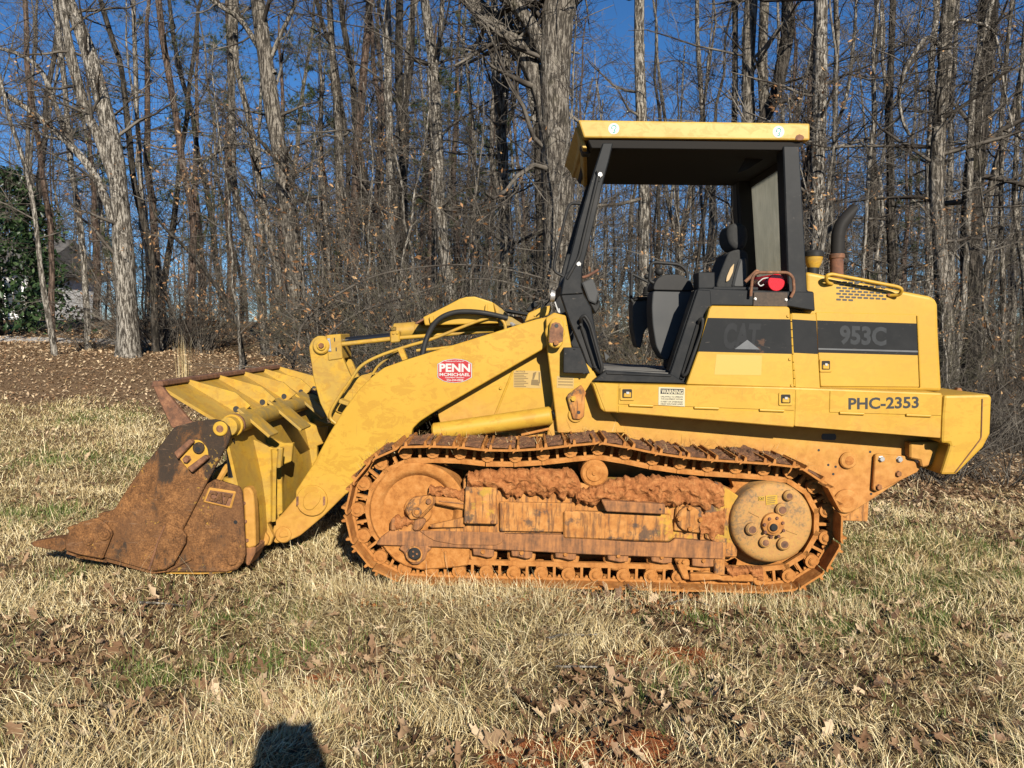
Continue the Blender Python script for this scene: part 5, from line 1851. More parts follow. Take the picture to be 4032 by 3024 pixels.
cw = plate('counterweight', 'Z4', [(1131, 1046), (1384, 1041), (1391, 1058), (1383, 1258), (1345, 1330), (1205, 1470), (1190, 1478), (1112, 1480), (1162, 1322), (1158, 1308), (1115, 1308), (1120, 1160)], .275, 2.0, M_YELCW, None, .02, segs=2)
tubep('counterweight_seam', 'Z4', [(1338, 1065), (1332, 1280), (1190, 1465)], .272, .004, M_RUSTDK, cw, .02, 6)
disc('weight_nut', 'Z4', 1215, 1022, 18, .8, .84, M_CLAYBROWN, cw, 6)
plate('weight_bracket', 'Z4', [(945, 1300), (1115, 1300), (1160, 1325), (1110, 1470), (1060, 1430), (1010, 1440), (1000, 1400), (945, 1390)], .42, .9, M_YEL, None, .01)

hood = plate('engine_hood', 'Z4', [(378, 372), (440, 382), (500, 396), (900, 476), (1056, 506), (1086, 522), (1098, 552), (1102, 700), (1120, 1026), (455, 1015), (378, 700)], .50, 1.78, M_YELTOP, None, .025, segs=3)
hd = plate('hood_door', 'Z4', [(432, 593), (980, 604), (999, 1002), (458, 997)], .493, .53, M_YELTOP, hood, .004)
sheet('black_band', 'Z4', [(439, 638), (982, 655), (989, 828), (445, 813)], .493, M_BLKBAND, hd)
sheet('silver_line', 'Z4', [(446, 789), (987, 803), (988, 812), (446, 797)], .4918, M_SILVER, hd)
lettering('953C', 'Z4', (562, 664), (560, 770), (815, 780), .4918, M_GREYINK, hd, .04)
for k in range(10):
    rod('hinge', L('Z4', 985 + k * 1.6, 612 + k * 39, .49), L('Z4', 986.4 + k * 1.6, 648 + k * 39, .49), .007, M_YELTOP, hd, 8, .001)
latch('Z4', 487, 884, 34, 36, .493, hd)
col = plate('hinge_column', 'Z4', [(300, 598), (412, 603), (432, 600), (436, 640), (444, 820), (456, 1016), (321, 1012), (306, 800)], .36, .52, M_YELTOP, None, .004)
sheet('black_band', 'Z4', [(302, 632), (435, 640), (443, 821), (312, 814)], .36, M_BLKBAND, col)
dr = plate('side_door', 'C', [(752, 293), (1098, 297), (1108, 306), (1118, 500), (1127, 666), (638, 651), (695, 490), (742, 308)], .325, .46, M_YELTOP, None, .006)
sheet('black_band', 'C', [(736, 348), (1111, 355), (1118, 512), (691, 501)], .325, M_BLKBAND, dr)
lettering('CAT', 'C', (812, 370), (800, 490), (965, 493), .3238, M_FAINT, dr, .05)
sheet('decal_peak', 'C', [(915, 448), (972, 492), (858, 490)], .3225, M_SILVER, dr)
sheet('paint_patch', 'C', [(775, 514), (982, 519), (978, 609), (765, 606)], .325, M_PATCH, dr)
for k in range(9):
    rod('hinge', L('C', 1112 + k * 1.9, 330 + k * 37, .332), L('C', 1113.6 + k * 1.9, 363 + k * 37, .332), .007, M_YELTOP, dr, 8, .001)
for x, y in ((1100, 340), (1108, 536), (1117, 655)):
    bolt('C', x, y, 7, .325, M_YELTOP, dr, .008)
boxl('deck_plate', (L('Z4', 440, 1000, .35).x, .30, L('Z4', 440, 1008, .30).z - .05), (L('Z4', 1120, 1020, .35).x, .52, L('Z4', 800, 1026, .30).z - .012), M_CLAYSTEEL)

# vent slots cut in the hood
V, Fc = [], []
for row in range(7):
    y0 = 428 + row * 15
    for k in range(8):
        x = 556 + (k + (row % 2) * .5) * 33
        y = y0 + (x - 556) * .052 + (row * 1.0)
        if x > 812 - row * 1 or (row == 0 and k > 3):
            continue
        if y > 528:
            continue
        pp_ = [L('Z4', x + a, y + b, .4985) for a, b in ((-13, 0), (-11, -5), (11, -4), (13, 1), (11, 6), (-11, 5))]
        bq = len(V)
        V += [tuple(q) for q in pp_]
        Fc.append(tuple(range(bq, bq + 6)))
vg = mesh_obj('vent_slots', V, Fc, M_INK, hood)
vg['kind'] = 'stuff'
tubep('hood_rail', 'Z4', [(520, 440), (490, 432), (488, 395), (515, 386), (875, 455), (902, 468), (890, 500), (828, 503)], [.50, .46, .43, .43, .43, .43, .46, .50], .0125, M_YELTOP, hood, .03, 12)
for x, y in ((516, 437), (828, 500)):
    bolt('Z4', x, y, 9, .495, M_CLAYBROWN, hood, .01)

ex = rod('exhaust_pipe', L('Z4', 545, 430, 1.05), L('Z4', 545, 300, 1.05), .049, M_PIPE, None, 28)
rod('exhaust_clamp', L('Z4', 546, 302, 1.05), L('Z4', 546, 276, 1.05), .056, M_RUSTDK, ex, 28)
Pp = catmull([L('Z4', x, y, 1.05) for x, y in ((548, 285), (550, 235), (553, 180), (568, 125), (602, 78), (650, 30))], 6)
rad = [.050] * 12 + list(np.linspace(.051, .050, 8)) + list(np.linspace(.05, .048, len(Pp) - 20))
Vt, Ft = tube_arrays([list(p) for p in Pp], rad, 24)
Vt = Vt.reshape(len(Pp), 24, 3)
cut_n = np.array([.93, 0, -.36])
cut_p = np.array(list(L('Z4', 624, 96, 1.05)))
for i in range(len(Pp) - 14, len(Pp)):
    for k in range(24):
        d = np.dot(Vt[i, k] - cut_p, cut_n)
        if d > 0:
            Vt[i, k] -= cut_n / np.dot(cut_n, cut_n) * d
mesh_obj('exhaust_stack', Vt.reshape(-1, 3), [tuple(f) for f in Ft], M_EXH, ex, 50)
c = L('Z4', 418, 345, 1.0)
pc = lathe('precleaner', c, (0, 0, 1), [(-.01, 0), (-.01, .040), (0, .046), (.03, .060), (.075, .066), (.075, 0)], M_YELBKT, None, 32)
lathe('precleaner_lid', c + Vector((0, 0, .075)), (0, 0, 1), [(0, 0), (0, .072), (.030, .072), (.044, .062), (.048, 0)], M_RUB, pc, 32)
lathe('precleaner_base', c + Vector((0, 0, -.10)), (0, 0, 1), [(0, 0), (0, .042), (.09, .042), (.09, 0)], M_RUB, pc, 24)

# ------------------------------------------------------------------ canopy and cab frame
ROOF = [(145, 36), (1200, 52), (1200, 130), (172, 118)]
roof = plate('canopy_roof', 'D', ROOF, .42, 1.82, M_YELROOF, None, .012, segs=2)
lz = [L('D', x, y, .42) for x, y in ((172, 119), (1200, 131))]
lin = mesh_obj('headliner', [(lz[0].x + .03, .445, lz[0].z - .003), (lz[1].x - .03, .445, lz[1].z - .003), (lz[1].x - .03, 1.79, lz[1].z - .003), (lz[0].x + .03, 1.79, lz[0].z - .003),
                             (lz[0].x + .06, .47, lz[0].z - .055), (lz[1].x - .06, .47, lz[1].z - .055), (lz[1].x - .06, 1.77, lz[1].z - .055), (lz[0].x + .06, 1.77, lz[0].z - .055)],
               [(0, 1, 2, 3), (4, 5, 6, 7), (0, 1, 5, 4), (1, 2, 6, 5), (2, 3, 7, 6), (3, 0, 4, 7)], M_LINER, roof, None, .004)
plate('roof_edge_lamp', 'D', [(155, 150), (165, 132), (205, 130), (240, 150), (200, 190), (168, 190)], .60, .72, M_RUB, roof, .008)
disc('lamp_lens', 'D', 183, 178, 14, .595, .62, M_CONS, roof, 18)
# far part of the visor hanging from the roof's front edge
a, b = L('D', 145, 36, .42), L('D', 172, 118, .42)
mesh_obj('front_visor', [(a.x - .012, .50, a.z - .03), (b.x + .0, .50, b.z - .05), (b.x + .10, 1.74, b.z - .085), (a.x - .03, 1.74, a.z - .03), (a.x + .02, .50, a.z - .03), (b.x + .03, .50, b.z - .05), (b.x + .13, 1.74, b.z - .085), (a.x, 1.74, a.z - .03)],
         [(0, 1, 2, 3), (4, 5, 6, 7), (0, 1, 5, 4), (1, 2, 6, 5), (2, 3, 7, 6), (3, 0, 4, 7)], M_YELROOF, roof, None, .004)
for x, y, rr_ in ((308, 77, 25), (1057, 91, 26.5)):
    d = disc('lift_point_decal', 'D', x, y, rr_, .4188, .421, M_WHITE, roof, 32, .0002)
    tubep('hook_mark', 'D', [(x - 6, y + 2), (x - 10, y - 6), (x - 4, y - 14), (x + 6, y - 14), (x + 11, y - 6), (x + 6, y + 2), (x + 1, y + 6), (x + 6, y + 12), (x + 2, y + 18), (x - 5, y + 14)], .4185, .0028, M_TEAL, roof, 0, 6, True)
sheet('rust_patch', 'D', [(1133, 118), (1138, 108), (1152, 102), (1168, 108), (1174, 116), (1168, 128), (1148, 129), (1135, 126)], .42, M_RUSTDK, roof)
APOST = [(258, 140), (306, 140), (286, 225), (262, 312), (205, 560), (167, 708), (160, 800), (170, 828), (206, 890), (262, 1180), (276, 1228), (213, 1226), (165, 1090), (105, 950), (66, 832), (88, 740), (150, 500), (208, 300)]
ap = plate('front_post', 'D', APOST, .45, .57, M_BLK, None, .008)
P2 = [Vector((p.x, 1.66, p.z)) for p in pts3('D', APOST, .45)]
extrude_y('front_post', P2, 1.78, M_BLK, LOADER, .008)
plate('post_gusset', 'D', [(85, 742), (140, 690), (165, 700), (160, 800), (170, 826), (68, 832)], .435, .46, M_BLK, ap, .006)
tubep('seal_bar', 'D', [(233, 268), (238, 285), (150, 660), (118, 720), (95, 760)], .438, .012, M_RUB, ap, .03, 10)
for x, y in ((244, 286), (147, 693)):
    bolt('D', x, y, 10, .438, M_STEEL, ap, .012)
plate('bolt_lug', 'D', [(228, 272), (256, 276), (244, 320), (232, 316)], .444, .46, M_BLK, ap, .004)
tubep('mirror_loop', 'D', [(158, 418), (112, 415), (96, 445), (35, 698), (40, 728), (78, 748)], .47, .011, M_RUB, ap, .05, 10)
cpst = plate('rear_post', 'D', [(1078, 154), (1152, 154), (1188, 814), (1218, 818), (1224, 907), (1105, 888), (1098, 720)], .45, .60, M_BLK, None, .008)
P2 = [Vector((p.x, 1.64, p.z)) for p in pts3('D', [(1078, 154), (1152, 154), (1188, 814), (1224, 907), (1105, 888)], .45)]
extrude_y('rear_post', P2, 1.78, M_BLK, LOADER, .008)
# rear wall with its dusty pane
q0, q1 = L('D', 1078, 160, .45), L('D', 1100, 800, .45)


def rear(name, Ya, Yb, ta, tb, mat, dx=0.0, th=.02, parent=None, ta2=None):
    """panel in the plane of the rear posts, Ya..Yb across, ta..tb from top to bottom"""
    ta2 = ta if ta2 is None else ta2
    def pt(t, Y):
        p = q0.lerp(q1, t)
        return Vector((p.x + dx, Y, p.z))
    A = [pt(ta, Ya), pt(ta2, Yb), pt(tb, Yb), pt(tb, Ya)]
    V = [tuple(p) for p in A] + [(p.x + th, p.y, p.z) for p in A]
    return mesh_obj(name, V, [(0, 1, 2, 3), (7, 6, 5, 4), (0, 1, 5, 4), (1, 2, 6, 5), (2, 3, 7, 6), (3, 0, 4, 7)], mat, parent or LOADER, None, .003)


q0, q1 = L('D', 1146, 160, .45), L('D', 1182, 800, .45)
rw = rear('rear_window', .60, 1.60, .06, .98, M_WIN, 0, .010)
rear('window_frame', .595, .64, .0, 1.0, M_BLK, -.012, .035, rw)
rear('window_frame', 1.57, 1.66, .0, 1.0, M_LINER, -.10, .13, rw)
rear('window_frame', .64, 1.57, .0, .07, M_LINER, -.012, .035, rw)
rear('window_frame', .64, 1.57, .96, 1.03, M_BLK, -.012, .035, rw)
plate('roof_gusset', 'D', [(940, 150), (1078, 156), (1078, 185), (1030, 190), (920, 260), (870, 280)], .75, .78, M_LINER, None, .004)

bm_ = plate('sill_beam', 'C', [(688, 217), (700, 212), (930, 222), (1110, 228), (1218, 230), (1222, 316), (1106, 296), (756, 291), (744, 304), (690, 300)], .42, .56, M_BLK, None, .006)
bp = plate('door_post', 'C', [(690, 219), (748, 222), (752, 292), (695, 490), (640, 650), (572, 646), (562, 606)], .40, .56, M_BLK, None, .006)
plate('door_post_edge', 'C', [(678, 224), (692, 219), (578, 600), (562, 603), (560, 585)], .425, .55, M_BLK, bp, .004)
sill = plate('door_sill', 'C', [(213, 636), (270, 590), (275, 588), (575, 606), (640, 648)], .36, .62, M_BLK, None, .006)
plate('sill_step', 'C', [(272, 594), (572, 606), (568, 616), (276, 604)], .352, .38, M_BLK, sill, .003)
f0, f1 = L('C', 262, 590, .45), L('C', 580, 604, .45)
flo = mesh_obj('cab_floor', [(f0.x - .05, .44, f0.z - .06), (f1.x + .9, .44, f1.z - .06), (f1.x + .9, 1.72, f1.z - .06), (f0.x - .05, 1.72, f0.z - .06),
                             (f0.x - .05, .44, f0.z + .012), (f1.x + .9, .44, f1.z - .005), (f1.x + .9, 1.72, f1.z - .005), (f0.x - .05, 1.72, f0.z + .012)],
               [(0, 1, 2, 3), (4, 5, 6, 7), (0, 1, 5, 4), (1, 2, 6, 5), (2, 3, 7, 6), (3, 0, 4, 7)], M_TREAD, LOADER, None, .003)
for k in range(7):
    yy = .50 + k * .07
    boxl('tread_rib', (f0.x + .02, yy, f0.z + .008), (f1.x - .03, yy + .02, f0.z + .016), M_TREAD, flo, .002)
rail = tubep('door_rail', 'C', [(160, 380), (157, 350), (175, 335), (200, 372), (256, 575), (247, 602), (215, 570)], [.45, .40, .39, .39, .39, .40, .45], .0125, M_RUB, None, .04, 12)
rail = tubep('door_rail', 'C', [(690, 395), (697, 358), (712, 350), (712, 400), (640, 600), (624, 614), (618, 585)], [.42, .37, .36, .36, .36, .37, .42], .0125, M_RUB, None, .04, 12)
tubep('door_rail_strip', 'C', [(690, 380), (615, 625)], .395, .014, M_RUB, bp, 0, 8)
tubep('post_strip', 'C', [(160, 385), (235, 612)], .445, .013, M_RUB, ap, 0, 8)
for v, x, y in (('C', 159, 380), ('C', 224, 572), ('C', 690, 390), ('C', 625, 578)):
    bolt(v, x, y, 6, .41, M_RUB, LOADER, .01)
m = NT('mesh_brown'); m.color(m.mix(m.noise(70, 3), (.018, .014, .011), (.075, .050, .032))).rough(.8); M_MESH = m.m
ms = plate('mesh_panel', 'C', [(945, 232), (1098, 232), (1098, 298), (942, 294)], .408, .43, M_MESH, bm_, .003)
for x, y in ((951, 262), (1091, 266)):
    bolt('C', x, y, 6, .408, M_STEEL, bm_, .008)
tubep('rear_grab_rail', 'C', [(930, 250), (938, 165), (955, 142), (1100, 142), (1124, 165), (1128, 225), (1112, 255)], .39, .0105, M_RUSTDK, None, .05, 12)
tubep('rear_grab_rail', 'C', [(905, 185), (960, 132), (970, 150)], .62, .013, M_RUSTDK, None, .03, 10)
plate('battery_box', 'C', [(692, 140), (768, 140), (768, 215), (692, 215)], .45, .62, M_BLK, None, .006)
plate('console_ledge', 'C', [(760, 206), (965, 208), (965, 222), (760, 220)], .44, .8, M_BLK, None, .004)

# ------------------------------------------------------------------ seat, consoles, levers
seat = plate('operator_seat', 'C', [(830, 50), (870, 35), (918, 45), (922, 120), (920, 215), (770, 215), (790, 150)], .98, 1.35, M_SEAT, None, .05, segs=3, rnd=.04)
plate('seat_side', 'C', [(880, 80), (912, 70), (918, 130), (916, 212), (845, 212), (862, 140)], .955, 1.0, M_CONS, seat, .015, rnd=.03)
plate('headrest', 'D', [(828, 530), (850, 505), (890, 502), (918, 525), (924, 580), (905, 625), (860, 630), (830, 600), (824, 560)], 1.0, 1.3, M_SEAT, seat, .04, segs=3, rnd=.04)
plate('torn_foam', 'C', [(818, 185), (822, 160), (838, 122), (856, 100), (850, 140), (832, 178)], .965, .99, M_FOAM, seat, .006, rnd=.01)
boxl('seat_cushion', (L('C', 640, 300, 1.1).x, .98, L('C', 700, 330, 1.1).z), (L('C', 880, 300, 1.1).x, 1.36, L('C', 700, 230, 1.1).z), M_SEAT, seat, .03)
boxl('seat_base', (L('C', 560, 500, 1.1).x, .95, L('C', 560, 585, 1.1).z), (L('C', 860, 500, 1.1).x, 1.36, L('C', 700, 330, 1.1).z), M_LINER, seat, .02)
con = plate('control_console', 'C', [(486, 222), (672, 226), (640, 310), (560, 535), (545, 542), (530, 532), (500, 480), (484, 380), (480, 300)], .72, .98, M_CONS, None, .025, segs=3, rnd=.03)
plate('console_cap', 'C', [(486, 222), (492, 190), (510, 165), (540, 152), (600, 150), (640, 166), (664, 188), (674, 226)], .70, 1.0, M_RUB, con, .03, segs=3, rnd=.02)
tubep('console_loop', 'C', [(490, 190), (470, 180), (476, 105), (492, 95), (610, 106), (642, 138), (642, 172)], .72, .0125, M_RUB, con, .04, 12)
con2 = plate('control_console', 'C', [(394, 270), (480, 262), (490, 300), (480, 370), (448, 410), (430, 488), (412, 480), (394, 390)], 1.18, 1.42, M_CONS, None, .02, segs=3, rnd=.03)
plate('console_cap', 'C', [(393, 272), (398, 256), (420, 252), (478, 252), (482, 266)], 1.16, 1.44, M_RUB, con2, .012)
for k in range(5):
    lathe('bellows', L('C', 462, 250 - k * 8, 1.3), (0, 0, 1), [(0, .03), (.006, .044 - k * .003), (.014, .044 - k * .003), (.02, .03)], M_RUB, con2, 20)
tubep('control_lever', 'C', [(462, 215), (472, 165), (480, 130)], 1.3, .012, M_RUB, con2, .03)
for x, y, rr_ in ((515, 138, .034), (468, 128, .02), (458, 160, .022)):
    c = L('C', x, y, 1.25)
    lathe('lever_knob', c, (0, 0, 1), [(rr_ * math.sin(a), max(.001, rr_ * math.cos(a))) for a in np.linspace(-1.5, 1.5, 9)], M_RUB, con2, 18)
tubep('armrest_bar', 'C', [(398, 280), (386, 262), (390, 150), (398, 152), (462, 184)], 1.18, .012, M_RUB, con2, .02)
dash = plate('instrument_panel', 'C', [(160, 188), (212, 166), (226, 200), (240, 240), (228, 288), (192, 274)], .80, 1.25, M_CONS, None, .015, segs=2)
plate('panel_shade', 'C', [(195, 276), (228, 288), (244, 262), (246, 300), (225, 330)], .82, 1.2, M_RUB, dash, .008)
tubep('dash_lever', 'C', [(165, 165), (190, 158), (238, 130)], .78, .011, M_PIPE, dash, .02)
plate('pedal_plate', 'C', [(262, 500), (290, 525), (270, 545)], .62, .70, M_CONS, flo, .003)
plate('cowl_panel', 'C', [(60, 200), (95, 140), (110, 150), (75, 235)], .58, 1.66, M_CONS, None, .006)
lp = lathe('work_lamp', L('C', 40, 250, .5), (-1, 0, .1), [(0, 0), (0, .035), (.02, .042), (.03, .042), (.034, 0)], M_STEEL, None, 24)
tubep('lamp_wire', 'C', [(40, 275), (55, 320), (62, 325), (58, 305)], .44, .005, M_WHITE, lp, .01, 6)
tubep('lamp_wire', 'Z2', [(2160, 60), (2150, 150), (2120, 180), (2080, 215)], .6, .006, M_RUB, lp, .02, 6)

# fire extinguisher behind the grab rail: a thing of its own
c = L('C', 1047, 187, .44)
ex_ = empty('fire_extinguisher', LM @ (c - Vector((0, 0, .06))))
tag(ex_, 'red fire extinguisher lying behind the rusty grab rail beside the cab', 'fire extinguisher')
EXM = Matrix.Translation(LM @ (c - Vector((0, 0, .06)))).inverted() @ LM
ax = Vector((-.12, 1, .0)).normalized()
body = lathe('cylinder', c, ax, [(0, 0), (.002, .04), (.01, .052), (.025, .058), (.30, .058), (.34, .045), (.36, .02), (.36, 0)], M_REDGLOSS, ex_, 32)
nk_ = lathe('valve', c + ax * .36, ax, [(-.01, 0), (-.01, .018), (.05, .018), (.05, 0)], M_RUB, ex_, 16)
tg_ = tubep('tag_string', 'C', [(1010, 165), (985, 170), (962, 190), (975, 205), (990, 196)], .43, .004, M_WHITE, ex_, .01, 6)
bt_ = rod('base_ring', c - ax * .003, c + ax * .02, .0595, M_REDGLOSS, ex_, 32, .003)
for o in (body, nk_, tg_, bt_):
    o.matrix_basis = EXM

# ------------------------------------------------------------------ multi-purpose bucket
BW0, BW1 = -.05, 2.33


def prof_sheet(name, view, pts, Y0, Y1, th, mat, parent, Yp=None):
    """open profile given at plane Yp, thickened towards its left side and run across the machine"""
    P = [L(view, *p, Y0 if Yp is None else Yp) if len(p) == 2 else L(p[0], p[1], p[2], Y0 if Yp is None else Yp) for p in pts]
    n = len(P)
    off = []
    for i in range(n):
        d = (P[min(i + 1, n - 1)] - P[max(i - 1, 0)])
        d.y = 0
        d.normalize()
        off.append(Vector((P[i].x + d.z * th, 0, P[i].z - d.x * th)))
    ring = [(p.x, p.z) for p in P] + [(p.x, p.z) for p in reversed(off)]
    m_ = len(ring)
    V = [(a, Y0, b) for a, b in ring] + [(a, Y1, b) for a, b in ring]
    F = [(i, (i + 1) % m_, m_ + (i + 1) % m_, m_ + i) for i in range(m_)]
    for base in (0, m_):
        F += [(base + i, base + i + 1, base + m_ - 2 - i, base + m_ - 1 - i) for i in range(n - 1)]
    return mesh_obj(name, V, F, mat, parent or LOADER, 40, 0)


bk = prof_sheet('bucket_shell', 'Z1', [(1085, 1488), (1300, 1492), (1500, 1480), (1560, 1440), (1580, 1330), (1570, 1150), (1545, 980), (1510, 820), (1480, 690), (1450, 600), (1400, 515), (1200, 395), (1005, 275)], BW0 + .02, BW1, .02, M_YELBKT, None)
# side cheeks of the rear half
REAR = [(1335, 935), (1400, 893), (1440, 905), (1560, 942), (1575, 975), (1585, 1100), (1600, 1385), (1582, 1440), (1545, 1482), (1470, 1500), (1100, 1500), (1085, 1490), (1180, 1230)]
ck = plate('rear_cheek', 'Z1', REAR, BW0 - .005, BW0 + .03, M_RUST, bk, .008)
P2 = [Vector((p.x, BW1, p.z)) for p in pts3('Z1', REAR, BW0)]
extrude_y('rear_cheek', P2, BW1 + .035, M_RUST, bk, .008)
pq = plate('cast_plaque', 'Z1', [(1362, 945), (1540, 972), (1508, 1086), (1322, 1042)], BW0 - .016, BW0, M_YELCW, bk, .008, rnd=.012)
sheet('plaque_field', 'Z1', [(1372, 962), (1525, 984), (1500, 1068), (1342, 1032)], BW0 - .016, M_RUSTDK, bk)
lettering('CAT', 'Z1', (1374, 964), (1354, 1026), (1492, 1056), BW0 - .024, M_RUST, bk, .05, 'cast_lettering', .012)
disc('drain_boss', 'Z1', 1512, 1425, 34, BW0 - .02, BW0, M_RUST, bk, 28, .008)
disc('cheek_hole', 'Z1', 1538, 1172, 13, BW0 - .0062, BW0, M_INK, bk, 18, .001)
tubep('weld_bead', 'Z1', [(1095, 1490), (1180, 1445), (1250, 1410)], BW0 - .012, .009, M_RUST, bk, 0, 8)
# upper moldboard corner, top bar
plate('upper_corner', 'Z1', [(985, 262), (1012, 250), (1040, 262), (1085, 325), (1240, 512), (1290, 530), (1125, 562), (1110, 540), (1045, 400)], BW0 - .01, BW0 + .03, M_RUSTDK, bk, .008)
tp = L('Z1', 1010, 262, BW0)
tbar = mesh_obj('top_bar', [(tp.x - .02, BW0 - .012, tp.z - .03), (tp.x + .062, BW0 - .012, tp.z - .018), (tp.x + .055, BW0 - .012, tp.z + .014), (tp.x - .012, BW0 - .012, tp.z + .012),
                            (tp.x - .02, BW1, tp.z - .03), (tp.x + .062, BW1, tp.z - .018), (tp.x + .055, BW1, tp.z + .014), (tp.x - .012, BW1, tp.z + .012)],
                [(0, 1, 2, 3), (7, 6, 5, 4), (0, 1, 5, 4), (1, 2, 6, 5), (2, 3, 7, 6), (3, 0, 4, 7)], M_RUSTDK, bk, None, .006)
a0, a1 = L('Z1', 1030, 285, BW0), L('Z1', 1410, 512, BW0)
dn = (a1 - a0)
dn.y = 0
nrm = Vector((-dn.z, 0, dn.x)).normalized()
if nrm.z < 0:
    nrm = -nrm
for Y in (.33, .86, 1.38, 1.86, 2.28):
    q = [a0 + nrm * .006, a0.lerp(a1, 1.02) + nrm * .004, a0.lerp(a1, 1.10) + nrm * .10, a0.lerp(a1, .78) + nrm * .125, a0 + nrm * .03]
    q = [Vector((p.x, Y, p.z)) for p in q]
    extrude_y('moldboard_rib', q, Y + .025, M_YELBKT, bk, .003)
    h = a0.lerp(a1, .93) + nrm * .028
    lathe('rib_notch', Vector((h.x, Y - .002, h.z)), (0, 1, 0), [(0, 0), (0, .022), (.029, .022), (.029, 0)], M_INK, bk, 16)
tc = L('Z1', 1478, 552, BW0)
rod('hinge_tube', (tc.x, BW0 + .02, tc.z), (tc.x, BW1, tc.z), .062, M_YELDUST, bk, 28)
for y in (.04, .075):
    rod('tube_collar', (tc.x, y, tc.z), (tc.x, y + .025, tc.z), .074, M_RUSTDK if y > .05 else M_YELCW, bk, 28)
# dusty straps laid over the tube
s0, s1 = L('Z1', 1440, 470, BW0), L('Z1', 1660, 660, BW0)
for Y, w, ln in ((.22, .19, 1.0), (.82, .26, 1.18), (1.50, .24, 1.1), (2.05, .19, 1.0)):
    e = s0.lerp(s1, ln)
    nn = Vector((-(e - s0).z, 0, (e - s0).x)).normalized() * .02
    V = []
    for p in (s0, e, e + nn, s0 + nn):
        V += [(p.x, Y, p.z), (p.x, Y + w, p.z)]
    mesh_obj('tube_strap', V, [(0, 2, 4, 6), (1, 7, 5, 3), (0, 1, 3, 2), (2, 3, 5, 4), (4, 5, 7, 6), (6, 7, 1, 0)], M_YELDUST, bk, None, .004)
# hinge brackets either side of each arm
BRK = [(425, 335), (450, 345), (500, 368), (542, 386), (584, 384), (576, 466), (533, 482), (538, 690), (520, 700), (546, 755), (532, 790), (490, 796), (470, 760), (440, 700), (420, 560), (405, 480)]
for Y, full in ((.40, True), (.64, False), (1.60, False), (1.86, False)):
    P2 = [Vector((p.x, Y, p.z)) for p in pts3('B', BRK, .40)]
    br = extrude_y('hinge_bracket', P2, Y + .05, M_YELBKT, bk, .006)
tubep('bracket_flange', 'B', [(545, 390), (548, 470), (545, 690)], .39, .018, M_YELBKT, bk, .02, 4)
tubep('bracket_flange', 'B', [(562, 388), (572, 388), (566, 466)], .385, .014, M_YELDUST, bk, .02, 4)
lug = plate('pin_lug', 'B', [(478, 690), (508, 686), (512, 740), (528, 760), (520, 790), (488, 796), (478, 760)], .37, .41, M_YELCW, bk, .008, rnd=.02)
bolt('B', 487, 712, 10, .37, M_RUSTDK, bk, .02)
disc('lug_hole', 'B', 491, 771, 9, .3685, .39, M_INK, bk, 16, .001)
# clam cylinder at the near end
rod('clam_rod', L('B', 366, 345, .07), L('B', 377, 510, .07), .030, M_CHROME, bk, 24)
rod('clam_rod', L('B', 366, 345, .07) + Vector((0, 2.1, 0)), L('B', 377, 510, .07) + Vector((0, 2.1, 0)), .030, M_CHROME, bk, 24)
cv = rod('clam_cylinder', L('B', 379, 545, .07), L('B', 376, 505, .07), .062, M_YELBKT, bk, 28, .008)
plate('cylinder_lug', 'B', [(285, 500), (300, 478), (350, 450), (360, 470), (330, 520), (300, 545)], .10, .16, M_YELCW, bk, .012)
plate('wear_strip', 'B', [(416, 560), (425, 550), (448, 550), (462, 575), (468, 650), (472, 795), (440, 806), (428, 790), (424, 660)], .0, .08, M_YELCW, bk, .012, rnd=.012, segs=2)
for x, y in ((423, 615), (429, 691), (436, 770)):
    bolt('B', x, y, 7, .0, M_RUSTDK, bk, .01)
plate('shoe_block', 'B', [(430, 800), (470, 800), (468, 825), (440, 880), (428, 870)], .0, .2, M_CLAYBROWN, bk, .01)
rod('link_bar', L('Z2', 385, 885, 1.95), L('Z2', 440, 815, 1.95), .055, M_RUSTDK, bk, 20)

# clamshell half
CLAM = [(1130, 560), (1150, 545), (1290, 510), (1400, 500), (1455, 515), (1492, 550), (1505, 600), (1490, 655), (1340, 930), (1190, 1225), (1216, 1262), (1210, 1312), (1135, 1450), (1078, 1485), (1000, 1496), (672, 1402), (662, 1416), (510, 1386), (430, 1360),
        (420, 1300), (442, 1240), (520, 1172), (610, 1152), (690, 1118), (752, 1080), (800, 1000), (900, 850), (1030, 690)]
cy0 = BW0 - .035
cl_ = plate('clam_cheek', 'Z1', CLAM, cy0, cy0 + .028, M_RUST, None, .006)
P2 = [Vector((p.x, BW1 + .04, p.z)) for p in pts3('Z1', CLAM, cy0)]
extrude_y('clam_cheek', P2, BW1 + .07, M_RUST, LOADER, .006)
cs = prof_sheet('clam_shell', 'Z1', [(500, 1375), (700, 1400), (1000, 1480), (1075, 1470), (1130, 1420), (1170, 1300), (1160, 1230)], cy0 + .02, BW1 + .05, .03, M_RUST, None)
plate('corner_wear_plate', 'Z1', [(1078, 1192), (1098, 1188), (1182, 1222), (1214, 1258), (1208, 1310), (1130, 1450), (1075, 1484), (1000, 1494), (982, 1478), (1030, 1300)], cy0 - .022, cy0, M_RUST, cl_, .008)
tubep('weld_bead', 'Z1', [(1080, 1195), (1035, 1295), (975, 1480)], cy0 - .006, .008, M_RUSTDK, cl_, 0, 8)
sg = plate('side_cutter', 'Z1', [(420, 1300), (445, 1235), (520, 1175), (610, 1150), (645, 1155), (690, 1185), (732, 1242), (726, 1262), (664, 1416), (510, 1386), (425, 1360)], cy0 - .03, cy0, M_RUST, cl_, .01)
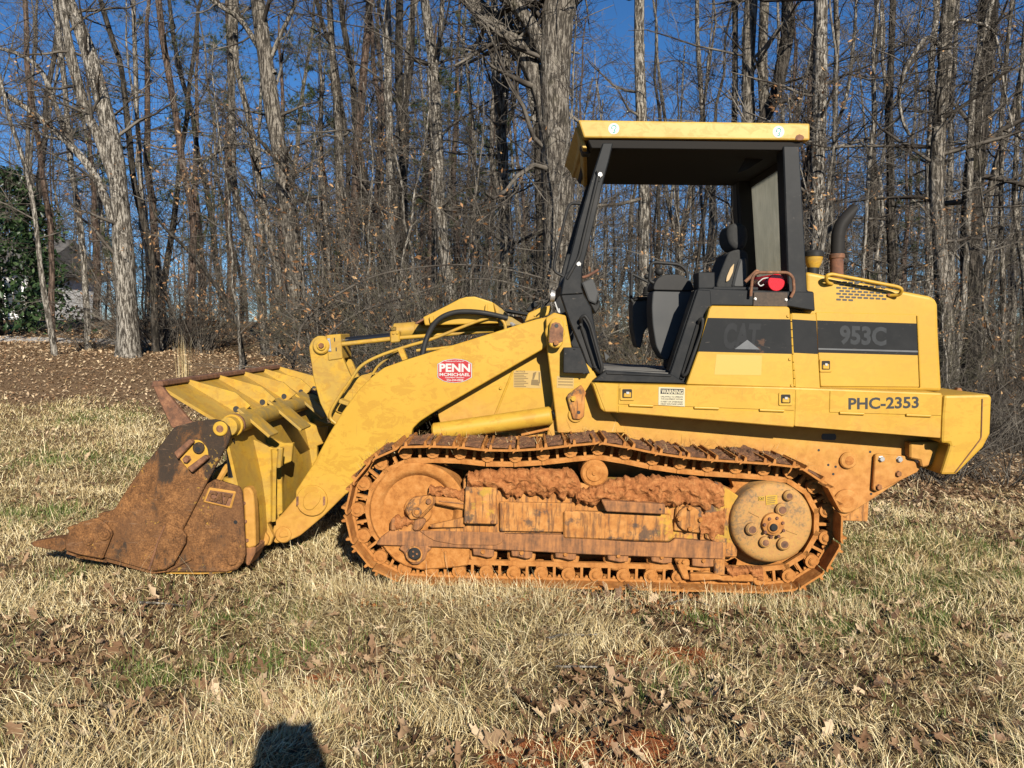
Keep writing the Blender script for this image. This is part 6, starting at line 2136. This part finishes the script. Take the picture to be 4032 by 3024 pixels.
for x, y, rr_ in ((570, 1290, 36), (675, 1254, 40)):
    q = disc('cutter_boss', 'Z1', x, y, rr_, cy0 - .042, cy0, M_RUST, cl_, 28, .006)
    disc('cutter_pin', 'Z1', x + 2, y, rr_ * .55, cy0 - .05, cy0, M_RUST, cl_, 20, .004)
# latch boss high on the cheek
plate('latch_plate', 'B', [(150, 425), (205, 352), (240, 352), (270, 385), (276, 430), (205, 488), (185, 470)], cy0 - .012, cy0, M_YELCW, cl_, .004, rnd=.02)
for pts in ([(130, 405), (195, 348), (212, 362), (146, 432)], [(186, 468), (258, 414), (275, 428), (205, 488)]):
    plate('latch_bar', 'B', pts, cy0 - .05, cy0, M_RUSTDK, cl_, .006)
disc('latch_eye', 'B', 232, 386, 24, cy0 - .03, cy0, M_RUST, cl_, 28, .006)
disc('eye_hole', 'B', 231, 391, 11, cy0 - .0315, cy0, M_INK, cl_, 18, .001)
bolt('B', 188, 431, 14, cy0 - .012, M_RUSTDK, cl_, .03)
disc('hinge_pin', 'Z1', 1435, 562, 48, cy0 - .014, cy0, M_YELCW, cl_, 28, .008)
disc('pin_hole', 'Z1', 1435, 562, 24, cy0 - .0155, cy0, M_RUSTDK, cl_, 20, .001)

# teeth along the cutting edge
T0 = pts3('Z1', [(175, 1322), (200, 1306), (330, 1282), (405, 1276), (425, 1300), (425, 1345), (395, 1366), (200, 1338)], cy0)
AD = pts3('Z1', [(395, 1285), (440, 1240), (520, 1190), (600, 1200), (700, 1330), (690, 1400), (510, 1385), (400, 1362)], cy0)
for k in range(7):
    Y = -.075 + k * .392
    n = len(T0)
    V = []
    wid = [.018, .03, .045, .05, .05, .05, .05, .03]
    for s in (-1, 1):
        V += [(p.x, Y + .045 + s * w, p.z) for p, w in zip(T0, wid)]
    F = [tuple(range(n)), tuple(range(2 * n - 1, n - 1, -1))] + [(i, (i + 1) % n, n + (i + 1) % n, n + i) for i in range(n)]
    mesh_obj('bucket_tooth', V, F, M_RUST, cl_, None, .005)
    if k:
        q = [Vector((p.x, Y + .0, p.z)) for p in AD]
        extrude_y('tooth_adapter', q, Y + .09, M_RUST, cl_, .008)
lip = prof_sheet('cutting_edge', 'Z1', [(440, 1345), (560, 1378), (700, 1402)], cy0 + .02, BW1 + .05, .035, M_RUST, cl_)

# thick clay drips on the arm-side of the tracks are left to the material; now the photographer

# ------------------------------------------------------------------ grass, litter


def clump(seed, nb, rad, lmin, lmax, lean0, lean1, wid, mat, comb=None, segs=3):
    """a tuft of curved tapering blades"""
    r = np.random.default_rng(seed)
    a0 = r.uniform(0, 6.283, nb)
    rr = rad * np.sqrt(r.random(nb))
    base = np.stack([np.cos(a0) * rr, np.sin(a0) * rr, np.zeros(nb)], -1)
    az = a0 + r.normal(0, 1.0, nb) if comb is None else r.normal(0, comb, nb)
    lean = r.uniform(lean0, lean1, nb)
    L = r.uniform(lmin, lmax, nb)
    V = np.zeros((nb, segs * 2 + 1, 3))
    p = base.copy()
    kx = r.normal(0, .35, nb)
    w = wid * r.uniform(.6, 1.3, nb)
    for s in range(segs + 1):
        t = s / segs
        th = lean * (.55 + .75 * t)
        th = np.minimum(th, 1.72)
        d = np.stack([np.cos(az + kx * t) * np.sin(th), np.sin(az + kx * t) * np.sin(th), np.cos(th)], -1)
        side = np.stack([-np.sin(az + kx * t), np.cos(az + kx * t), np.zeros(nb)], -1) * (w * (1 - .75 * t) / 2)[:, None]
        if s < segs:
            V[:, 2 * s] = p - side
            V[:, 2 * s + 1] = p + side
        else:
            V[:, 2 * s] = p
        p = p + d * (L / segs)[:, None]
        p[:, 2] = np.maximum(p[:, 2], .004 + .02 * r.random(nb))
    nv = segs * 2 + 1
    i = np.arange(nb)[:, None] * nv
    F = []
    for s in range(segs - 1):
        F.append(i + np.array([[2 * s, 2 * s + 1, 2 * s + 3]]))
        F.append(i + np.array([[2 * s, 2 * s + 3, 2 * s + 2]]))
    F.append(i + np.array([[2 * segs - 2, 2 * segs - 1, 2 * segs]]))
    col = np.repeat(np.clip(r.normal(.55, .24, nb), 0, 1), nv)[:, None] * np.ones((1, 3))
    return bpy.data.objects.new('clump', np_mesh('clump', V.reshape(-1, 3), np.concatenate(F), mat, col=col))


def scatter_points(r, n, y0, y1, dens, xpad=1.2):
    """random points in the field of view with weight dens(x, y) in 0..1"""
    out = []
    got = 0
    while got < n:
        y = y0 + (y1 - y0) * r.random(60000)
        x = r.uniform(-1, 1, 60000) * (.70 * y1 + xpad)
        x, y = x[np.abs(x) < .70 * y + xpad], y[np.abs(x) < .70 * y + xpad]
        ok = r.random(len(x)) < dens(x, y)
        for a, b, c, d in TRACK_BOXES:
            ok &= ~((x > a) & (x < b) & (y > c) & (y < d))
        out.append(np.stack([x[ok], y[ok]], -1))
        got += ok.sum()
    return np.concatenate(out)[:n]


def dist_w(y):
    return np.minimum(1, (3.0 / np.maximum(y, .5)) ** 1.5)


def blades(name, r, xy, az, lean, L, wid, lift, shade, mat, label, segs=2):
    """one mesh of tapering curved blades; wid, L, lean, az, lift, shade are arrays"""
    n = len(xy)
    x, y = xy[:, 0], xy[:, 1]
    p = np.stack([x, y, gz(x, y) + lift], -1)
    g0 = p[:, 2] - lift
    kx = r.normal(0, .35, n)
    V = np.zeros((n, segs * 2 + 1, 3))
    for s in range(segs + 1):
        t = s / segs
        th = np.minimum(lean * (.6 + .7 * t), 1.75)
        ca, sa = np.cos(az + kx * t), np.sin(az + kx * t)
        d = np.stack([ca * np.sin(th), sa * np.sin(th), np.cos(th)], -1)
        side = np.stack([-sa, ca, r.normal(0, .5, n)], -1) * (wid * (1 - .7 * t) / 2)[:, None]
        if s < segs:
            V[:, 2 * s] = p - side
            V[:, 2 * s + 1] = p + side
        else:
            V[:, 2 * s] = p
        p = p + d * (L / segs)[:, None]
        p[:, 2] = np.maximum(p[:, 2], g0 - SLOPE * (p[:, 0] - x) + .003 + .4 * lift)
    nv = segs * 2 + 1
    i = np.arange(n)[:, None] * nv
    F = []
    for s in range(segs - 1):
        F.append(i + np.array([[2 * s, 2 * s + 1, 2 * s + 3]]))
        F.append(i + np.array([[2 * s, 2 * s + 3, 2 * s + 2]]))
    F.append(i + np.array([[2 * segs - 2, 2 * segs - 1, 2 * segs]]))
    col = np.repeat(np.clip(shade, 0, 1), nv)[:, None] * np.ones((1, 3))
    o = link(bpy.data.objects.new(name, np_mesh(name, V.reshape(-1, 3), np.concatenate(F), mat, col=col)))
    tag(o, label, kind='stuff')
    return o


r = np.random.default_rng(901)


def tufty(x, y):
    return sst(fbm(x, y, 2.1, 61), .36, .62)


def d_straw(x, y):
    c, l, g, w = cover(x, y)
    return dist_w(y) * (1 - .85 * c) * (1 - .80 * l) * (1 - .2 * g) * (.16 + .84 * tufty(x, y)) * (1 - .96 * w)


# flattened, combed straw
N1 = 190000
xy = scatter_points(r, N1, 1.75, 17, d_straw)
x, y = xy[:, 0], xy[:, 1]
flow = fbm(x, y, .9, 71) * 14 + fbm(x, y, 3.0, 75) * 3
az = flow + r.normal(0, 1.15, N1)
up = (r.random(N1) < .07)
lean = np.where(up, r.uniform(.35, 1.0, N1), r.uniform(1.2, 1.7, N1))
far = np.maximum(1, y / 4.2)
short = 1 - .35 * sst(-x, .3, 2.5) * sst(y, 3.2, 5)
L_ = (.03 + .13 * r.random(N1) ** 1.5) * short * np.where(up, .8, 1.0)
blades('dry_grass', r, xy, az, lean, L_, .0031 * r.uniform(.6, 1.3, N1) * far ** .8, .004 + .034 * r.random(N1) ** 1.6 * (.4 + tufty(x, y)), r.normal(.64, .26, N1) + .18 * (fbm(x, y, 1.3, 79) - .5), M_STRAW, 'matted straw-coloured dry grass covering the field')

def d_thatch(x, y):
    c, l, g, w = cover(x, y)
    return dist_w(y) * (1 - .6 * c) * (1 - .55 * l) * (1 - .97 * w)


# broken short thatch underneath
N2 = 120000
xy = scatter_points(r, N2, 1.75, 16, d_thatch)
x, y = xy[:, 0], xy[:, 1]
far = np.maximum(1, y / 4.2)
blades('grass_thatch', r, xy, r.uniform(0, 6.283, N2), r.uniform(.9, 1.6, N2), r.uniform(.02, .09, N2) * far ** .3, .0028 * r.uniform(.6, 1.4, N2) * far ** .8, .002 + .016 * r.random(N2), r.normal(.48, .24, N2), M_STRAW, 'short dead thatch of broken grass stems on the soil')


def d_green(x, y):
    c, l, g, w = cover(x, y)
    return dist_w(y) * (.05 + g) * (1 - .6 * c) * (1 - w) * (.2 + .8 * sst(fbm(x, y, 5, 91), .45, .65))


N3 = 26000
xy = scatter_points(r, N3, 1.75, 15, d_green)
x, y = xy[:, 0], xy[:, 1]
far = np.maximum(1, y / 4.2)
blades('green_grass', r, xy, r.uniform(0, 6.283, N3), r.uniform(.15, 1.25, N3), r.uniform(.03, .11, N3), .0034 * r.uniform(.6, 1.4, N3) * far ** .7, .002 + 0 * x, r.normal(.5, .25, N3), M_GREEN, 'fresh green grass blades pushing through the straw')

# grass the track has pressed down and that leans against it
N7 = 5200
xx = r.uniform(-1.35, 2.25, N7)
yy = D0 - .02 - .32 * r.random(N7) ** 1.3 - .02 * xx
ok = fbm(xx, yy, 2.6, 95) > .42
xx, yy = xx[ok], yy[ok]
N7 = len(xx)
blades('trackside_grass', r, np.stack([xx, yy], -1), r.uniform(0, 6.283, N7), r.uniform(.3, 1.35, N7), r.uniform(.05, .17, N7), .003 * r.uniform(.6, 1.3, N7), .004 + 0 * xx, r.normal(.62, .24, N7), M_STRAW, 'straw grass pressed up along the foot of the track', 3)
# crumbs of clay shed by the track
N8 = 900
cx_ = r.uniform(-1.3, 2.2, N8)
cyy = D0 - .01 - .35 * r.random(N8) ** 2
cs_ = .006 + .02 * r.random(N8) ** 2
oct_ = np.array([[1, 0, 0], [-1, 0, 0], [0, 1, 0], [0, -1, 0], [0, 0, .8], [0, 0, -.8]])
V = (np.stack([cx_, cyy, gz(cx_, cyy) + .4 * cs_ + .006], -1)[:, None, :] + oct_[None] * cs_[:, None, None] * r.uniform(.6, 1.3, (N8, 6, 1))).reshape(-1, 3)
f8 = np.array([[0, 2, 4], [2, 1, 4], [1, 3, 4], [3, 0, 4], [2, 0, 5], [1, 2, 5], [3, 1, 5], [0, 3, 5]])
o = link(bpy.data.objects.new('clay_crumbs', np_mesh('clay_crumbs', V, (f8[None] + np.arange(N8)[:, None, None] * 6).reshape(-1, 3), M_PACK)))
tag(o, 'small crumbs of orange clay fallen along the track', kind='stuff')

# long single stems arching above the mat
N4 = 2600
xy = scatter_points(r, N4, 1.9, 11, d_straw)
blades('tall_straw', r, xy, r.uniform(0, 6.283, N4), r.uniform(.35, 1.25, N4), r.uniform(.12, .32, N4), .0022 * r.uniform(.7, 1.3, N4) * np.maximum(1, xy[:, 1] / 4.2), .0 * xy[:, 0], r.normal(.75, .15, N4), M_STRAW, 'long single grass stems arching over the straw', 4)


def oak_leaf(seed, mat, size=.10, n=17):
    """lobed, curled oak leaf"""
    r = np.random.default_rng(seed)
    t = np.linspace(0, 1, n)
    lob = np.sign(np.sin(t * 2 * math.pi * 3.2 + r.uniform(0, 1))) * np.abs(np.sin(t * 2 * math.pi * 3.2 + r.uniform(0, 1))) ** .6
    w = .46 * np.sin(math.pi * t ** .75) * (1 + .45 * lob) + .01
    w[0] = w[-1] = .006
    x = (t - .5) * 2
    curl = r.uniform(-.5, 1.15)
    bow = r.uniform(-.9, 1.1)
    V, F = [], []
    for i in range(n):
        zc = bow * (x[i] ** 2) * .35
        for sd in (-1, 0, 1):
            ww = w[i] * (1 + r.normal(0, .1))
            V.append((x[i] + (abs(sd) * .10 * math.cos(t[i] * 21)), sd * ww * math.cos(curl * abs(sd)), zc + abs(sd) * ww * math.sin(curl) + r.normal(0, .02)))
    for i in range(n - 1):
        b = i * 3
        F += [(b, b + 3, b + 4, b + 1), (b + 1, b + 4, b + 5, b + 2)]
    return np.array(V) * size, np.array(F)


def oak_leaf_mesh(seed, mat, size):
    V, F = oak_leaf(seed, mat, size)
    return np_mesh('leaf', V, F, mat, col=np.full((len(V), 3), np.random.default_rng(seed).uniform(.35, .7)), smooth=True)


def d_leaf(x, y):
    c, l, g, w = cover(x, y)
    return np.minimum(1, (3.4 / y) ** .9) * (.16 + l) * (1 - .5 * c)


# beyond the machine the leaves are too small to show their lobes
N6 = 60000
xy = scatter_points(r, N6, 7.2, 26, lambda x, y: np.minimum(1, 9 / y) * (.05 + cover(x, y)[1]), 2.5)
q = np.stack([xy[:, 0], xy[:, 1], gz(xy[:, 0], xy[:, 1]) + .012 + .02 * r.random(N6)], -1)
aa = r.uniform(0, 6.283, N6)
a3 = np.stack([np.cos(aa), np.sin(aa), r.normal(0, .45, N6)], -1)
b3 = np.stack([-np.sin(aa), np.cos(aa), r.normal(0, .45, N6)], -1)
s_ = (.018 + .02 * r.random(N6))[:, None] * np.maximum(1, xy[:, 1:] / 14)
V = np.stack([q - a3 * s_, q + b3 * s_ * .5 + np.array([0, 0, .008]), q + a3 * s_, q - b3 * s_ * .5 + np.array([0, 0, .008])], 1).reshape(-1, 3)
i4 = np.arange(N6)[:, None] * 4
o = link(bpy.data.objects.new('forest_litter', np_mesh('forest_litter', V, np.concatenate([i4 + np.array([[0, 1, 2]]), i4 + np.array([[0, 2, 3]])]), M_LITTER, col=np.repeat(np.clip(r.normal(.55, .28, N6), 0, 1), 4)[:, None] * np.ones((1, 3)))))
tag(o, 'brown leaf litter covering the forest floor', kind='stuff')

N5 = 8000
xy = scatter_points(r, N5, 1.75, 9.5, d_leaf, 2.0)
kinds = [oak_leaf(81 + k, None, 1.0, 11) for k in range(8)]
Vs, Fs, Cs, off = [], [], [], 0
sz = r.uniform(.018, .050, N5)
tl = r.normal(0, .42, (N5, 2))
az = r.uniform(0, 6.283, N5)
zz = gz(xy[:, 0], xy[:, 1]) + .010 + .03 * r.random(N5)
shd = np.clip(r.normal(.5, .28, N5), 0, 1)
for k in range(8):
    sel = np.arange(N5) % 8 == k
    V, F = kinds[k]
    m_ = sel.sum()
    ca, sa = np.cos(az[sel])[:, None], np.sin(az[sel])[:, None]
    q = V[None] * sz[sel][:, None, None]
    X, Y, Z = q[..., 0], q[..., 1], q[..., 2]
    Z = Z + X * np.tan(np.clip(tl[sel, 0], -.9, .9))[:, None] + Y * np.tan(np.clip(tl[sel, 1], -.9, .9))[:, None]
    W = np.stack([xy[sel, 0][:, None] + X * ca - Y * sa, xy[sel, 1][:, None] + X * sa + Y * ca, zz[sel][:, None] + Z + .25 * np.abs(sz[sel])[:, None] * np.abs(np.clip(tl[sel, 0], -.9, .9))[:, None]], -1)
    Vs.append(W.reshape(-1, 3))
    Fs.append((F[None] + (np.arange(m_) * len(V))[:, None, None] + off).reshape(-1, 4))
    Cs.append(np.repeat(shd[sel], len(V)))
    off += m_ * len(V)
o = link(bpy.data.objects.new('leaf_litter', np_mesh('leaf_litter', np.concatenate(Vs), np.concatenate(Fs), M_LITTER, col=np.concatenate(Cs)[:, None] * np.ones((1, 3)), smooth=True)))
tag(o, 'brown fallen oak leaves littering the grass', kind='stuff')

# the largest leaves lie singly
leaf_kinds = [oak_leaf_mesh(181 + k, M_LITTER, .085) for k in range(6)]
single = [(1165, 1262, .1), (1175, 1400, .1), (840, 1355, .08), (1145, 1560, .12), (1070, 1625, .13), (1590, 1585, .1), (1600, 1550, .09), (530, 1350, .09), (1250, 1300, .09), (490, 1255, .1), (860, 1370, .08), (1110, 1340, .08),
          (700, 1500, .1), (420, 1570, .1), (230, 1560, .11), (90, 1455, .1), (620, 1440, .09), (1330, 1590, .09), (1700, 1480, .1), (1830, 1560, .1), (1980, 1600, .1), (2080, 1380, .09), (2150, 1500, .1), (1450, 1380, .08), (1520, 1340, .08),
          (960, 1290, .09), (760, 1310, .09), (330, 1350, .09), (250, 1420, .09), (150, 1560, .1), (40, 1610, .11), (560, 1610, .1), (880, 1610, .11), (1230, 1500, .1), (1400, 1480, .1), (1640, 1440, .1), (1900, 1400, .08), (2010, 1480, .1), (1780, 1330, .08), (1860, 1620, .11)]
for i, (ux, uy, s) in enumerate(single):
    p = ground_at(ux, uy)
    o = link(bpy.data.objects.new('fallen_leaf', leaf_kinds[i % 6]))
    k = s / .1 * random.uniform(.65, .95)
    o.scale = (k, k, k)
    o.location = (p.x, p.y, p.z + .045)
    o.rotation_euler = (random.gauss(.25, .3), random.gauss(0, .3), random.uniform(0, 6.28))
    tag(o, 'large curled brown oak leaf lying on the matted grass', 'leaf', 'single oak leaves on the grass')

for i, pts in enumerate([[(1180, 1400), (1215, 1392), (1260, 1396), (1290, 1390)], [(1450, 1330), (1480, 1320), (1530, 1326)], [(300, 1330), (345, 1322), (400, 1330)], [(1200, 1470), (1250, 1464), (1290, 1472)]]):
    q = [ground_at(a, b) + Vector((0, 0, .05)) for a, b in pts]
    q = catmull(q, 4)
    V, F = tube_arrays([list(p) for p in q], np.linspace(.008, .004, len(q)), 6)
    o = link(bpy.data.objects.new('fallen_stick', np_mesh('fallen_stick', V, F, M_PALE, smooth=True)))
    tag(o, ['crooked grey stick lying on the straw grass', 'short stick lying on leaves near the track', 'thin stick lying on pale grass past the bucket', 'forked stick lying among brown leaves'][i], 'stick')

# dry seed stems standing by the wood
for i, (ux, uy) in enumerate([(395, 832), (388, 830), (402, 835), (398, 826), (408, 838)]):
    p = ground_at(ux, uy)
    c_ = clump(700 + i, 14, .05, .5, 1.0, .02, .18, .006, M_STRAW)
    c_.name = 'dry_stalks'
    link(c_)
    c_.location = p
    tag(c_, 'tuft of tall straw-coloured stalks standing before the clearing', 'grass tuft', 'tall dry stalks')

# ------------------------------------------------------------------ the photographer, whose shadow falls on the grass
def skin(name, joints, edges, mat, parent, sub=2):
    me = bpy.data.meshes.new(name)
    me.from_pydata([j[0] for j in joints], edges, [])
    o = bpy.data.objects.new(name, me)
    link(o, parent)
    o.modifiers.new('skin', 'SKIN').use_smooth_shade = True
    for i, j in enumerate(joints):
        v = me.skin_vertices[0].data[i]
        v.radius = j[1] if isinstance(j[1], tuple) else (j[1], j[1])
        v.use_root = i == 0
    s = o.modifiers.new('sub', 'SUBSURF')
    s.levels = s.render_levels = sub
    me.materials.append(mat)
    return o


PX, PY = .09, -.47
HX_ = -.09                        # the hands hold the phone a little to the left of the body
pz = gz1(PX, PY)
per = empty('person', (PX, PY, pz))
tag(per, 'person in dark hooded jacket and jeans holding up a phone, facing the loader', 'person')
m = NT('jacket_cloth'); m.color(m.mix(m.noise(40), (.03, .035, .05), (.05, .055, .075))).rough(.9); MJ = m.m
m = NT('denim'); m.color(m.mix(m.noise(80), (.05, .07, .13), (.09, .12, .2))).rough(.9); MD = m.m
m = NT('skin_tone'); m.color((.55, .33, .23)).rough(.5); MS = m.m
m = NT('hair_brown'); m.color((.05, .03, .018)).rough(.7); MHR = m.m
m = NT('boot_leather'); m.color((.09, .05, .03)).rough(.6); MB = m.m
m = NT('phone_black'); m.color((.01, .01, .012)).rough(.2); MP = m.m
# one continuous body, feet to head, arms raised to the phone
J = [((0, 0, 1.00), (.155, .11)), ((0, .0, 1.18), (.145, .10)), ((0, 0, 1.40), (.17, .11)), ((0, 0, 1.52), (.10, .085)), ((0, .015, 1.60), .055), ((0, .03, 1.66), .062), ((0, .03, 1.74), (.080, .095)), ((0, .02, 1.815), (.070, .085)),
     ((.19, 0, 1.46), .062), ((.20, .08, 1.22), .047), ((.09, .27, 1.38), .038), ((HX_ + .095, .37, 1.555), .028), ((HX_ + .078, .395, 1.60), (.034, .018)),
     ((-.19, 0, 1.46), .062), ((-.20, .08, 1.22), .047), ((-.17, .27, 1.38), .038), ((HX_ - .095, .37, 1.555), .028), ((HX_ - .078, .395, 1.60), (.034, .018)),
     ((.10, 0, .90), .095), ((.12, .02, .50), .062), ((.12, 0, .12), .045), ((.12, .13, .05), (.045, .04)),
     ((-.10, 0, .90), .095), ((-.12, .02, .50), .062), ((-.12, 0, .12), .045), ((-.12, .13, .05), (.045, .04))]
E = [(0, 1), (1, 2), (2, 3), (3, 4), (4, 5), (5, 6), (6, 7), (2, 8), (8, 9), (9, 10), (10, 11), (11, 12), (2, 13), (13, 14), (14, 15), (15, 16), (16, 17), (0, 18), (18, 19), (19, 20), (20, 21), (0, 22), (22, 23), (23, 24), (24, 25)]
skin('body', J, E, MS, per)
GR = lambda j, k: (j[0], tuple(a * k for a in j[1]) if isinstance(j[1], tuple) else j[1] * k)
ja = [GR(J[i], 1.10) for i in (0, 1, 2, 3, 8, 9, 10, 13, 14, 15)]
ja.append(((HX_ + .115, .34, 1.50), .037)); ja.append(((HX_ - .115, .34, 1.50), .037))
skin('jacket', ja, [(0, 1), (1, 2), (2, 3), (2, 4), (4, 5), (5, 6), (6, 10), (2, 7), (7, 8), (8, 9), (9, 11)], MJ, per)
tr_ = [((0, 0, 1.0), (.162, .118))] + [GR(J[i], 1.12) for i in (18, 19, 20, 22, 23, 24)]
skin('trousers', tr_, [(0, 1), (1, 2), (2, 3), (0, 4), (4, 5), (5, 6)], MD, per)
for s in (-1, 1):
    skin('boot', [((s * .12, -.02, .10), (.055, .05)), ((s * .12, .0, .045), (.05, .045)), ((s * .12, .12, .04), (.05, .04)), ((s * .12, .19, .035), (.04, .03))], [(0, 1), (1, 2), (2, 3)], MB, per)
    # five fingers wrapped round the phone's edge
    for k in range(4):
        z = 1.575 + k * .021
        ln = (.9, 1.05, 1.0, .8)[k]
        skin('finger', [((HX_ + s * .072, .402, z), .010), ((HX_ + s * (.072 - .0 * ln), .435, z + .004), .009), ((HX_ + s * (.072 - .030 * ln), .442, z + .006), .008), ((HX_ + s * (.072 - .045 * ln), .440, z + .006), .007)], [(0, 1), (1, 2), (2, 3)], MS, per, 1)
    skin('thumb', [((HX_ + s * .080, .395, 1.59), .012), ((HX_ + s * .060, .395, 1.625), .010), ((HX_ + s * .045, .407, 1.65), .009)], [(0, 1), (1, 2)], MS, per, 1)
    skin('ear', [((s * .080, .02, 1.715), (.008, .018)), ((s * .088, .012, 1.745), (.007, .022))], [(0, 1)], MS, per, 1)
    lathe_ = [(.012 * math.sin(a), max(.0005, .012 * math.cos(a))) for a in np.linspace(-1.5, 1.5, 7)]
    lathe('eye', Vector((s * .032, .112, 1.735)), (0, 1, 0), lathe_, MP, per, 12)
skin('nose', [((0, .115, 1.732), .008), ((0, .138, 1.700), .014), ((0, .118, 1.692), .010)], [(0, 1), (1, 2)], MS, per, 1)
skin('mouth', [((-.022, .118, 1.665), .005), ((0, .124, 1.666), .007), ((.022, .118, 1.665), .005)], [(0, 1), (1, 2)], MS, per, 1)
skin('hair', [((0, -.03, 1.72), (.078, .065)), ((0, -.005, 1.79), (.083, .085)), ((0, .03, 1.845), (.072, .080))], [(0, 1), (1, 2)], MHR, per)
skin('hood', [((0, -.03, 1.52), (.16, .11)), ((0, -.06, 1.68), (.135, .10)), ((0, -.05, 1.80), (.125, .11)), ((0, -.02, 1.875), (.11, .10))], [(0, 1), (1, 2), (2, 3)], MJ, per)
ph_ = empty('phone', (PX + HX_, PY + .424, pz + 1.610))
tag(ph_, 'black phone held upright in both hands of the photographer', 'phone')
boxl('phone_body', (-.074, -.004, -.036), (.074, .004, .036), MP, ph_, .003)
